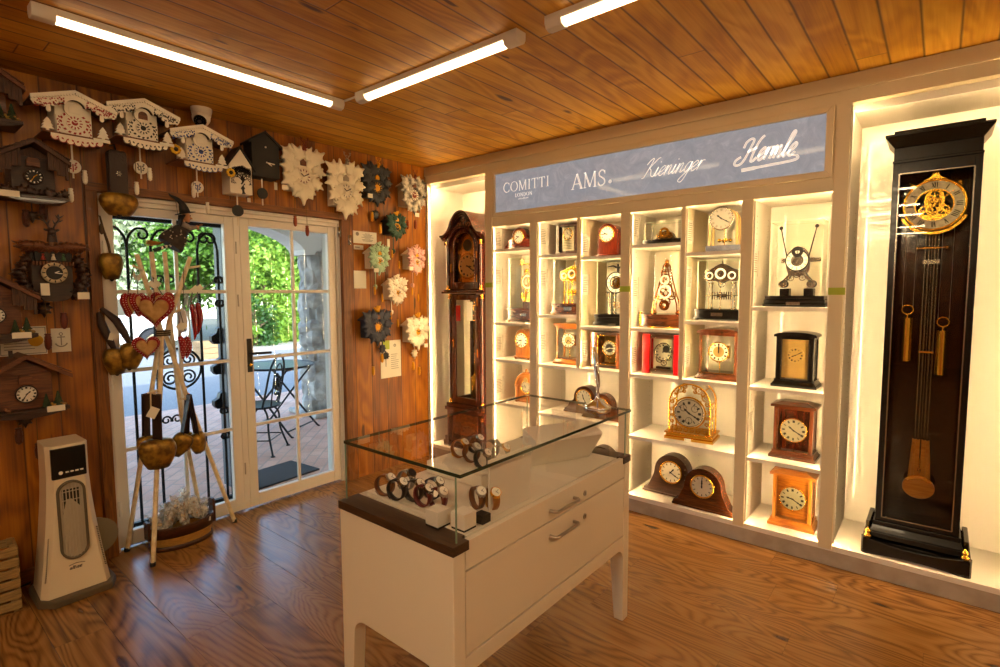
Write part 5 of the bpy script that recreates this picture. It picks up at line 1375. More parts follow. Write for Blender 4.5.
carved(-.233, 2.322, .275, .32, .12, ANTQ, 'antiqued black and white carved cuckoo clock with brown stag head, beside the lit niche', 'stag', REDW, house=mat('pale_case', '#b9aa8e', .5), wts=((-.049, -.255), (.035, -.247)), tagpos=(.01, -.17), seed=8, dialcol=REDW, dzc=-.005, wcol=CONE)
carved(-.425, 2.038, .20, .205, .12, GREEND, 'deep green carved cuckoo clock with gold bird on top', 'bird', GOLDP, house=BLACKM, wts=((-.03, -.223), (.043, -.31)), pend=(.014, -.20), seed=9, ringcol=GOLDP, dialcol=BLK, num=BLK, dzc=-.01, hand=GOLDP, doorm=GOLDP, wcol=GOLDP)
carved(-.608, 1.765, .20, .235, .12, MINT, 'mint green carved cuckoo clock with gold dial', 'bird', MINT, house=FRET, wts=((-.03, -.253), (.043, -.31)), pend=(.005, -.225), tagpos=(-.05, -.09), seed=10, ringcol=FRET, dialcol=GOLDP, num=GOLDP, dzc=-.02, hand=BLK, doorm=GOLDP, wcol=GOLDP)
carved(-.217, 1.770, .20, .23, .12, PINK, 'pink carved cuckoo clock beside the lit niche', 'bird', PINK, house=FRET, wts=((-.028, -.263), (.039, -.32)), pend=(.007, -.216), tagpos=(-.08, -.07), seed=11, ringcol=FRET, dialcol=GOLDP, num=GOLDP, dzc=-.02, hand=BLK, doorm=GOLDP, wcol=GOLDP)
carved(-.430, 1.511, .21, .23, .12, FRET, 'small white carved cuckoo clock with gold dial, below the mint and pink ones', 'bird', FRET, house=FRET, wts=((-.05, -.2), (.02, -.27)), pend=(-.015, -.182), seed=12, ringcol=FRET, dialcol=GOLDP, num=GOLDP, dzc=-.02, hand=BLK, doorm=FRET, wcol=GOLDP)
carved(-.640, 1.224, .285, .275, .12, NAVYC, 'slate blue carved cuckoo clock with gold bird above the white leaflet', 'bird', GOLDP, house=NAVYC, wts=((-.031, -.355), (.06, -.26)), pend=(.093, -.20), seed=13, ringcol=NAVYC, dialcol=GOLDP, num=GOLDP, dzc=.0, hand=GOLDP, doorm=MIDW, wcol=GOLDP)
carved(-.213, 1.158, .265, .275, .12, CREAMP, 'cream carved cuckoo clock with gold bird, lowest one beside the lit niche', 'bird', GOLDP, house=FRET, wts=((-.035, -.295), (.033, -.347)), pend=(.013, -.204), tagpos=(.07, -.12), seed=14, ringcol=FRET, dialcol=GOLDP, num=GOLDP, dzc=.0, hand=BLK, doorm=FRET, wcol=GOLDP)

# papers by the small clocks
def paper(y, z, w, h, label, kind):
    t = thing('paper_notice', label, 'notice', (.001, y, z), PI / 2)
    MB().box(-w / 2, w / 2, -.003, 0, -h / 2, h / 2).build('sheet', PAPER, t)
    m = MB(); random.seed(int(abs(y) * 1000)); n = 7
    if kind == 'cert':
        for k in range(n): a = w * .2 * random.uniform(.5, 1.3); m.box(-a + w * .1, a + w * .1, -.0042, -.003, h * (.32 - k * .1) - .002, h * (.32 - k * .1) + .002)
        m.disc((-w * .33, -.0042, h * .26), h * .16, .001, 18)
    elif kind == 'text':
        for k in range(n): m.box(-w * .4, w * random.uniform(.1, .4), -.0042, -.003, h * (.32 - k * .1) - .0018, h * (.32 - k * .1) + .0018)
        for s in (-1, 1): m.box(s * w * .475 - .0015, s * w * .475 + .0015, -.0042, -.003, -h * .46, h * .46); m.box(-w * .475, w * .475, -.0042, -.003, s * h * .45 - .0015, s * h * .45 + .0015)
    elif kind == 'small': m.box(-w * .4, w * .1, -.0042, -.003, -h * .1, h * .15)
    elif kind == 'anchor':
        m.ring((0, -.004, h * .26), .005, .009, .001, 16); m.ribbon([(0, h * .2), (0, -h * .22)], .005, -.0042, -.003); m.ribbon([(-.016, h * .13), (.016, h * .13)], .005, -.0042, -.003)
        m.ribbon(arc(0, -h * .06, .026, 200, 340, 12), .006, -.0042, -.003)
    elif kind == 'leaflet':
        for k in range(8): m.box(w * .0, w * random.uniform(.25, .42), -.0042, -.003, h * (.12 - k * .055) - .002, h * (.12 - k * .055) + .002)
        m.ring((w * .2, -.0042, h * .36), .006, .013, .001, 16)
    if m.v: m.build('print', PAPERG, t)
    return t
paper(-.66, 1.938, .225, .095, 'white certificate with a round seal beside the door corner', 'cert')
paper(-.725, 1.857, .09, .034, 'small white label under the certificate by the door corner', 'small')
paper(-.718, 1.603, .115, .14, 'blank pale notice plate left of the mint clock', 'none')
paper(-.426, 1.912, .026, .065, 'tiny white tag between the certificate and the green clock', 'none')
l = paper(-.425, .937, .215, .315, 'white leaflet picturing a small black clock, pinned low on the pine wall', 'leaflet')
MB().box(-.085, -.015, -.006, -.003, .085, .16).build('sticker', LIME, l)
m = MB(); m.prism(place(leafpoly(0), (-.055, .01), 0, .07), -.0055, -.003); m.prism(place(leafpoly(1), (-.055, .06), PI, .07), -.0055, -.003); m.ribbon([(-.055, 0), (-.055, -.06)], .004, -.0055, -.003); m.build('clock_picture', BLK, l)
badge_sheet = paper(-2.765, 1.262, .185, .145, 'white framed certificate with a yellow badge on the far left of the wall', 'text')
m = MB(); m.ring((0, -.0055, 0), .012, .03, .003, 28); m.ring((0, -.0058, 0), .0, .012, .003, 20); o = m.build('badge', YEL, badge_sheet); o.location = (.048, 0, 0)
paper(-2.614, 1.256, .080, .125, 'small cream card with an anchor drawn on it, right of the certificate', 'anchor')

# ---------------------------------------------------------------- brown chalets and the hunter clock on the left
SHING = wood('weathered_shingle', '#2a160a', '#55331a', 'z', 26, .6, 0)
def chalet_brown(y, z, w, pk, base, label, p=.16, shutters=True, scene=False, wts=(), pend=None, dial_r=.036, dialz=0, tagx=None, name='chalet_cuckoo_clock', cone_m=None):
    t = wall(name, label, y, z); hw = w / 2; e = pk - hw * .60
    MB().box(-hw * .62, hw * .62, -p + .01, 0, base, e + .02).build('case', MIDW if scene else DKW, t, bevel=.002)
    m = MB(); m.prism([(-hw * .62, e + .02), (hw * .62, e + .02), (0, pk - .01)], -p + .01, 0); m.build('gable', MIDW if scene else SHING, t)
    for s in (-1, 1):
        m = MB(); a = math.atan2(pk - e, hw); L = math.hypot(hw, pk - e) + .02
        m.prism([(0, pk), (s * hw * 1.05, e - .012), (s * hw * 1.05, e + .008), (0, pk + .022)], -p - .06, .0)
        for k in range(6):
            u = k / 6; m.prism([(s * hw * u, pk - (pk - e) * u + .018), (s * hw * (u + .19), pk - (pk - e) * (u + .19) + .018), (s * hw * (u + .19), pk - (pk - e) * (u + .19) + .025), (s * hw * u, pk - (pk - e) * u + .021)], -p - .064, .0)
        m.build('roof_slope', SHING if not scene else MIDW, t, bevel=.001)
    if shutters:
        for s in (-1, 1):
            m = MB()
            for k in range(7):
                x = s * (hw * .42 + k * hw * .085); top = pk - (pk - e) * abs(x) / hw; m.box(x - hw * .04, x + hw * .04, -p - .045 + (k % 2) * .003, -p - .03, top - .085 + (k % 3) * .006, top - .004)
            m.build('gable_boards', SHING, t)
    m = MB(); m.prism([(-.026, .048), (.026, .048), (.026, .078), (.018, .09), (-.018, .09), (-.026, .078)], -p - .012, -p + .01); m.build('cuckoo_door', MIDW, t, bevel=.002)
    dial(t, (0, -p, dialz), dial_r, BLACKM if not scene else ENAMEL, DKW, num=ENAMEL if not scene else INK, hm=(1, 7), d=.012, hand=GOLDP if not scene else INK)
    m = MB(); m.box(-hw * .95, hw * .95, -p - .05, 0, base - .016, base); m.prism(catmull([(-hw * .95, base - .016), (-hw * .5, base - .035), (0, base - .042), (hw * .5, base - .035), (hw * .95, base - .016)], 4), -p - .05, -p - .04); m.build('platform', DKW, t, bevel=.002)
    random.seed(int(abs(y * 100)))
    if scene:
        for x, s in ((-hw * .72, .05), (hw * .42, .055), (hw * .70, .062), (-hw * .95, .045)):
            m = MB()
            for k in range(4): m.lathe([(s * (.42 - k * .09), 0), (s * .05, s * .42)], (x, -p - .025, base + s * (.08 + k * .25)), 10)
            m.cyl((x, -p - .025, base), (x, -p - .025, base + s * .2), s * .06, seg=6); m.build('fir_tree', GREENT, t)
        for x, col in ((hw * .60, '#b08a3a'), (hw * .82, '#9b7840'), (-hw * .45, '#8a5a3a')):
            m = MB(); m.sph((x, -p - .035, base + .008), (.012, .008, .008), 8, 6); m.sph((x - .01, -p - .036, base + .018), .006, 8, 6); m.build('figurine', mat('figurine_' + col[1:], col, .6), t)
        m = MB(); m.box(-.045, -.03, -p * .6, -p * .5, pk - .02, pk + .035); m.build('chimney', DKW, t)
    else:
        m = MB()  # carved leaves and antler twigs along the platform
        for k in range(16):
            x = (-1 + 2 * k / 15) * hw * .85; L = random.uniform(.03, .055)
            m.dome(place(leafpoly(k % 2), (x, base + .005), random.uniform(-1.2, 1.2), L), -p - .02, -p - .04, .5)
        m.build('carved_leaves', DKW, t)
    if tagx is not None: MB().box(tagx - .035, tagx + .035, -p - .058, -p - .052, base - .02, base + .008).build('price_tag', TAGW, t)
    for x, zz in wts: cone(t, x, -.10, zz, .085, .016, cone_m or PINEC, base)
    if pend: 
        m = MB(); m.box(pend[0] - .003, pend[0] + .003, -.07, -.067, pend[1], base); m.dome(place(leafpoly(0), (pend[0], pend[1] + .03), PI, .06), -.065, -.08, .5); m.build('pendulum', DKW, t)
    return t
chalet_brown(-2.706, 2.066, .262, .155, -.092, 'dark brown chalet clock with shingled gables, left of the red painted chalet clock', wts=((-.03, -.196), (.037, -.160)), tagx=-.10, pend=(.0, -.19))
chalet_brown(-2.875, 2.41, .29, .14, -.10, 'brown chalet clock cut off by the top left edge of the photo', scene=True)
chalet_brown(-2.790, 1.012, .33, .176, -.075, 'rustic log chalet clock with small fir trees above the tower fan heater', p=.15, shutters=False, scene=True, wts=((-.032, -.213), (.038, -.304)), pend=(.0, -.16), dial_r=.042, tagx=.10)
chalet_brown(-2.88, 1.40, .30, .17, -.09, 'dark chalet clock cut off by the left edge, above the framed certificate', scene=True, wts=(), tagx=.08)
carved(-2.985, 1.95, .30, .36, .12, DKW, 'dark carved clock at the left edge, only its leaf tips in view', None, seed=21)

def hunter():
    t = wall('hunter_cuckoo_clock', 'large dark carved hunting clock with stag head and crossed leaf branches', -2.648, 1.607); p = .12; random.seed(31)
    m = MB(); m.prism([(-.08, -.12), (.08, -.12), (.085, .12), (-.085, .12)], -p + .02, 0); m.build('case', DKW, t, bevel=.003)
    m = MB(); m.box(-.07, .07, -p - .012, -p + .02, .055, .105); m.build('dancer_stage', BLACKM, t, bevel=.002)
    for k, c in enumerate(('#8c2f25', '#cfc6b0', '#3a5a3a')):
        m = MB(); x = -.04 + k * .04; m.lathe([(.011, 0), (.006, .018), (.004, .02)], (x, -p - .018, .062), 10); m.sph((x, -p - .018, .088), .006, 8, 6); m.build('dancer', mat('dancer_' + c[1:], c, .6), t)
    m = MB()
    for k in range(13): m.cyl((-.078 + k * .013, -p - .014, .035), (-.078 + k * .013, -p - .014, .055), .005, seg=8)
    m.build('balustrade', MIDW, t)
    m = MB(); m.ring((0, -p - .02, -.002), .0, .05, .02, 32); m.build('dial', BLACKM, t)
    m = MB(); m.ring((0, -p - .024, -.002), .034, .052, .008, 36, 0, .002); m.build('numeral_ring', mat('antique_ivory', '#b9a888', .5), t)
    m = MB()
    for k in range(12):
        a = k * PI / 6; m.ribbon([(.037 * math.cos(a), -.002 + .037 * math.sin(a)), (.049 * math.cos(a), -.002 + .049 * math.sin(a))], .005, -p - .0275, -p - .025)
    m.build('numerals', BLK, t)
    m = MB(); m.ribbon([(0, -.002), (.03, -.006)], .004, -p - .028, -p - .026); m.ribbon([(0, -.002), (.018, .006)], .004, -p - .028, -p - .026); m.build('hands', ENAMEL, t)
    m = MB()
    for s in (-1, 1):
        for k in range(9):
            a = .9 - k * .28; x, zz = s * (.07 + .035 * math.cos(a * 1.2)), .07 - k * .024; L = random.uniform(.05, .075)
            m.dome(place(leafpoly(k % 2), (x, zz), -s * (PI / 2 + .5 - k * .12) , L), -p + .03, -p - .02 - (k % 3) * .006, .5)
    m.prism(catmull([(-.07, -.10), (-.05, -.135), (0, -.146), (.05, -.135), (.07, -.10)], 5), -p - .02, -p + .03); m.build('carved_leaves', DKW, t)
    m = MB()
    for s in (-1, 1):  # crossed oak branches above the stage
        for k in range(7):
            L = .09; x = s * (.0 + k * .013); m.dome(place(leafpoly(1), (x, .12 + (k % 3 - 1) * .012), -s * (1.05 + .3 * (k % 3)), L, .7), -p - .006 * (k % 3), -p - .032 - .008 * (k % 3), .5)
        m.tube([(-s * .03, -p - .02, .115), (s * .06, -p - .03, .135), (s * .15, -p - .03, .12)], [.01, .008, .003], 8)
    m.build('oak_branches', MIDW, t)
    stag(t, (.0, -p - .02, .20), .054, DKW, antler=DKW, spread=.9)
    for x, zz in ((.032, -.246), (-.037, -.349)): cone(t, x, -.10, zz, .085, .016, mat('cast_cone_red_brown', '#5e2412', .4, .2), -.13)
    m = MB(); m.box(-.039, -.033, -.06, -.057, -.19, -.12); m.dome(place(leafpoly(1), (-.036, -.15), PI, .085), -.055, -.075, .5); m.build('pendulum', DKW, t)
    MB().box(-.064, -.030, -p - .056, -p - .052, -.115, -.055).build('price_tag', TAGW, t)
    m = MB(); m.box(.085, .135, -p - .03, -p - .027, -.135, -.10); m.build('price_tag', TAGW, t)
hunter()

# ---------------------------------------------------------------- cow bells on the wall and frame
BELL = mat('aged_bell_bronze', '#a9822c', .38, .6, mottle='#6b4d1a', mscale=26)
LEATH = mat('brown_leather', '#2c1609', .55, bump=.3, bscale=90); ROPE = mat('twine', '#4b3a26', .8)
def bell(p, c, w, h, flat=.62, rz=0, tilt=0, m_=None):
    mb = MB(); prof = [(.04, 1.0), (.30, .985), (.40, .94), (.475, .80), (.5, .62), (.465, .42), (.38, .19), (.28, .0), (.265, .005), (.36, .19), (.44, .42), (.47, .6), (.40, .83), (.05, .93)]
    R = rot('Z', rz) @ rot('Y', tilt)
    mb.lathe([(a * w, (b - .5) * h) for a, b in prof], c, 24, 0, 1, flat, R)
    o = mb.build('bell_body', m_ or BELL, p)
    k = MB(); q = R @ Vector((0, 0, -.5 * h)); k.sph(Vector(c) + q + R @ Vector((0, 0, .005)), (.012, .012, .016), 10, 6); k.tube([Vector(c) + R @ Vector((0, 0, .3 * h)), Vector(c) + q], .003, 5); k.build('clapper', mat('clapper_iron', '#2c241a', .5, .6), p)
    return o
t = thing('cow_bell', 'big brass cow bell on a wide leather strap, top left of the door', 'bell', (.0, -2.345, 1.985), PI / 2)
bell(t, (0, -.10, 0), .185, .12, .6)
m = MB(); m.box(-.042, .042, -.075, -.067, .045, .275); m.box(-.042, .042, -.125, -.117, .045, .275); m.prism([(-.042, .275), (.042, .275), (.03, .285), (-.03, .285)], -.125, -.067); m.build('leather_strap', LEATH, t, bevel=.003)
m = MB(); 
for k in range(6):
    a = k * PI / 3; m.ribbon([(0, .16), (.014 * math.cos(a), .16 + .014 * math.sin(a))], .005, -.128, -.125)
m.build('edelweiss', SILVER, t)
MB().tube([(0, 0, .33), (0, -.08, .32), (0, -.096, .29)], .004, 6).build('hook', IRON, t)
t = thing('cow_bell', 'dull bronze cow bell on twine beside the white door frame', 'bell', (.0, -2.40, 1.65), PI / 2)
bell(t, (.012, -.06, 0), .115, .145, .75)
m = MB(); m.tube([(.012, -.06, .065), (.008, -.05, .12), (-.01, -.045, .20), (-.02, -.04, .27), (-.022, -.0, .275)], [.006, .007, .006, .004, .003], 8); m.sph((-.018, -.045, .20), (.012, .01, .03), 8, 6); m.build('twine', ROPE, t)
for lb, y, z, dx, rr in (('left bell of the bronze pair hanging low beside the door frame', -2.392, 1.125, .055, -.05), ('right bell of the bronze pair hanging low beside the door frame', -2.325, 1.150, .085, .18)):
    t = thing('cow_bell', lb, 'bell', (0, y, z), PI / 2, 'paired cow bells by the door frame')
    bell(t, (0, -dx, 0), .12, .145, .8, 0, rr)
    m = MB(); m.tube([(0, -dx, .06), (-.025, -dx * .9, .13), (-.05, -.05, .2), (-.055 if rr < 0 else -.11, -.02, .27)], [.012, .02, .022, .012], 8); m.build('leather_strap', LEATH, t)
    if rr < 0:
        MB().tube([(-.055, -.02, .27), (-.05, -.02, .29), (-.045, 0, .292)], .003, 6).build('hook', STEEL, t); MB().obox((-.02, -dx - .03, .14), (.012, .001, .02), rot('Y', .3)).build('price_tag', TAGW, t)
# ---------------------------------------------------------------- birch stand hung with hearts, chillies and bells
BIRCH = mat('peeled_birch', '#f0dfba', .55, mottle='#dcc497', mscale=30)
FELT = mat('red_felt', '#8c0d17', .85); DOTW = mat('felt_dots_white', '#e8dccb', .8); TAN = mat('tan_suede', '#c49a60', .8, mottle='#a87d45', mscale=25)
CHIL = mat('red_chilli_gloss', '#8e0d14', .18, coat=.5)
st = thing('birch_stand', 'spindly stand of four pale birch poles in front of the left door leaf', 'stand', (.06, -2.16, 0))
J = Vector((.04, -.006, 1.27))
def W2(x, y, z): return (x - .06, y + 2.16, z)
polesd = [[W2(.10, -2.276, 1.72), W2(.10, -2.19, 1.36), W2(.10, -2.172, 1.27), W2(.16, -2.215, .95), W2(.296, -2.34, 0)],
          [W2(.09, -1.995, 1.717), W2(.10, -2.13, 1.34), W2(.10, -2.150, 1.25), W2(.095, -2.06, .90), W2(.072, -1.796, 0)],
          [W2(.12, -2.209, 1.735), W2(.10, -2.185, 1.42), W2(.085, -2.180, 1.25), W2(.06, -2.235, .89), W2(-.015, -2.375, 0)],
          [W2(.03, -2.112, 1.745), W2(.03, -2.10, 1.30), W2(.01, -2.06, .75), W2(-.02, -1.955, 0)]]
for P in polesd:
    m = MB(); m.tube(catmull(P, 4) if False else P, .0125, 12); m.build('pole', BIRCH, st)
    f = MB(); e = Vector(P[-1]); f.cyl(e, e + Vector((0, 0, .022)), .0145, seg=12); f.build('rubber_foot', BLACKM, st)
m = MB()
for k in range(3): m.tube([(J.x + .026 * math.cos(a), J.y + .036 * math.sin(a), J.z - .012 + .012 * k) for a in [i * PI / 8 for i in range(16)]], .005, 6, closed=True)
m.build('lashing', ROPE, st)
PEGS = [((.10, -2.25, 1.63), (.19, -2.32, 1.65)), ((.10, -2.19, 1.56), (.20, -2.235, 1.60)), ((.095, -2.02, 1.65), (.085, -1.94, 1.665)), ((.095, -2.12, 1.38), (.08, -2.06, 1.40)),
        ((.11, -2.20, 1.21), (.17, -2.27, 1.23)), ((.16, -2.215, .93), (.24, -2.27, .945)), ((.14, -2.2, .95), (.15, -2.30, .93)), ((.095, -2.06, .90), (.11, -2.05, .895)), ((.09, -2.03, .86), (.13, -2.10, .875))]
for a, b in PEGS:
    m = MB(); m.cyl(W2(*a), W2(*b), .007, seg=10); m.build('peg', BIRCH, st)

def heart_poly(s, n=20):
    P = []
    for k in range(n * 2):
        t = 2 * PI * k / (n * 2); P.append((s * .060 * 16 * math.sin(t) ** 3 / 16, s * .060 * (13 * math.cos(t) - 5 * math.cos(2 * t) - 2 * math.cos(3 * t) - math.cos(4 * t)) / 15))
    return P
def heart(x, y, z, s, rz, peg, label, seed=0, tan=True):
    t = thing('felt_heart', label, 'heart', (x, y, z), rz, 'red felt hearts on the birch stand'); random.seed(seed)
    P = heart_poly(s)
    m = MB(); m.dome(P, 0, -.022 * s, .55, 0, back=False); m.dome(P, 0, .022 * s, .55, 0, back=False); m.build('cushion', FELT, t)
    m = MB()
    for k in range(len(P)):
        for q in (.985, .86):
            a, b = P[k]; m.sph((a * q, -.0105 * s * (1 - (q - .86) * 6.5) - .0012, b * q), .0016 * s, 6, 4)
    m.build('dots', DOTW, t)
    if tan:
        m = MB(); m.dome([(a * .74, b * .74 - .002) for a, b in P], -.0155 * s, -.026 * s, .6); m.build('suede_patch', TAN, t)
    m = MB(); d = Vector(peg) - Vector((x, y, z)); d = rot('Z', -rz) @ d
    m.tube([(0, 0, .035 * s), (d.x * .5, d.y * .5, d.z * .55), tuple(d)], .0022, 6); m.build('cord', ROPE, t)
    m = MB(); m.obox((d.x * .75, d.y * .75 - .012, d.z * .72), (.022, .001, .014), rot('Y', .6 * (1 if seed % 2 else -1))); m.build('price_tag', TAGW, t)
heart(.215, -2.236, 1.412, 1.62, PI / 2 - .5, (.19, -2.23, 1.60), 'large front red felt heart with tan suede middle, facing the room', 1)
heart(.165, -2.30, 1.448, 1.18, PI / 2 + .75, (.17, -2.30, 1.645), 'red felt heart half hidden at the left of the front heart', 2)
heart(.15, -2.345, 1.448, 1.18, PI / 2 + .95, (.185, -2.318, 1.65), 'red felt heart farthest left on the upper pegs of the birch stand', 3)
heart(.12, -2.165, 1.455, 1.1, PI / 2 + .1, (.19, -2.23, 1.597), 'red felt heart behind the large front heart, its right edge showing', 5)
heart(.17, -2.275, 1.205, 1.15, PI / 2 - .1, (.168, -2.268, 1.232), 'lower red felt heart with tan middle under the big ones', 4)
def chilli(x, y, z, L, peg, label, tilt=0, dots=False, seed=0):
    t = thing('fabric_chilli', label, 'chilli', (x, y, z), 0, 'red chillies on the birch stand')
    c = catmull([(0, 0, L / 2), (.004 + tilt * .01, 0, L * .2), (.006 + tilt * .012, 0, -L * .2), (-.004 + tilt * .02, 0, -L / 2)], 6) if False else [(tilt * .01 * math.sin(k), 0, L / 2 - L * k / 9) for k in range(10)]
    r = [.012, .017, .019, .0195, .019, .018, .016, .013, .009, .003]
    m = MB(); m.tube([(a, .012 * math.sin(i / 9 * PI) + tilt * .02 * i / 9, b) for i, (a, _, b) in enumerate(c)], r, 12); m.build('pod', FELT if dots else CHIL, t)
    if dots:
        m = MB()
        for k in range(1, 9):
            for j in range(7):
                a = 2 * PI * (j + k * .5) / 7; q = c[k]; m.sph((q[0] + r[k] * math.cos(a), .012 * math.sin(k / 9 * PI) + tilt * .02 * k / 9 + r[k] * math.sin(a), q[2]), .0022, 6, 4)
        m.build('dots', DOTW, t)
    m = MB(); d = Vector(peg) - Vector((x, y, z)); m.tube([(0, 0, L / 2 - .004), (0, 0, L / 2 + .018), (d.x * .6, d.y * .6, L / 2 + .03 + (d.z - L / 2) * .5), tuple(d)], [.006, .003, .002, .002], 6); m.build('cord', ROPE, t)
    m = MB(); m.obox((d.x * .5 + .012, d.y * .6, L / 2 + (d.z - L / 2) * .4), (.001, .022, .016), rot('X', .7)); m.build('price_tag', TAGW, t)
chilli(.085, -2.000, 1.325, .215, (.085, -1.97, 1.66), 'glossy red chilli, left of the upper pair on the birch stand', .4)
chilli(.075, -1.962, 1.345, .195, (.085, -1.95, 1.66), 'glossy red chilli, right of the upper pair on the birch stand', -.3)
chilli(.085, -2.072, 1.175, .135, (.08, -2.07, 1.398), 'dotted red chilli, left of the lower pair on the birch stand', .3, True)
chilli(.08, -2.036, 1.172, .130, (.08, -2.065, 1.398), 'dotted red chilli, right of the lower pair on the birch stand', -.2, True)
m = MB(); m.dome([(-.02, -.07), (.022, -.06), (.03, 0), (.02, .06), (0, .09), (-.016, .05), (-.028, 0)], 0, -.02, .6)
o = tag(m.build('gift_pouch', mat('sheer_organza', '#e6e2e2', .6), None), 'crumpled sheer white pouch beside the upper chillies', 'pouch'); o.location = (.06, -2.045, 1.33); o.rotation_euler = (0, 0, PI / 2)
m = MB(); m.tube([(0, 0, .085), (.0, -.03, .12), (0, -.06, .33)], .0018, 5); m.build('cord', ROPE, o)
def hung_bell(x, y, z, w, h, rz, strap, label, tilt=0, flat=.6):
    t = thing('cow_bell', label, 'bell', (x, y, z), rz, 'cow bells on the birch stand')
    bell(t, (0, 0, 0), w, h, flat, 0, tilt); d = rot('Z', -rz) @ (Vector(strap) - Vector((x, y, z)))
    m = MB(); L = d.length; u = d.normalized(); a = u.orthogonal()
    for off in (-.012, .012):
        c = u * (h * .42 + L) / 2 + Vector((0, off, 0)); R = u.to_track_quat('Z', 'Y').to_matrix(); m.obox(c, (w * .17, .003, (L - h * .42) / 2 + .012), R)
    m.build('leather_strap', LEATH, t, bevel=.002)
    return t
t = hung_bell(.25, -2.272, .610, .185, .165, PI / 2 - .35, (.245, -2.262, .93), 'big speckled gold cow bell in front, hanging from the birch stand', 0, .62)
MB().obox((-.01, -.045, .24), (.022, .001, .03), rot('Y', .5)).build('price_tag', TAGW, t)
hung_bell(.165, -2.300, .645, .10, .115, PI / 2 + .2, (.18, -2.295, .93), 'small gold cow bell behind the big one, at its left')
hung_bell(.14, -2.120, .605, .115, .135, PI / 2 - .4, (.13, -2.055, .88), 'gold cow bell tilted left, in the right-hand cluster of the birch stand', .55)
hung_bell(.12, -2.015, .590, .11, .125, PI / 2 + .3, (.12, -2.05, .885), 'speckled gold cow bell at the far right of the birch stand', -.2)
hung_bell(.06, -2.06, .60, .09, .11, PI / 2, (.10, -2.05, .88), 'dark gold cow bell behind the right-hand pair on the birch stand')

# ---------------------------------------------------------------- flying witch doll
t = thing('witch_doll', 'little witch doll in black hat riding a broom, hung before the left door', 'doll', (.03, -2.03, 1.88), PI / 2)
DRESS = mat('witch_dress_dark', '#2a2320', .85, mottle='#3b322d', mscale=30); SKIN = mat('doll_skin', '#c98a5c', .6); SLEEVE = mat('witch_sleeve_grey', '#8b8078', .8); STRAW = mat('broom_straw', '#a8712c', .8)
m = MB(); m.lathe([(.062, -.075), (.066, -.06), (.052, 0), (.034, .05), (.018, .075)], (-.01, 0, -.035), 16, 0, 1.15, .8, rot('Y', .62)); m.build('dress', DRESS, t)
m = MB(); random.seed(2)
for k in range(40):
    a = random.uniform(0, 2 * PI); u = random.uniform(-.06, .03); r = .0685 - max(0, u + .06) * .24
    q = rot('Y', .62) @ Vector((r * 1.15 * math.cos(a), r * .8 * math.sin(a), u)); m.sph(Vector((-.01, 0, -.035)) + q, .0042, 6, 4)
m.build('dress_spots', mat('spots_pale', '#b9aa98', .8), t)
m = MB(); m.sph((.042, -.004, .082), (.026, .025, .029), 14, 10); m.sph((.068, -.004, .076), (.014, .006, .006), 8, 6, 0, rot('Y', .35)); m.sph((.055, -.004, .058), (.011, .008, .009), 8, 6); m.cyl((.03, -.004, .06), (.022, -.004, .035), .009, seg=8); m.build('head', SKIN, t)
m = MB(); m.sph((.061, -.02, .088), .0035, 8, 6); m.sph((.061, .012, .088), .0035, 8, 6); m.box(.058, .066, -.012, .004, .066, .068); m.build('face', BLK, t)
m = MB(); 
for k in range(9): m.tube([(.03 - k * .002, -.024 + k * .005, .09), (.012, -.03 + k * .0065, .06), (.004, -.03 + k * .0065, .02)], [.006, .006, .002], 6)
m.build('hair', mat('witch_hair', '#1a1412', .8), t)
m = MB(); R = rot('Y', -.25); m.lathe([(.056, 0), (.058, .003), (.03, .008), (.027, .03), (.018, .06)], (.04, -.004, .100), 20, 0, 1, .9, R)
m.tube([(.028, -.004, .155), (.0, -.004, .182), (-.038, -.004, .200), (-.046, -.004, .212)], [.018, .012, .006, .001], 10); m.build('hat', BLACKM, t)
for q in (-1, 1):
    m = MB(); m.tube([(.012, q * .03, .035), (.05, q * .034, .015), (.092, q * .016, .02)], [.017, .015, .012], 10); m.build('sleeve', SLEEVE, t)
    m = MB(); m.sph((.100, q * .012, .022), (.010, .008, .009), 10, 7)
    for k in range(4): m.tube([(.104, q * .012, .028 - k * .004), (.112, q * .006, .030 - k * .005), (.110, -q * .002, .026 - k * .004)], [.0032, .0028, .002], 6)
    m.tube([(.098, q * .014, .03), (.104, q * .004, .036)], [.0035, .002], 6); m.build('hand', SKIN, t)
MB().tube([(-.12, 0, -.095), (.0, 0, -.035), (.135, 0, .045)], .0055, 8).build('broomstick', mat('broom_handle', '#6b4726', .6), t)
m = MB(); random.seed(6)
for k in range(40):
    a = random.uniform(0, 2 * PI); r = random.uniform(0, .022); m.tube([(-.10, .004 * math.cos(a), -.085 + .004 * math.sin(a)), (-.14, r * .6 * math.cos(a), -.088 + r * .6 * math.sin(a)), (-.185 + random.uniform(0, .02), r * math.cos(a), -.088 + r * math.sin(a))], [.0025, .0025, .001], 4)
m.build('broom_bristles', STRAW, t)
for q in (-1, 1):
    m = MB()
    for k in range(6): m.cyl((-.05 - k * .011, q * .014, -.095 - k * .004), (-.061 - k * .011, q * .014, -.099 - k * .004), .009, seg=10, m=k % 2)
    m.build('stocking', [ENAMEL, BLK], t)
    m = MB(); m.sph((-.122, q * .014, -.125), (.018, .009, .009), 10, 6); m.build('shoe', BLACKM, t)
MB().tube([(.0, 0, .09), (-.01, .0, .20)], .0012, 4).build('string', BLK, t)

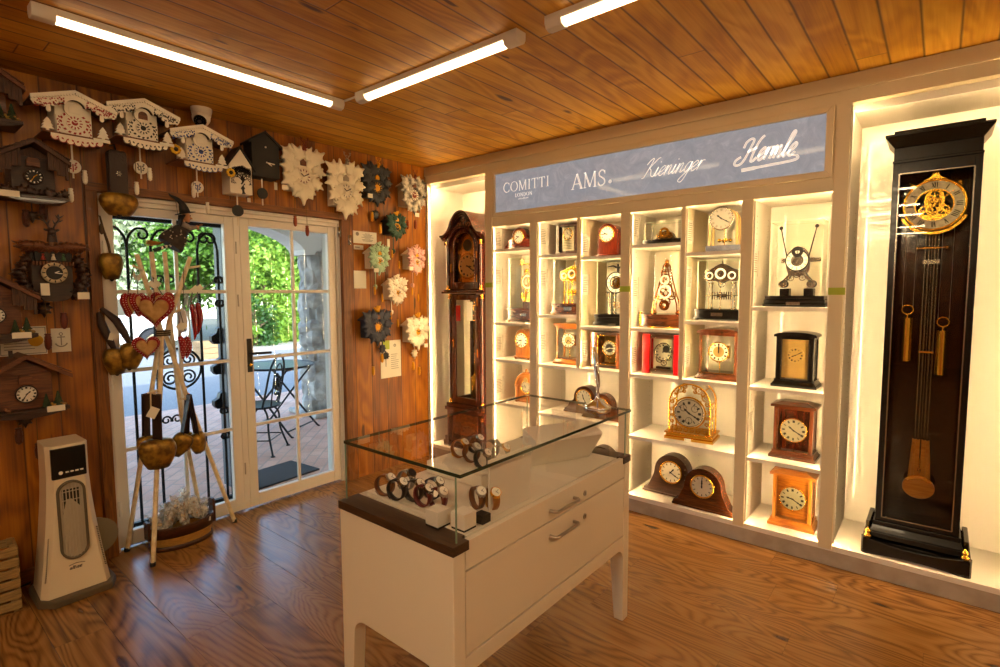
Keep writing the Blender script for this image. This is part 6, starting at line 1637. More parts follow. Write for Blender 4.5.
# ---------------------------------------------------------------- wooden tub of little bags under the stand
TUBW = wood('tub_stave_light', '#a77a35', '#c49446', 'x', 14, .5, .1); TUBD = wood('tub_rim_dark', '#2c1408', '#50280f', 'x', 14, .45, .1)
t = thing('wooden_tub', 'oval wooden tub with dark rim and upright handle under the birch stand', 'tub', (.09, -2.12, 0), PI / 2)
A, B = .185, .125
def oval(k, z, n=36): return [(A * k * math.cos(2 * PI * i / n), B * k * math.sin(2 * PI * i / n), z) for i in range(n)]
def shell(layers, m, mi=0):
    n = 36; v = []; f = []
    for k, z in layers: v += oval(k, z, n)
    for j in range(len(layers) - 1): f += [(j * n + i, j * n + (i + 1) % n, (j + 1) * n + (i + 1) % n, (j + 1) * n + i) for i in range(n)]
    return m.add(v, f, mi, True)
m = MB(); shell([(.0, .012), (.86, .012), (.88, .02), (.93, .075), (.94, .08)], m); shell([(.90, .0), (.90, .02)], m); m.build('staves', TUBW, t)
m = MB(); shell([(.905, .0), (.93, .0), (.935, .028), (.91, .028)], m); m.build('lower_hoop', TUBD, t)
m = MB(); shell([(.93, .078), (.965, .076), (1.0, .135), (1.0, .14), (.95, .14), (.92, .09)], m); m.build('rim', TUBD, t)
for s in (-1, 1):
    m = MB(); o = [(-.032, .07), (.032, .07), (.034, .20), (.022, .215), (-.022, .215), (-.034, .20)] if s > 0 else [(-.032, .07), (.032, .07), (.034, .165), (.022, .175), (-.022, .175), (-.034, .165)]
    hz = .175 if s > 0 else .145; hole = arc(0, hz, .011, 90, -270, 16)
    poly = o[:4] + [(0, o[4][1])] + hole + [(0, o[4][1] + .00001)] + o[4:]
    m.prism(poly, s * A * .97 - .006, s * A * .97 + .008, axis='x'); m.build('handle', TUBD, t)
o = MB().box(.075, .135, -B * .72, -B * .715, .108, .132).build('price_label', TAGW, t)
def _cello():
    m, N, L = new_mat('cellophane'); o = N.new('ShaderNodeOutputMaterial'); x = N.new('ShaderNodeMixShader'); t = N.new('ShaderNodeBsdfTransparent'); b = N.new('ShaderNodeBsdfPrincipled')
    b.inputs['Base Color'].default_value = lin('#dedad2'); b.inputs['Roughness'].default_value = .12; g = NB(m); tc = N.new('ShaderNodeTexCoord')
    L.new(g.ramp(g.noise(tc.outputs['Object'], 40, 3), [(.4, .25), (.62, .75)]), x.inputs[0]); L.new(t.outputs[0], x.inputs[1]); L.new(b.outputs[0], x.inputs[2]); L.new(x.outputs[0], o.inputs[0]); return m
CELL = _cello(); COOK = mat('bag_contents_brown', '#b98a4e', .7, mottle='#6b3d20', mscale=30)
random.seed(12)
spots = [(-.12, 0, .15), (-.065, .03, .165), (-.07, -.04, .16), (.0, .0, .185), (.0, -.055, .165), (.06, .03, .18), (.065, -.04, .175), (.11, .0, .155), (-.03, .05, .175), (.03, -.01, .205), (-.13, -.04, .135), (.02, .03, .225), (-.05, -.01, .215), (.05, -.02, .22)]
for k, (x, y, z) in enumerate(spots):
    q = Vector((.09, -2.12, 0)) + rot('Z', PI / 2) @ Vector((x, y, z))
    t = thing('treat_bag', ['small clear bag of brown trinkets in the heap in the wooden tub', 'small clear bag with silvery fold in the heap in the wooden tub'][0], 'bag', q, random.uniform(0, 6), 'clear bags heaped in the wooden tub')
    m = MB(); n = 12; c = []
    for j in range(n):
        a = 2 * PI * j / n; c.append((.054 * math.cos(a) * random.uniform(.75, 1.2), .062 * math.sin(a) * random.uniform(.75, 1.2)))
    m.dome(c, 0, -.022, .5); m.dome(c, 0, .022, .5)
    fan = [(-.012, .045), (.012, .045), (.03, .085), (.012, .075), (0, .09), (-.014, .074), (-.03, .084)]
    m.prism(fan, -.003, .004); o = m.build('wrapper', CELL, t)
    m = MB()
    for j in range(7): m.sph((random.uniform(-.026, .026), random.uniform(-.012, .012), random.uniform(-.03, .03)), (random.uniform(.008, .016), .008, random.uniform(.008, .014)), 8, 5, j % 2)
    o2 = m.build('trinkets', [COOK, mat('bag_contents_pale', '#d8c7a4', .5)], t); t.rotation_euler = (random.uniform(-.9, .3), random.uniform(-.5, .5), random.uniform(0, 6))

# ---------------------------------------------------------------- tower fan heater and crate on the left
FANW = mat('fan_cream_plastic', '#e3d3b4', .35); FANG = mat('fan_grey_plastic', '#5d5443', .4); FANV = mat('fan_vane_silver', '#b8ad97', .35); FANB = mat('fan_base_taupe', '#5a4e3a', .5)
t = thing('tower_fan', 'cream tower fan heater with black control panel, standing by the left wall', 'fan', (.215, -2.680, 0), PI / 2 + .0)
def fan_w(z): return .083 + (.145 - .083) * max(0, (.62 - z) / .62) ** 1.45
m = MB(); L = []
for z in (.03, .06, .12, .2, .3, .4, .5, .6, .68, .768):
    w_ = fan_w(z); f = -.115 + .0 - (.03 * max(0, (.5 - z) / .5) ** 1.3); b = .10
    L.append([(-w_, f + .035, z), (-w_ + .024, f, z), (w_ - .024, f, z), (w_, f + .035, z), (w_ * .95, b, z), (-w_ * .95, b, z)])
v = [p for l in L for p in l]; fcs = [(j * 6 + i, j * 6 + (i + 1) % 6, (j + 1) * 6 + (i + 1) % 6, (j + 1) * 6 + i) for j in range(len(L) - 1) for i in range(6)]
m.add(v, fcs + [(5, 4, 3, 2, 1, 0), tuple((len(L) - 1) * 6 + i for i in range(6))]); m.build('body', FANW, t, bevel=.004)
m = MB(); m.prism([(-.155, -.12), (-.10, -.185), (.13, -.175), (.165, -.10), (.165, .08), (.12, .14), (-.12, .14), (-.155, .08)], 0, .036, axis='z'); m.build('base', FANB, t, bevel=.006)
TILT = .055
def fy(z): return -.115 - .03 * max(0, (.5 - z) / .5) ** 1.3
m = MB(); m.box(-.068, .068, -.121, -.10, .605, .755); m.build('control_panel', BLACK, t, bevel=.004)
m = MB(); m.disc((-.034, -.1225, .635), .0085, .002, 18)
for k in range(4): m.box(-.016 + k * .019, -.003 + k * .019, -.1225, -.1205, .631, .638)
m.build('buttons', mat('button_white', '#e9e2d0', .5, emit='#ffffff', estr=.0), t)
zg0, zg1, gw = .200, .590, .057
def stad(w, z0, z1, n=12): return arc(0, z1 - w, w, 0, 180, n) + arc(0, z0 + w, w, 180, 360, n)
m = MB(); o, i = stad(gw, zg0, zg1), stad(gw - .010, zg0 + .010, zg1 - .010); n = len(o)
v = []
for z_off, P in ((-.012, o), (-.014, i), (.012, o), (.012, i)): v += [(a, fy(b) + z_off, b) for a, b in P]
m.add(v, [(k, (k + 1) % n, n + (k + 1) % n, n + k) for k in range(n)] + [(k, (k + 1) % n, 2 * n + (k + 1) % n, 2 * n + k) for k in range(n)] + [(n + k, n + (k + 1) % n, 3 * n + (k + 1) % n, 3 * n + k) for k in range(n)], 0, True); m.build('grille_rim', FANG, t)
m = MB(); v = [(a, fy(b) - .0015, b) for a, b in stad(gw - .009, zg0 + .009, zg1 - .009)]; m.add(v, [tuple(range(len(v)))]); m.build('grille_back', FANV, t)
m = MB(); v = [(a, fy(b) - .003, b) for a, b in ((-.036, .345), (.036, .345), (.036, .548), (-.036, .548))]; m.add(v, [(0, 1, 2, 3)]); m.build('grille_opening', BLACKM, t)
m = MB()
for k in range(6):
    x = -.033 + k * .0132; h = math.sqrt(max(0, (gw - .01) ** 2 - x * x)); m.tube([(x, fy(z) - .007, z) for z in [zg0 + gw - h + (zg1 - zg0 - 2 * gw + 2 * h) * j / 8 for j in range(9)]], .0022, 6)
m.build('vertical_vane', FANV, t)
m = MB()
for k in range(5): z = .362 + k * .043; m.box(-.036, .036, fy(z) - .0055, fy(z) - .0035, z, z + .004)
m.build('horizontal_vane', FANV, t)
for s in (-1, 1):
    m = MB()
    for k in range(22):
        z = .12 + k * .0095; w_ = fan_w(z); m.obox((s * (w_ - .0105), fy(z) + .0163, z), (.007, .0012, .0022), rot('Z', -s * .97))
    m.build('side_slots', FANG, t)
m = MB()  # maker's mark under the grille
mk = {'a': [[(.5, .9), (.1, .9), (0, .5), (.1, .05), (.5, .3), (.5, .95), (.55, 0)]], 'l': [[(.15, 1.6), (.15, 0)]], 't': [[(.2, 1.5), (.2, 0), (.45, 0)], [(0, 1), (.45, 1)]], 'i': [[(.15, 1), (.15, 0)]], 's': [[(.5, .9), (.1, .9), (.1, .55), (.5, .45), (.5, .05), (.0, .05)]], 'e': [[(0, .5), (.5, .5), (.45, .95), (.1, .95), (0, .5), (.1, .03), (.5, .05)]]}
x = -.028
for ch in 'altise':
    for P in mk[ch]: m.ribbon([(x + (a + .25 * b) * .012, .150 + b * .010) for a, b in P], .0022, fy(.16) - .004, fy(.14) + .002)
    x += (.7 if ch not in 'li' else .38) * .014
m.ribbon(catmull([(-.03, .170), (.0, .176), (.034, .169)], 5), .002, fy(.17) - .003, fy(.17) + .003); m.build('maker_mark', FANG, t)
m = MB(); m.cyl((.13, .07, .20), (.13, .115, .20), .10, .09, 28); m.build('rear_intake', mat('fan_rear_grey', '#7a6f58', .5), t)
MB().tube([(-.14, .11, .05), (-.22, .15, .015), (-.45, .14, .012)], .004, 6).build('power_cord', BLACKM, t)
CRATE = wood('wicker_pale', '#7a6138', '#a5854f', 'x', 20, .7, 0)
t = thing('slatted_crate', 'pale slatted wooden crate at the left edge of the photo', 'crate', (.20, -3.015, 0), PI / 2 - .05)
m = MB()
for k in range(6):
    z = .012 + k * .052; m.box(-.14, .14, -.075, -.063, z, z + .042); m.box(-.14, .14, .063, .075, z, z + .042); m.box(-.14, -.128, -.063, .063, z, z + .042); m.box(.128, .14, -.063, .063, z, z + .042)
m.build('slat', CRATE, t, bevel=.004)
for sx in (-1, 1):
    for sy in (-1, 1): MB().box(sx * .12 - .01, sx * .12 + .01, sy * .055 - .008, sy * .055 + .008, 0, .32).build('post', CRATE, t)

# ---------------------------------------------------------------- security camera on the ceiling
t = thing('security_camera', 'white dome security camera on the ceiling above the blue painted chalet clock', 'camera', (.12, -1.905, CZ))
m = MB(); m.lathe([(.058, 0), (.058, -.012), (.050, -.045), (.040, -.06)], (0, 0, 0), 26); m.build('mount', LAMPB, t)
R = rot('Z', 0) @ rot('Y', 1.0)
m = MB(); m.sph((.005, -.005, -.056), .050, 20, 12); m.build('ball', LAMPB, t)
d = Vector((.62, -.45, -.62)).normalized(); c = Vector((.005, -.005, -.058))
m = MB(); m.cyl(c + d * .030, c + d * .0485, .036, .032, 24); m.build('lens_face', BLACK, t)
m = MB(); m.cyl(c + d * .0485, c + d * .051, .012, .011, 18); m.build('lens', CHROME, t)
m = MB()
for k in range(10):
    a = 2 * PI * k / 10; e1 = d.orthogonal().normalized(); e2 = d.cross(e1); m.sph(c + d * .0485 + (e1 * math.cos(a) + e2 * math.sin(a)) * .022, .0032, 6, 4)
m.build('infrared_led', SILVER, t)
# ---------------------------------------------------------------- glass-topped counter
COUNT = mat('counter_lacquer', '#e6dac6', .22, coat=.25); CSLAB = wood('counter_dark_oak', '#2b1a10', '#46301f', 'x', 16, .4, .1)
cx0, cx1, cy0, cy1 = 1.966, 2.53, -2.245, -1.11
ct = thing('display_counter', 'white lacquered display counter with a glass case on top, middle of the shop', 'counter', ((cx0 + cx1) / 2, (cy0 + cy1) / 2, 0))
X, Y = (cx1 - cx0) / 2, (cy1 - cy0) / 2
def apron(h, leg, foot, zb, zt, r=.06):
    """side panel with two tapering legs and rounded arch between"""
    a = [(-h, zt), (-h, 0), (-h + foot, 0)] + [(-h + leg + r * (1 - math.cos(math.radians(q))), zb - r + r * math.sin(math.radians(q))) for q in range(0, 91, 15)]
    return a + [(-p, z) for p, z in reversed(a)]
m = MB()
m.prism(apron(X, .068, .044, .355, .735), -Y, -Y + .05); m.build('end_panel', COUNT, ct, bevel=.003)
m = MB(); m.prism(apron(X, .068, .044, .355, .735), Y - .05, Y); m.build('end_panel', COUNT, ct, bevel=.003)
for s in (-1, 1):
    q = Y - .0505; fr = [(-q, .40)] + [(-q + .055 * (1 - math.cos(math.radians(a))), .29 + .055 * math.sin(math.radians(a))) for a in range(0, 91, 15)]
    fr += [(-p, z) for p, z in reversed(fr)]
    m = MB(); m.prism(fr, s * X - (.04 if s > 0 else 0) - s * .0015, s * X + (0 if s > 0 else .04) - s * .0015, axis='x'); m.build('side_apron', COUNT, ct, bevel=.002)
MB().box(-X + .01, -X + .03, -Y + .05, Y - .05, .40, .735).build('back_panel', COUNT, ct)
MB().box(-X + .03, X - .03, -Y + .05, Y - .05, .37, .39).build('bottom_panel', COUNT, ct)
MB().box(-X + .03, X - .02, -Y + .05, Y - .05, .71, .735).build('deck_board', COUNT, ct)
def drawer(z0, z1, zh, name='drawer'):
    o = MB().box(X - .021, X - .001, -Y + .053, Y - .053, z0, z1).build(name, COUNT, ct, bevel=.0015)
    yc = (-1.668) - (cy0 + cy1) / 2
    m = MB(); m.tube([(X, yc - .08, zh), (X + .020, yc - .08, zh), (X + .028, yc - .072, zh), (X + .028, yc + .072, zh), (X + .020, yc + .08, zh), (X, yc + .08, zh)], .006, 12); m.build('handle', STEEL, o)
    yl = -1.504 - (cy0 + cy1) / 2
    m = MB(); m.cyl((X - .001, yl, zh - .008), (X + .003, yl, zh - .008), .011, seg=18); m.build('lock', STEEL, o)
    MB().box(X + .003, X + .0036, yl - .001, yl + .001, zh - .014, zh - .002).build('keyhole', BLACKM, o)
drawer(.408, .668, .618); drawer(.674, .762, .712)
for s in (-1, 1):
    m = MB(); q = .082
    m.prism([(-X - .004, s * (Y + .004)), (X + .004, s * (Y + .004)), (X + .004, s * (Y - .065)), (X - .03, s * (Y - .065)), (X - .03, s * (Y - q)), (-X - .004, s * (Y - q))], .736, .765, axis='z'); m.build('end_trim', CSLAB, ct, bevel=.002)
MB().box(-X + .0, X - .024, -Y + .082, Y - .082, .735, .764).build('deck', mat('deck_white', '#e4dccd', .25), ct)
# glass case
gx0, gx1, gy0, gy1, gz0, gz1 = -X + .006, X - .012, -Y + .026, Y - .026, .765, .972
top = MB().box(-X - .008, X + .002, -Y + .03, Y + .0, gz1 - .010, gz1).build('glass_top', GLASS, ct)
m = MB(); e = .0012
for x in (-X - .008, X + .002): m.box(x - e, x + e, -Y + .03, Y, gz1 - .010, gz1)
for y in (-Y + .03, Y): m.box(-X - .008, X + .002, y - e, y + e, gz1 - .010, gz1)
m.build('glass_top_edge', GEDGE, ct)
for nm, b in (('end', (gx0, gx1, gy0, gy0 + .004)), ('end', (gx0, gx1, gy1 - .004, gy1)), ('front', (gx1 - .004, gx1, gy0, gy1)), ('rear', (gx0, gx0 + .004, gy0, gy1))):
    MB().box(*b, gz0, gz1 - .010).build('glass_' + nm, GLASS, ct)
PALEG = mat('glass_corner_green', '#7f9a86', .1, spec=.8)
m = MB()
for x in (gx0, gx1):
    for y in (gy0, gy1): m.box(x - .002, x + .002, y - .002, y + .002, gz0, gz1 - .010)
m.build('glass_corner', PALEG, ct)

# ---------------------------------------------------------------- watches, trays and boxes inside the case
TRAYW = mat('tray_white', '#e2d8c6', .4); BOXW = mat('box_white', '#ded6c8', .3)
ZD = .765
def slab(x, y, w, d, z0, z1, rz, label):
    t = thing('display_tray', label, 'tray', (x, y, 0), rz)
    MB().box(-w / 2, w / 2, -d / 2, d / 2, z0, z1).build('tray_board', TRAYW, t, bevel=.004)
    m = MB(); n = max(2, int(w / .055))
    for k in range(n):
        for j in range(2): x_ = -w / 2 + (k + .5) * w / n; m.box(x_ - .014, x_ + .014, -d / 2 + .02 + j * d / 2 - .004, -d / 2 + .016 + j * d / 2 + .03, z1, z1 + .0015)
    m.build('watch_pad', PAPER, t)
    return t
slab(2.175, -2.095, .34, .13, ZD, ZD + .018, 0, 'low white watch tray at the near end of the glass case')
slab(2.14, -1.72, .30, .26, ZD, ZD + .05, 0, 'raised white watch tray farther back in the glass case')
slab(2.43, -2.0, .10, .11, ZD, ZD + .012, 0, 'small white watch tray behind the two white cubes')
for lb, x, y, s in (('white cube with a black foot, near the corner of the glass case', 2.385, -2.165, .028), ('white cube with a black foot, right beside the glass front', 2.462, -2.128, .028), ('small black box behind the white cubes', 2.478, -2.060, .02)):
    t = thing('display_cube', lb, 'box', (x, y, ZD), .0)
    if s > .025:
        MB().box(-s, s, -s, s, .006, .055).build('cube', BOXW, t, bevel=.0015); MB().box(-s * .97, s * .97, -s * .97, s * .97, 0, .006).build('foot', BLACKM, t)
    else: MB().box(-s, s, -s, s, 0, .028).build('cube', BLACKM, t, bevel=.001)
def watch(x, y, z, r, rz, strap, case, face, label, wid=.026):
    """watch fastened round into a ring, standing on its edge; axis along local y"""
    t = thing('wrist_watch', label, 'watch', (x, y, z), rz, 'watches in the glass counter'); n = 28; t.rotation_euler = (0, .75, rz)
    v = []; f = []; sx, sz = r * .95, r
    for k in range(n):
        a = 2 * PI * k / n
        for q, yy in ((1, -wid / 2), (1, wid / 2), (.88, wid / 2), (.88, -wid / 2)):
            wv = .72 + .28 * max(0, math.sin(a)); v.append((sx * q * math.cos(a), yy * wv, sz * q * math.sin(a)))
    for k in range(n):
        j = (k + 1) % n; f += [(4 * k + i, 4 * j + i, 4 * j + (i + 1) % 4, 4 * k + (i + 1) % 4) for i in range(4)]
    m = MB(); m.add(v, f, 0, True); m.build('strap', strap, t)
    R = rot('X', -.0); c = Vector((0, 0, sz * .98))
    m = MB(); m.cyl(c, c + Vector((0, 0, .009)), .0185, .018, 26); m.cyl((.018, 0, sz * .98 + .004), (.023, 0, sz * .98 + .004), .003, seg=8)
    for s in (-1, 1):
        for q in (-1, 1): m.obox((s * .013, q * .007, sz * .97 + .002), (.006, .0025, .003), rot('Y', s * .5))
    m.build('watch_case', case, t)
    m = MB(); m.cyl(c + Vector((0, 0, .009)), c + Vector((0, 0, .0098)), .0155, seg=24); m.build('watch_dial', face, t)
    m = MB(); m.obox((.003, .002, sz * .98 + .0103), (.006, .0006, .0003), rot('Z', .6)); m.obox((-.002, .004, sz * .98 + .0103), (.008, .0005, .0003), rot('Z', 2.2)); m.build('watch_hands', INK, t)
    m = MB(); m.box(-.008, .008, -wid * .42, wid * .42, -sz - .002, -sz + .003); m.build('buckle', case, t)
SB = mat('strap_brown', '#6b3d1a', .5); SK = mat('strap_black', '#14110f', .45); SR = mat('strap_oxblood', '#5a1014', .45); ST = mat('strap_tan', '#9a6228', .5); SG = mat('strap_grey', '#7d776c', .5); SN = mat('strap_navy', '#191d2c', .45)
zt = ZD + .0195; r = .039
for x, y, z, a, sm, cm, fm, lb in (
    (2.085, -2.150, zt, .35, SB, STEEL, ENAMEL, 'brown-strapped watch at the left end of the near tray'),
    (2.150, -2.150, zt, .3, SK, SILVER, ENAMEL, 'black-strapped silver watch second from the left on the near tray'),
    (2.105, -2.070, zt, .2, SG, SILVER, INK, 'silver watch on a grey band behind the second one on the near tray'),
    (2.205, -2.120, zt, .25, SK, SILVER, ENAMEL, 'black-strapped watch in the middle of the near tray'),
    (2.262, -2.130, zt, .15, SR, SILVER, ENAMEL, 'dark red strapped watch right of the middle of the near tray'),
    (2.32, -2.120, zt, .1, SR, STEEL, ENAMEL, 'oxblood and steel watch at the right end of the near tray'),
    (2.24, -2.065, zt, .3, SN, SILVER, ENAMEL, 'navy-strapped watch in the back row of the near tray'),
    (2.405, -2.02, ZD + .0135, -.2, SB, STEEL, ENAMEL, 'brown-strapped watch on the small tray behind the cubes, left one'),
    (2.45, -1.995, ZD + .0135, -.3, ST, GOLD, ENAMEL, 'tan-strapped watch on the small tray behind the cubes, right one'),
    (2.06, -1.745, ZD + .0515, .3, ST, GOLD, ENAMEL, 'tan-strapped watch at the left of the raised back tray'),
    (2.14, -1.760, ZD + .0515, .25, SB, STEEL, ENAMEL, 'brown-strapped watch in the middle of the raised back tray'),
    (2.065, -1.655, ZD + .0515, .2, SK, SILVER, ENAMEL, 'black-strapped watch at the rear left of the raised back tray'),
    (2.165, -1.670, ZD + .0515, .2, SG, SILVER, INK, 'grey-banded watch at the rear of the raised back tray'),
    (2.225, -1.790, ZD + .0515, .1, SK, SILVER, ENAMEL, 'black-strapped silver watch at the right front of the raised back tray'),
    (2.235, -1.690, ZD + .0515, .2, SG, GOLD, ENAMEL, 'gold watch on a grey strap at the right rear of the raised back tray')):
    watch(x + .015, y, z + r, r, a - .12, sm, cm, fm, lb)
t = thing('display_board', 'tall blank ivory board inside the glass front of the counter', 'board', (2.478, -1.905, ZD), 0)
m = MB(); m.prism([(-.12, 0), (.10, 0), (.13, .185), (-.105, .185)], -.004, .004, axis='x', R=rot('Y', -.08)); m.build('board', BOXW, t, bevel=.0015)
t = thing('display_wedge', 'white wedge-shaped display stand with sloping front at the far end of the glass case', 'stand', (2.335, -1.40, ZD), -.42)
m = MB(); m.prism([(-.02, .0), (.0, .0), (.095, .125), (.09, .135), (-.02, .165)], -.165, .165, axis='y'); m.build('wedge', BOXW, t, bevel=.0015)
# round vanity mirror on the glass top
t = thing('vanity_mirror', 'round chrome vanity mirror on a domed foot, standing on the counter glass', 'mirror', (2.398, -1.175, .9725), .56)
m = MB(); m.lathe([(.062, 0), (.064, .004), (.058, .012), (.035, .026), (.014, .036), (.010, .05)], (0, 0, 0), 32); m.build('foot', CHROME, t)
m = MB(); m.lathe([(.010, .045), (.007, .055), (.007, .085), (.011, .09), (.011, .098)], (0, 0, 0), 18); m.build('stem', CHROME, t)
m = MB(); R = rot('Z', .0)
tilt = rot('Y', -.10)
cc = Vector((-.006, 0, .185))
P = [cc + tilt @ Vector((0, .088 * math.cos(a), .088 * math.sin(a))) for a in [2 * PI * k / 40 for k in range(40)]]
m.tube(P, .009, 12, closed=True); m.build('mirror_rim', CHROME, t)
for s in (-1, 1):
    m = MB(); m.cyl(cc + tilt @ Vector((s * .002, 0, 0)), cc + tilt @ Vector((s * .005, 0, 0)), .084, seg=40); m.build('mirror_face', mat('mirror_silvering', '#f4f4f4', .02, 1.0), t)
# ---------------------------------------------------------------- outside: patio, road, hedge, pillar, garden furniture, car
def paver_mat():
    m, N, L = new_mat('terracotta_pavers'); g = NB(m); o = N.new('ShaderNodeOutputMaterial'); b = N.new('ShaderNodeBsdfPrincipled')
    tc = N.new('ShaderNodeTexCoord'); mp = N.new('ShaderNodeMapping'); mp.inputs['Rotation'].default_value = (0, 0, .78); L.new(tc.outputs['Object'], mp.inputs['Vector'])
    br = N.new('ShaderNodeTexBrick'); br.inputs['Scale'].default_value = 1; br.inputs['Brick Width'].default_value = .22; br.inputs['Row Height'].default_value = .11; br.inputs['Mortar Size'].default_value = .008
    br.inputs['Color1'].default_value = lin('#dba78f'); br.inputs['Color2'].default_value = lin('#c58f79'); br.inputs['Mortar'].default_value = lin('#9a8478')
    wb = N.new('ShaderNodeTexNoise'); wb.inputs['Scale'].default_value = 5; L.new(mp.outputs[0], wb.inputs['Vector'])
    vm = N.new('ShaderNodeVectorMath'); vm.operation = 'MULTIPLY_ADD'; L.new(wb.outputs['Color'], vm.inputs[0]); vm.inputs[1].default_value = (.03, .03, 0); L.new(mp.outputs[0], vm.inputs[2]); L.new(vm.outputs[0], br.inputs['Vector'])
    n = g.noise(tc.outputs['Object'], 3, 5); L.new(g.mix(.35, br.outputs['Color'], g.ramp(n, [(.3, '#b08a7a'), (.7, '#e6c4b2')])), b.inputs['Base Color'])
    b.inputs['Roughness'].default_value = .75; bp = N.new('ShaderNodeBump'); bp.inputs['Strength'].default_value = .4; bp.inputs['Distance'].default_value = .01; bp.invert = True
    L.new(br.outputs['Fac'], bp.inputs['Height']); L.new(bp.outputs[0], b.inputs['Normal']); L.new(b.outputs[0], o.inputs[0]); return m
struct(MB().box(-4.05, -.2, -7, 6, -.06, -.004).build('patio', paver_mat()))
struct(MB().box(-13.5, -4.05, -12, 14, -.07, -.012).build('road', mat('asphalt_grey', '#747477', .85, mottle='#828284', mscale=40)))
struct(MB().box(-30, -13.5, -20, 30, -.08, -.01).build('garden_soil', mat('soil_brown', '#57503a', .9)))
struct(MB().box(-10.8, -9.9, 1.9, 14, -.02, .10).build('garden_kerb', mat('kerb_stone', '#9b968c', .8, mottle='#7f7a70', mscale=12)))
# house above and porch in front (they shade the patio)
HOUSE = mat('render_white', '#d8d4cc', .8)
struct(MB().box(-.26, 6.0, -7, 3, CZ + .06, CZ + .3).build('roof_slab', HOUSE))
struct(MB().box(-.26, -.2, -7, -2.42, 0, CZ + .06).build('wall_outer', HOUSE)); struct(MB().box(-.26, -.2, -.885, 3, 0, CZ + .06).build('wall_outer', HOUSE)); struct(MB().box(-.26, -.2, -2.42, -.885, 2.055, CZ + .06).build('wall_outer', HOUSE))
struct(MB().box(-2.75, -.26, -7, 4.5, 2.72, 2.86).build('porch_roof', HOUSE))
pts = []
for c0, c1 in ((-3.9, .12),):
    pts += arc((c0 + c1) / 2, 1.95, (c1 - c0) / 2, 180, 0, 24, .42)
poly = [(-7, 2.72), (-7, 2.0), (-4.5, 2.0)] + [(-4.5, 1.95), (-3.9, 1.95)] + pts[1:-1] + [(.12, 1.95), (.75, 1.95)] + arc(2.6, 1.95, 1.85, 180, 0, 14, .42)[1:] + [(4.5, 2.72)]
struct(MB().prism(poly, -2.55, -2.2, axis='x').build('porch_arch', HOUSE))
STONE = mat('pillar_stone', '#bdb9b2', .85, mottle='#85827d', mscale=6, bump=.8, bscale=14)
random.seed(17)
def pillar(x, y, label):
    t = thing('stone_pillar', label, 'pillar', (x, y, 0)); z = 0
    m = MB(); m.box(-.17, .17, -.17, .17, 0, 1.96)
    while z < 1.95:
        h = random.uniform(.16, .3); n = 9; a0 = random.uniform(0, 6)
        for k in range(n):
            a = a0 + 2 * PI * k / n; w = random.uniform(.09, .15); R = rot('Z', a + random.uniform(-.3, .3)) @ rot('X', random.uniform(-.25, .25))
            c = Vector((.19 * math.cos(a), .19 * math.sin(a), z + h / 2 + random.uniform(-.05, .05))); vv = []
            m.sph(c, (w * random.uniform(.6, .9), w, h * random.uniform(.55, .75)), 7, 5, 0, R)
        z += h * .8
    o = m.build('stonework', STONE, t)
    for p_ in o.data.polygons: p_.use_smooth = False
    MB().box(-.32, .32, -.32, .32, 0, .06).build('base', STONE, t, bevel=.02)
pillar(-2.38, .42, 'rough grey stone pillar outside, behind the right door leaf')
# wrought-iron security grille outside the left leaf
t = thing('security_grille', 'black wrought-iron grille with scrolls outside the left door leaf', 'grille', (-.30, -1.995, 0), PI / 2)
yl, yr = -.365, .365
m = MB()
for x in (yl, yr): m.box(x - .014, x + .014, -.014, .014, .02, 2.0)
for z in (.035, 1.965): m.box(yl, yr, -.014, .014, z - .014, z + .014)
m.build('frame', IRON, t)
for k, x in enumerate((-.215, -.085, .055, .19, .32)):
    m = MB(); m.cyl((x, 0, .035), (x, 0, 1.80), .009, seg=8); m.build('bar', IRON, t)
def scr(p2, r=.0075, nm='scroll'):
    m = MB(); m.tube([(a, 0, b) for a, b in p2], r, 6); m.build(nm, IRON, t)
for x, s in ((-.215, 1), (-.085, 1), (.055, 1), (.19, 1), (.32, -1), (-.215, -1)):
    scr(catmull([(x, 1.78), (x + s * .012, 1.85), (x + s * .05, 1.90), (x + s * .09, 1.905)], 5) + spiral((x + s * .085, 1.868), .038, .014, PI / 2, -s * .9, 20))
for zc in (1.56, 1.46, .64, .52):
    for x, s in ((-.015, -1), (-.015, 1), (.30, 1), (.345, -1), (-.345, 1), (-.30, -1)):
        up = zc in (1.56, .64)
        scr([(x + s * .004 + s * (a if True else a), zc + (b if up else -b)) for a, b in spiral((.028, .028), .03, .010, 3.6, -1.2, 20)], .006)
ring_ = [(.055 - .01 + .135 * math.cos(a), 1.0 + .135 * math.sin(a)) for a in [k * PI / 20 for k in range(41)]]
scr(ring_, .008, 'ring')
for sx in (-1, 1):
    for sz in (-1, 1): scr([(.045 + sx * a, 1.0 + sz * b) for a, b in spiral((.055, .06), .048, .012, -2.2, 1.5, 26)], .0065)
m = MB(); m.box(.445, .46, .06, .36, .02, 2.0); m.build('open_leaf', mat('painted_steel_grey', '#50545c', .5), t)
for z in (1.19, .96, .70):
    m = MB(); m.prism([(.445, z + .06), (.445, z - .07), (.39, z - .07), (.37, z - .045), (.37, z - .01), (.405, z + .01), (.415, z + .045)], .28, .33); m.build('bracket', IRON, t)
# doormat
o = tag(MB().box(-.29, .29, -.2, .2, 0, .014).build('doormat', mat('mat_charcoal', '#33343a', .95, bump=.8, bscale=300), None, bevel=.004), 'charcoal doormat on the pavers outside the right door leaf', 'doormat'); o.location = (-.60, -1.17, -.004); o.rotation_euler = (0, 0, PI / 2 + .1)
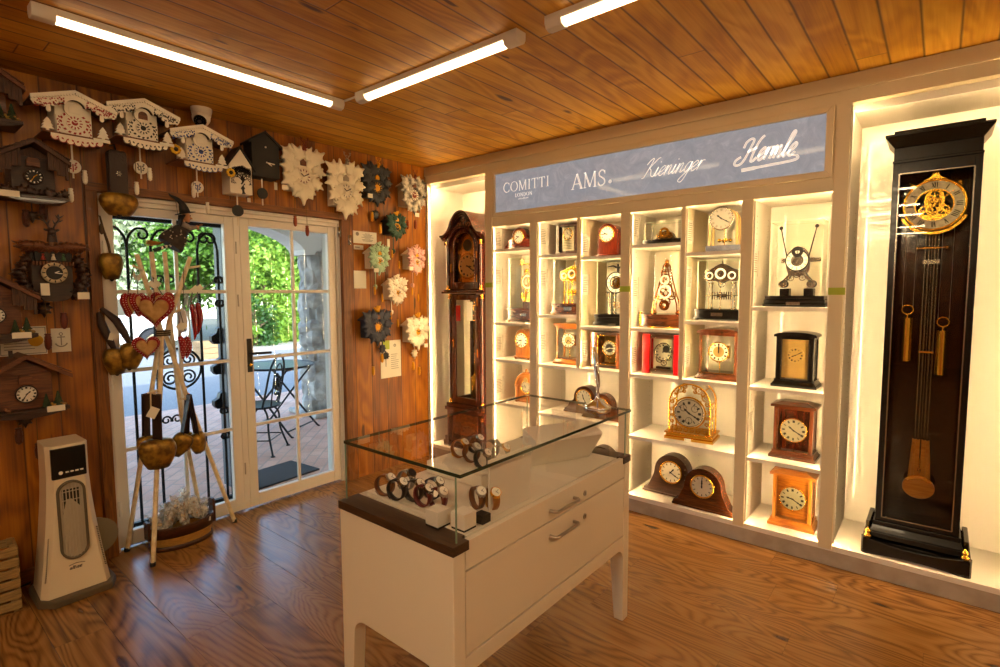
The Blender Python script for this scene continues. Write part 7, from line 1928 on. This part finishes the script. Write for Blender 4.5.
# bistro chair and table
def iron_chair(x, y, rz, label):
    t = thing('garden_chair', label, 'chair', (x, y, -.004), rz)
    m = MB(); m.cyl((0, 0, .44), (0, 0, .452), .19, seg=30); m.build('seat', mat('iron_seat_green', '#4c5350', .5, .3), t)
    m = MB(); m.tube([(.19 * math.cos(a), .19 * math.sin(a), .446) for a in [k * PI / 14 for k in range(28)]], .010, 8, closed=True); m.build('seat_ring', IRON, t)
    for sx, sy in ((-1, -1), (1, -1), (-1, 1), (1, 1)):
        m = MB(); m.tube(catmull([(sx * .08, sy * .08, .43), (sx * .13, sy * .13, .36), (sx * .14, sy * .14, .2), (sx * .19, sy * .19, .005)], 5), .010, 8); m.cyl((sx * .19, sy * .19, 0), (sx * .19, sy * .19, .008), .02, seg=10); m.build('leg', IRON, t)
    m = MB()
    for a, b in (((-.15, -.15), (.15, -.15)), ((.15, -.15), (.15, .15)), ((.15, .15), (-.15, .15)), ((-.15, .15), (-.15, -.15))): m.tube([(a[0], a[1], .14), (b[0], b[1], .14)], .006, 6)
    m.build('stretcher', IRON, t)
    m = MB(); m.tube(catmull([(-.17, .10, .44), (-.19, .15, .62), (-.16, .19, .82), (0, .21, .93), (.16, .19, .82), (.19, .15, .62), (.17, .10, .44)], 6), .010, 8); m.build('back_hoop', IRON, t)
    m = MB(); m.tube(catmull([(-.09, .15, .45), (-.11, .18, .62), (-.08, .20, .78), (0, .21, .84), (.08, .20, .78), (.11, .18, .62), (.09, .15, .45)], 6), .007, 8); m.build('inner_hoop', IRON, t)
    m = MB(); random.seed(3)
    for k in range(26): a = random.uniform(0, 6.28); r = random.uniform(0, .075); m.sph((r * math.cos(a) * .8, .185 + random.uniform(-.01, .01), .64 + r * 1.3 * math.sin(a)), .018, 8, 5)
    m.build('grape_ornament', IRON, t)
iron_chair(-1.35, -.92, -.85, 'black wrought-iron bistro chair with grape ornament outside the right door leaf')
t = thing('garden_table', 'round wrought-iron folding table on crossed legs on the patio', 'table', (-1.95, -.42, -.004), .5)
m = MB(); m.cyl((0, 0, .715), (0, 0, .73), .38, seg=40); m.build('tabletop', mat('table_top_slate', '#6e777c', .35), t)
m = MB(); m.tube([(.385 * math.cos(a), .385 * math.sin(a), .722) for a in [k * PI / 20 for k in range(40)]], .012, 8, closed=True); m.build('rim', IRON, t)
for s in (-1, 1):
    for q in (-1, 1):
        m = MB(); m.tube(catmull([(s * q * .28, q * .24, .71), (s * -q * .0, q * .24, .38), (-s * q * .28, q * .26, .05), (-s * q * .34, q * .26, .003)], 4), .011, 8); m.build('leg', IRON, t)
m = MB()
for q in (-1, 1): m.tube([(q * .28, -.24, .70), (q * .28, .24, .70)], .009, 8); m.tube([(q * .27, -.26, .06), (q * .27, .26, .06)], .009, 8)
m.build('cross_rail', IRON, t)
# white car on the road
t = thing('white_car', 'white car parked across the road, seen through the left door leaf', 'car', (-11.9, -.05, -.012), PI / 2 + .12)
CARW = mat('car_white_paint', '#e8e8e8', .12, coat=.8); TYRE = mat('tyre', '#15151a', .8); WIN = mat('car_window', '#1d252b', .06, spec=.8)
side = catmull([(-2.1, .32), (-2.15, .6), (-2.05, .86), (-1.2, .98), (-.55, 1.38), (.7, 1.44), (1.6, 1.12), (2.05, 1.0), (2.12, .55), (2.05, .32)], 6)
def wheelcut(cx): return arc(cx, .32, .37, 0, 180, 12)
poly = side + wheelcut(1.28) + wheelcut(-1.35)
m = MB(); m.prism(poly, -.85, .85); m.build('body', CARW, t, bevel=.05)
for yy in (-.852, .852):
    m = MB(); m.prism(catmull([(-1.0, 1.0), (-.48, 1.33), (.65, 1.38), (1.35, 1.10), (.4, 1.0), (-1.0, 1.0)], 4)[:-1], yy - .006, yy + .006); m.build('side_window', WIN, t)
for x in (1.28, -1.35):
    for yy in (-.78, .78):
        m = MB(); m.lathe([(.20, -.1), (.31, -.1), (.325, -.06), (.325, .06), (.31, .1), (.20, .1)], (x, yy, .325), 28, 0, 1, 1, rot('X', PI / 2)); o = m.build('wheel', TYRE, t)
        m = MB(); m.ring((x, yy - .11, .325), .15, .205, .22, 28)
        for k in range(5):
            a = 2 * PI * k / 5; m.ribbon([(x, .325), (x + .17 * math.cos(a), .325 + .17 * math.sin(a))], .05, yy - .1, yy + .1)
        m.build('rim', SILVER, o)
# planter box by the road
t = thing('planter_box', 'low wooden planter box at the garden edge across the road', 'planter', (-9.6, 2.15, -.01), 0)
PLK = wood('planter_timber', '#8a6a48', '#a98a64', 'y', 6, .8, 0)
m = MB()
for k in range(3):
    z = k * .13
    m.box(-.3, -.26, -.45, .45, z, z + .12); m.box(.26, .3, -.45, .45, z, z + .12); m.box(-.26, .26, -.45, -.41, z, z + .12); m.box(-.26, .26, .41, .45, z, z + .12)
m.build('planks', PLK, t); MB().box(-.26, .26, -.41, .41, 0, .33).build('soil', mat('planter_soil', '#3a2c1c', .95), t)

# foliage: every shrub or tree one trunk with a crown of real leaf blades
def leaf_mat(name, a, b):
    m, N, L = new_mat(name); g = NB(m); o = N.new('ShaderNodeOutputMaterial'); tc = N.new('ShaderNodeTexCoord')
    n = g.noise(tc.outputs['Object'], 2.2, 3); n2 = g.noise(tc.outputs['Object'], 30, 2); col = g.ramp(g.math('ADD', g.math('MULTIPLY', n, .5), g.math('MULTIPLY', n2, .5)), [(.38, a), (.62, b)])
    d = N.new('ShaderNodeBsdfPrincipled'); d.inputs['Roughness'].default_value = .4; L.new(col, d.inputs['Base Color'])
    tr = N.new('ShaderNodeBsdfTranslucent'); L.new(col, tr.inputs['Color']); mx = N.new('ShaderNodeMixShader'); mx.inputs[0].default_value = .4
    L.new(d.outputs[0], mx.inputs[1]); L.new(tr.outputs[0], mx.inputs[2]); L.new(mx.outputs[0], o.inputs[0]); return m
BARK = mat('bark_brown', '#54452f', .9, bump=.8, bscale=30)
def plant(x, y, h, rx, ry, n, size, lm, label, cat='shrub', z0=.15, seed=0, trunk=True, name='leafy_shrub'):
    rng = np.random.default_rng(seed); t = thing(name, label, cat, (x, y, -.02))
    # clumps of leaves
    nc = max(14, n // 160); cc = rng.normal(size=(nc, 3)); cc /= np.linalg.norm(cc, axis=1)[:, None]; cc *= rng.uniform(.35, 1, (nc, 1)) ** .5
    ctr = cc * np.array([rx, ry, (h - z0) / 2]) * .86 + np.array([0, 0, z0 + (h - z0) / 2])
    idx = rng.integers(0, nc, n); p = ctr[idx] + rng.normal(size=(n, 3)) * np.array([rx, ry, (h - z0) / 2]) * .17
    p = p[p[:, 2] > .02]; n = len(p)
    d = rng.normal(size=(n, 3)); d[:, 2] += -.3; d /= np.linalg.norm(d, axis=1)[:, None]
    s = np.cross(d, rng.normal(size=(n, 3))); s /= np.linalg.norm(s, axis=1)[:, None]; nn = np.cross(d, s)
    L = size * rng.uniform(.7, 1.3, (n, 1)); w = L * .28
    v = np.stack([p, p + d * L * .5 + s * w + nn * L * .06, p + d * L, p + d * L * .5 - s * w + nn * L * .06], 1).reshape(-1, 3)
    me = bpy.data.meshes.new('foliage'); me.vertices.add(4 * n); me.vertices.foreach_set('co', v.ravel()); me.loops.add(4 * n); me.loops.foreach_set('vertex_index', np.arange(4 * n)); me.polygons.add(n)
    me.polygons.foreach_set('loop_start', np.arange(0, 4 * n, 4)); me.polygons.foreach_set('loop_total', np.full(n, 4)); me.materials.append(lm); me.update(calc_edges=True); me.validate()
    o = bpy.data.objects.new('foliage', me); COL.objects.link(o); o.parent = t
    if trunk:
        random.seed(seed); m = MB(); top = h * .6; m.tube([(0, 0, 0), (.03, .02, top * .5), (-.03, .05, top)], [.05 + h * .012, .04 + h * .008, .02], 8)
        for k in range(7):
            a = k * .9; z = h * (.2 + .05 * k); m.tube([(0, 0, z), (rx * .35 * math.cos(a), ry * .35 * math.sin(a), z + h * .12), (rx * .7 * math.cos(a), ry * .7 * math.sin(a), z + h * .2)], [.03, .02, .008], 6)
        m.build('trunk', BARK, t)
    return t
LG1 = leaf_mat('leaf_bright_green', '#5f8a2a', '#a8c650'); LG2 = leaf_mat('leaf_mid_green', '#3f6a26', '#7fa644'); LG3 = leaf_mat('leaf_dark_green', '#28481f', '#4e7632'); LG4 = leaf_mat('leaf_silvery', '#93a37a', '#d2d6b8')
plant(-11.6, 4.3, 3.2, 1.1, 1.3, 7000, .15, LG1, 'bright green sunlit bush in the middle of the hedge across the road', seed=1, z0=-.9)
plant(-11.2, 6.2, 3.6, 1.2, 1.3, 7000, .15, LG1, 'bright green bush at the right end of the hedge, beside the stone pillar', seed=2, z0=-.9)
plant(-12.6, 5.2, 5.6, 1.6, 2.0, 8000, .18, LG2, 'taller mid green tree rising above the hedge', 'tree', 1.2, 3, name='leafy_tree')
plant(-13.8, 3.0, 4.6, 1.5, 1.6, 7000, .17, LG2, 'mid green tree above the parked car', 'tree', 1.0, 4, name='leafy_tree')
plant(-10.6, 3.5, 1.8, .6, .6, 3500, .13, LG3, 'low dark green bush left of the bright hedge', seed=5, z0=-.9)
plant(-13.6, .2, 5.4, 1.6, 2.0, 9000, .18, LG4, 'pale silvery-leaved tree at the left, beyond the parked car', 'tree', .6, 6, name='leafy_tree')
plant(-15.5, 3.6, 6.5, 2.2, 2.4, 8000, .2, LG3, 'tall dark tree behind the hedge', 'tree', 1.0, 7, name='leafy_tree')
plant(-15.0, 7.2, 6.2, 2.2, 2.6, 8000, .2, LG2, 'tall leafy tree behind the right end of the hedge', 'tree', .8, 8, name='leafy_tree')
plant(-16.0, -1.8, 6.0, 2.2, 2.4, 7000, .2, LG4, 'tall pale tree at the far left across the road', 'tree', .6, 9, name='leafy_tree')
plant(-10.3, 3.1, .75, .35, .4, 900, .10, LG1, 'small fresh green bush in front of the hedge by the planter', seed=10, trunk=False)
plant(-11.0, 8.5, 3.4, 1.2, 1.4, 5000, .15, LG2, 'green bush farthest right, behind the stone pillar', seed=11, z0=-.9)

# ---------------------------------------------------------------- daylight
w = bpy.data.worlds.new('sky'); S.world = w; w.use_nodes = True; N = w.node_tree.nodes; L = w.node_tree.links; N.clear()
o = N.new('ShaderNodeOutputWorld'); bg = N.new('ShaderNodeBackground'); sk = N.new('ShaderNodeTexSky'); sk.sky_type = 'NISHITA'; sk.sun_disc = False; sk.sun_elevation = math.radians(40); sk.sun_rotation = math.radians(100)
bg.inputs['Strength'].default_value = .85
L.new(sk.outputs[0], bg.inputs['Color']); L.new(bg.outputs[0], o.inputs['Surface'])
sd = bpy.data.lights.new('sun', 'SUN'); sd.energy = 4.5; sd.angle = .01; sd.color = (1, .95, .86); so = bpy.data.objects.new('sun', sd); COL.objects.link(so)
dv = Vector((-.80, .14, -.60)).normalized(); so.rotation_euler = dv.to_track_quat('-Z', 'Y').to_euler()
c = S.cycles
c.use_denoising = True; c.max_bounces = 9; c.diffuse_bounces = 4; c.glossy_bounces = 4; c.transmission_bounces = 6; c.transparent_max_bounces = 40; c.caustics_reflective = False; c.caustics_refractive = False
c.sample_clamp_indirect = 4; c.use_light_tree = True
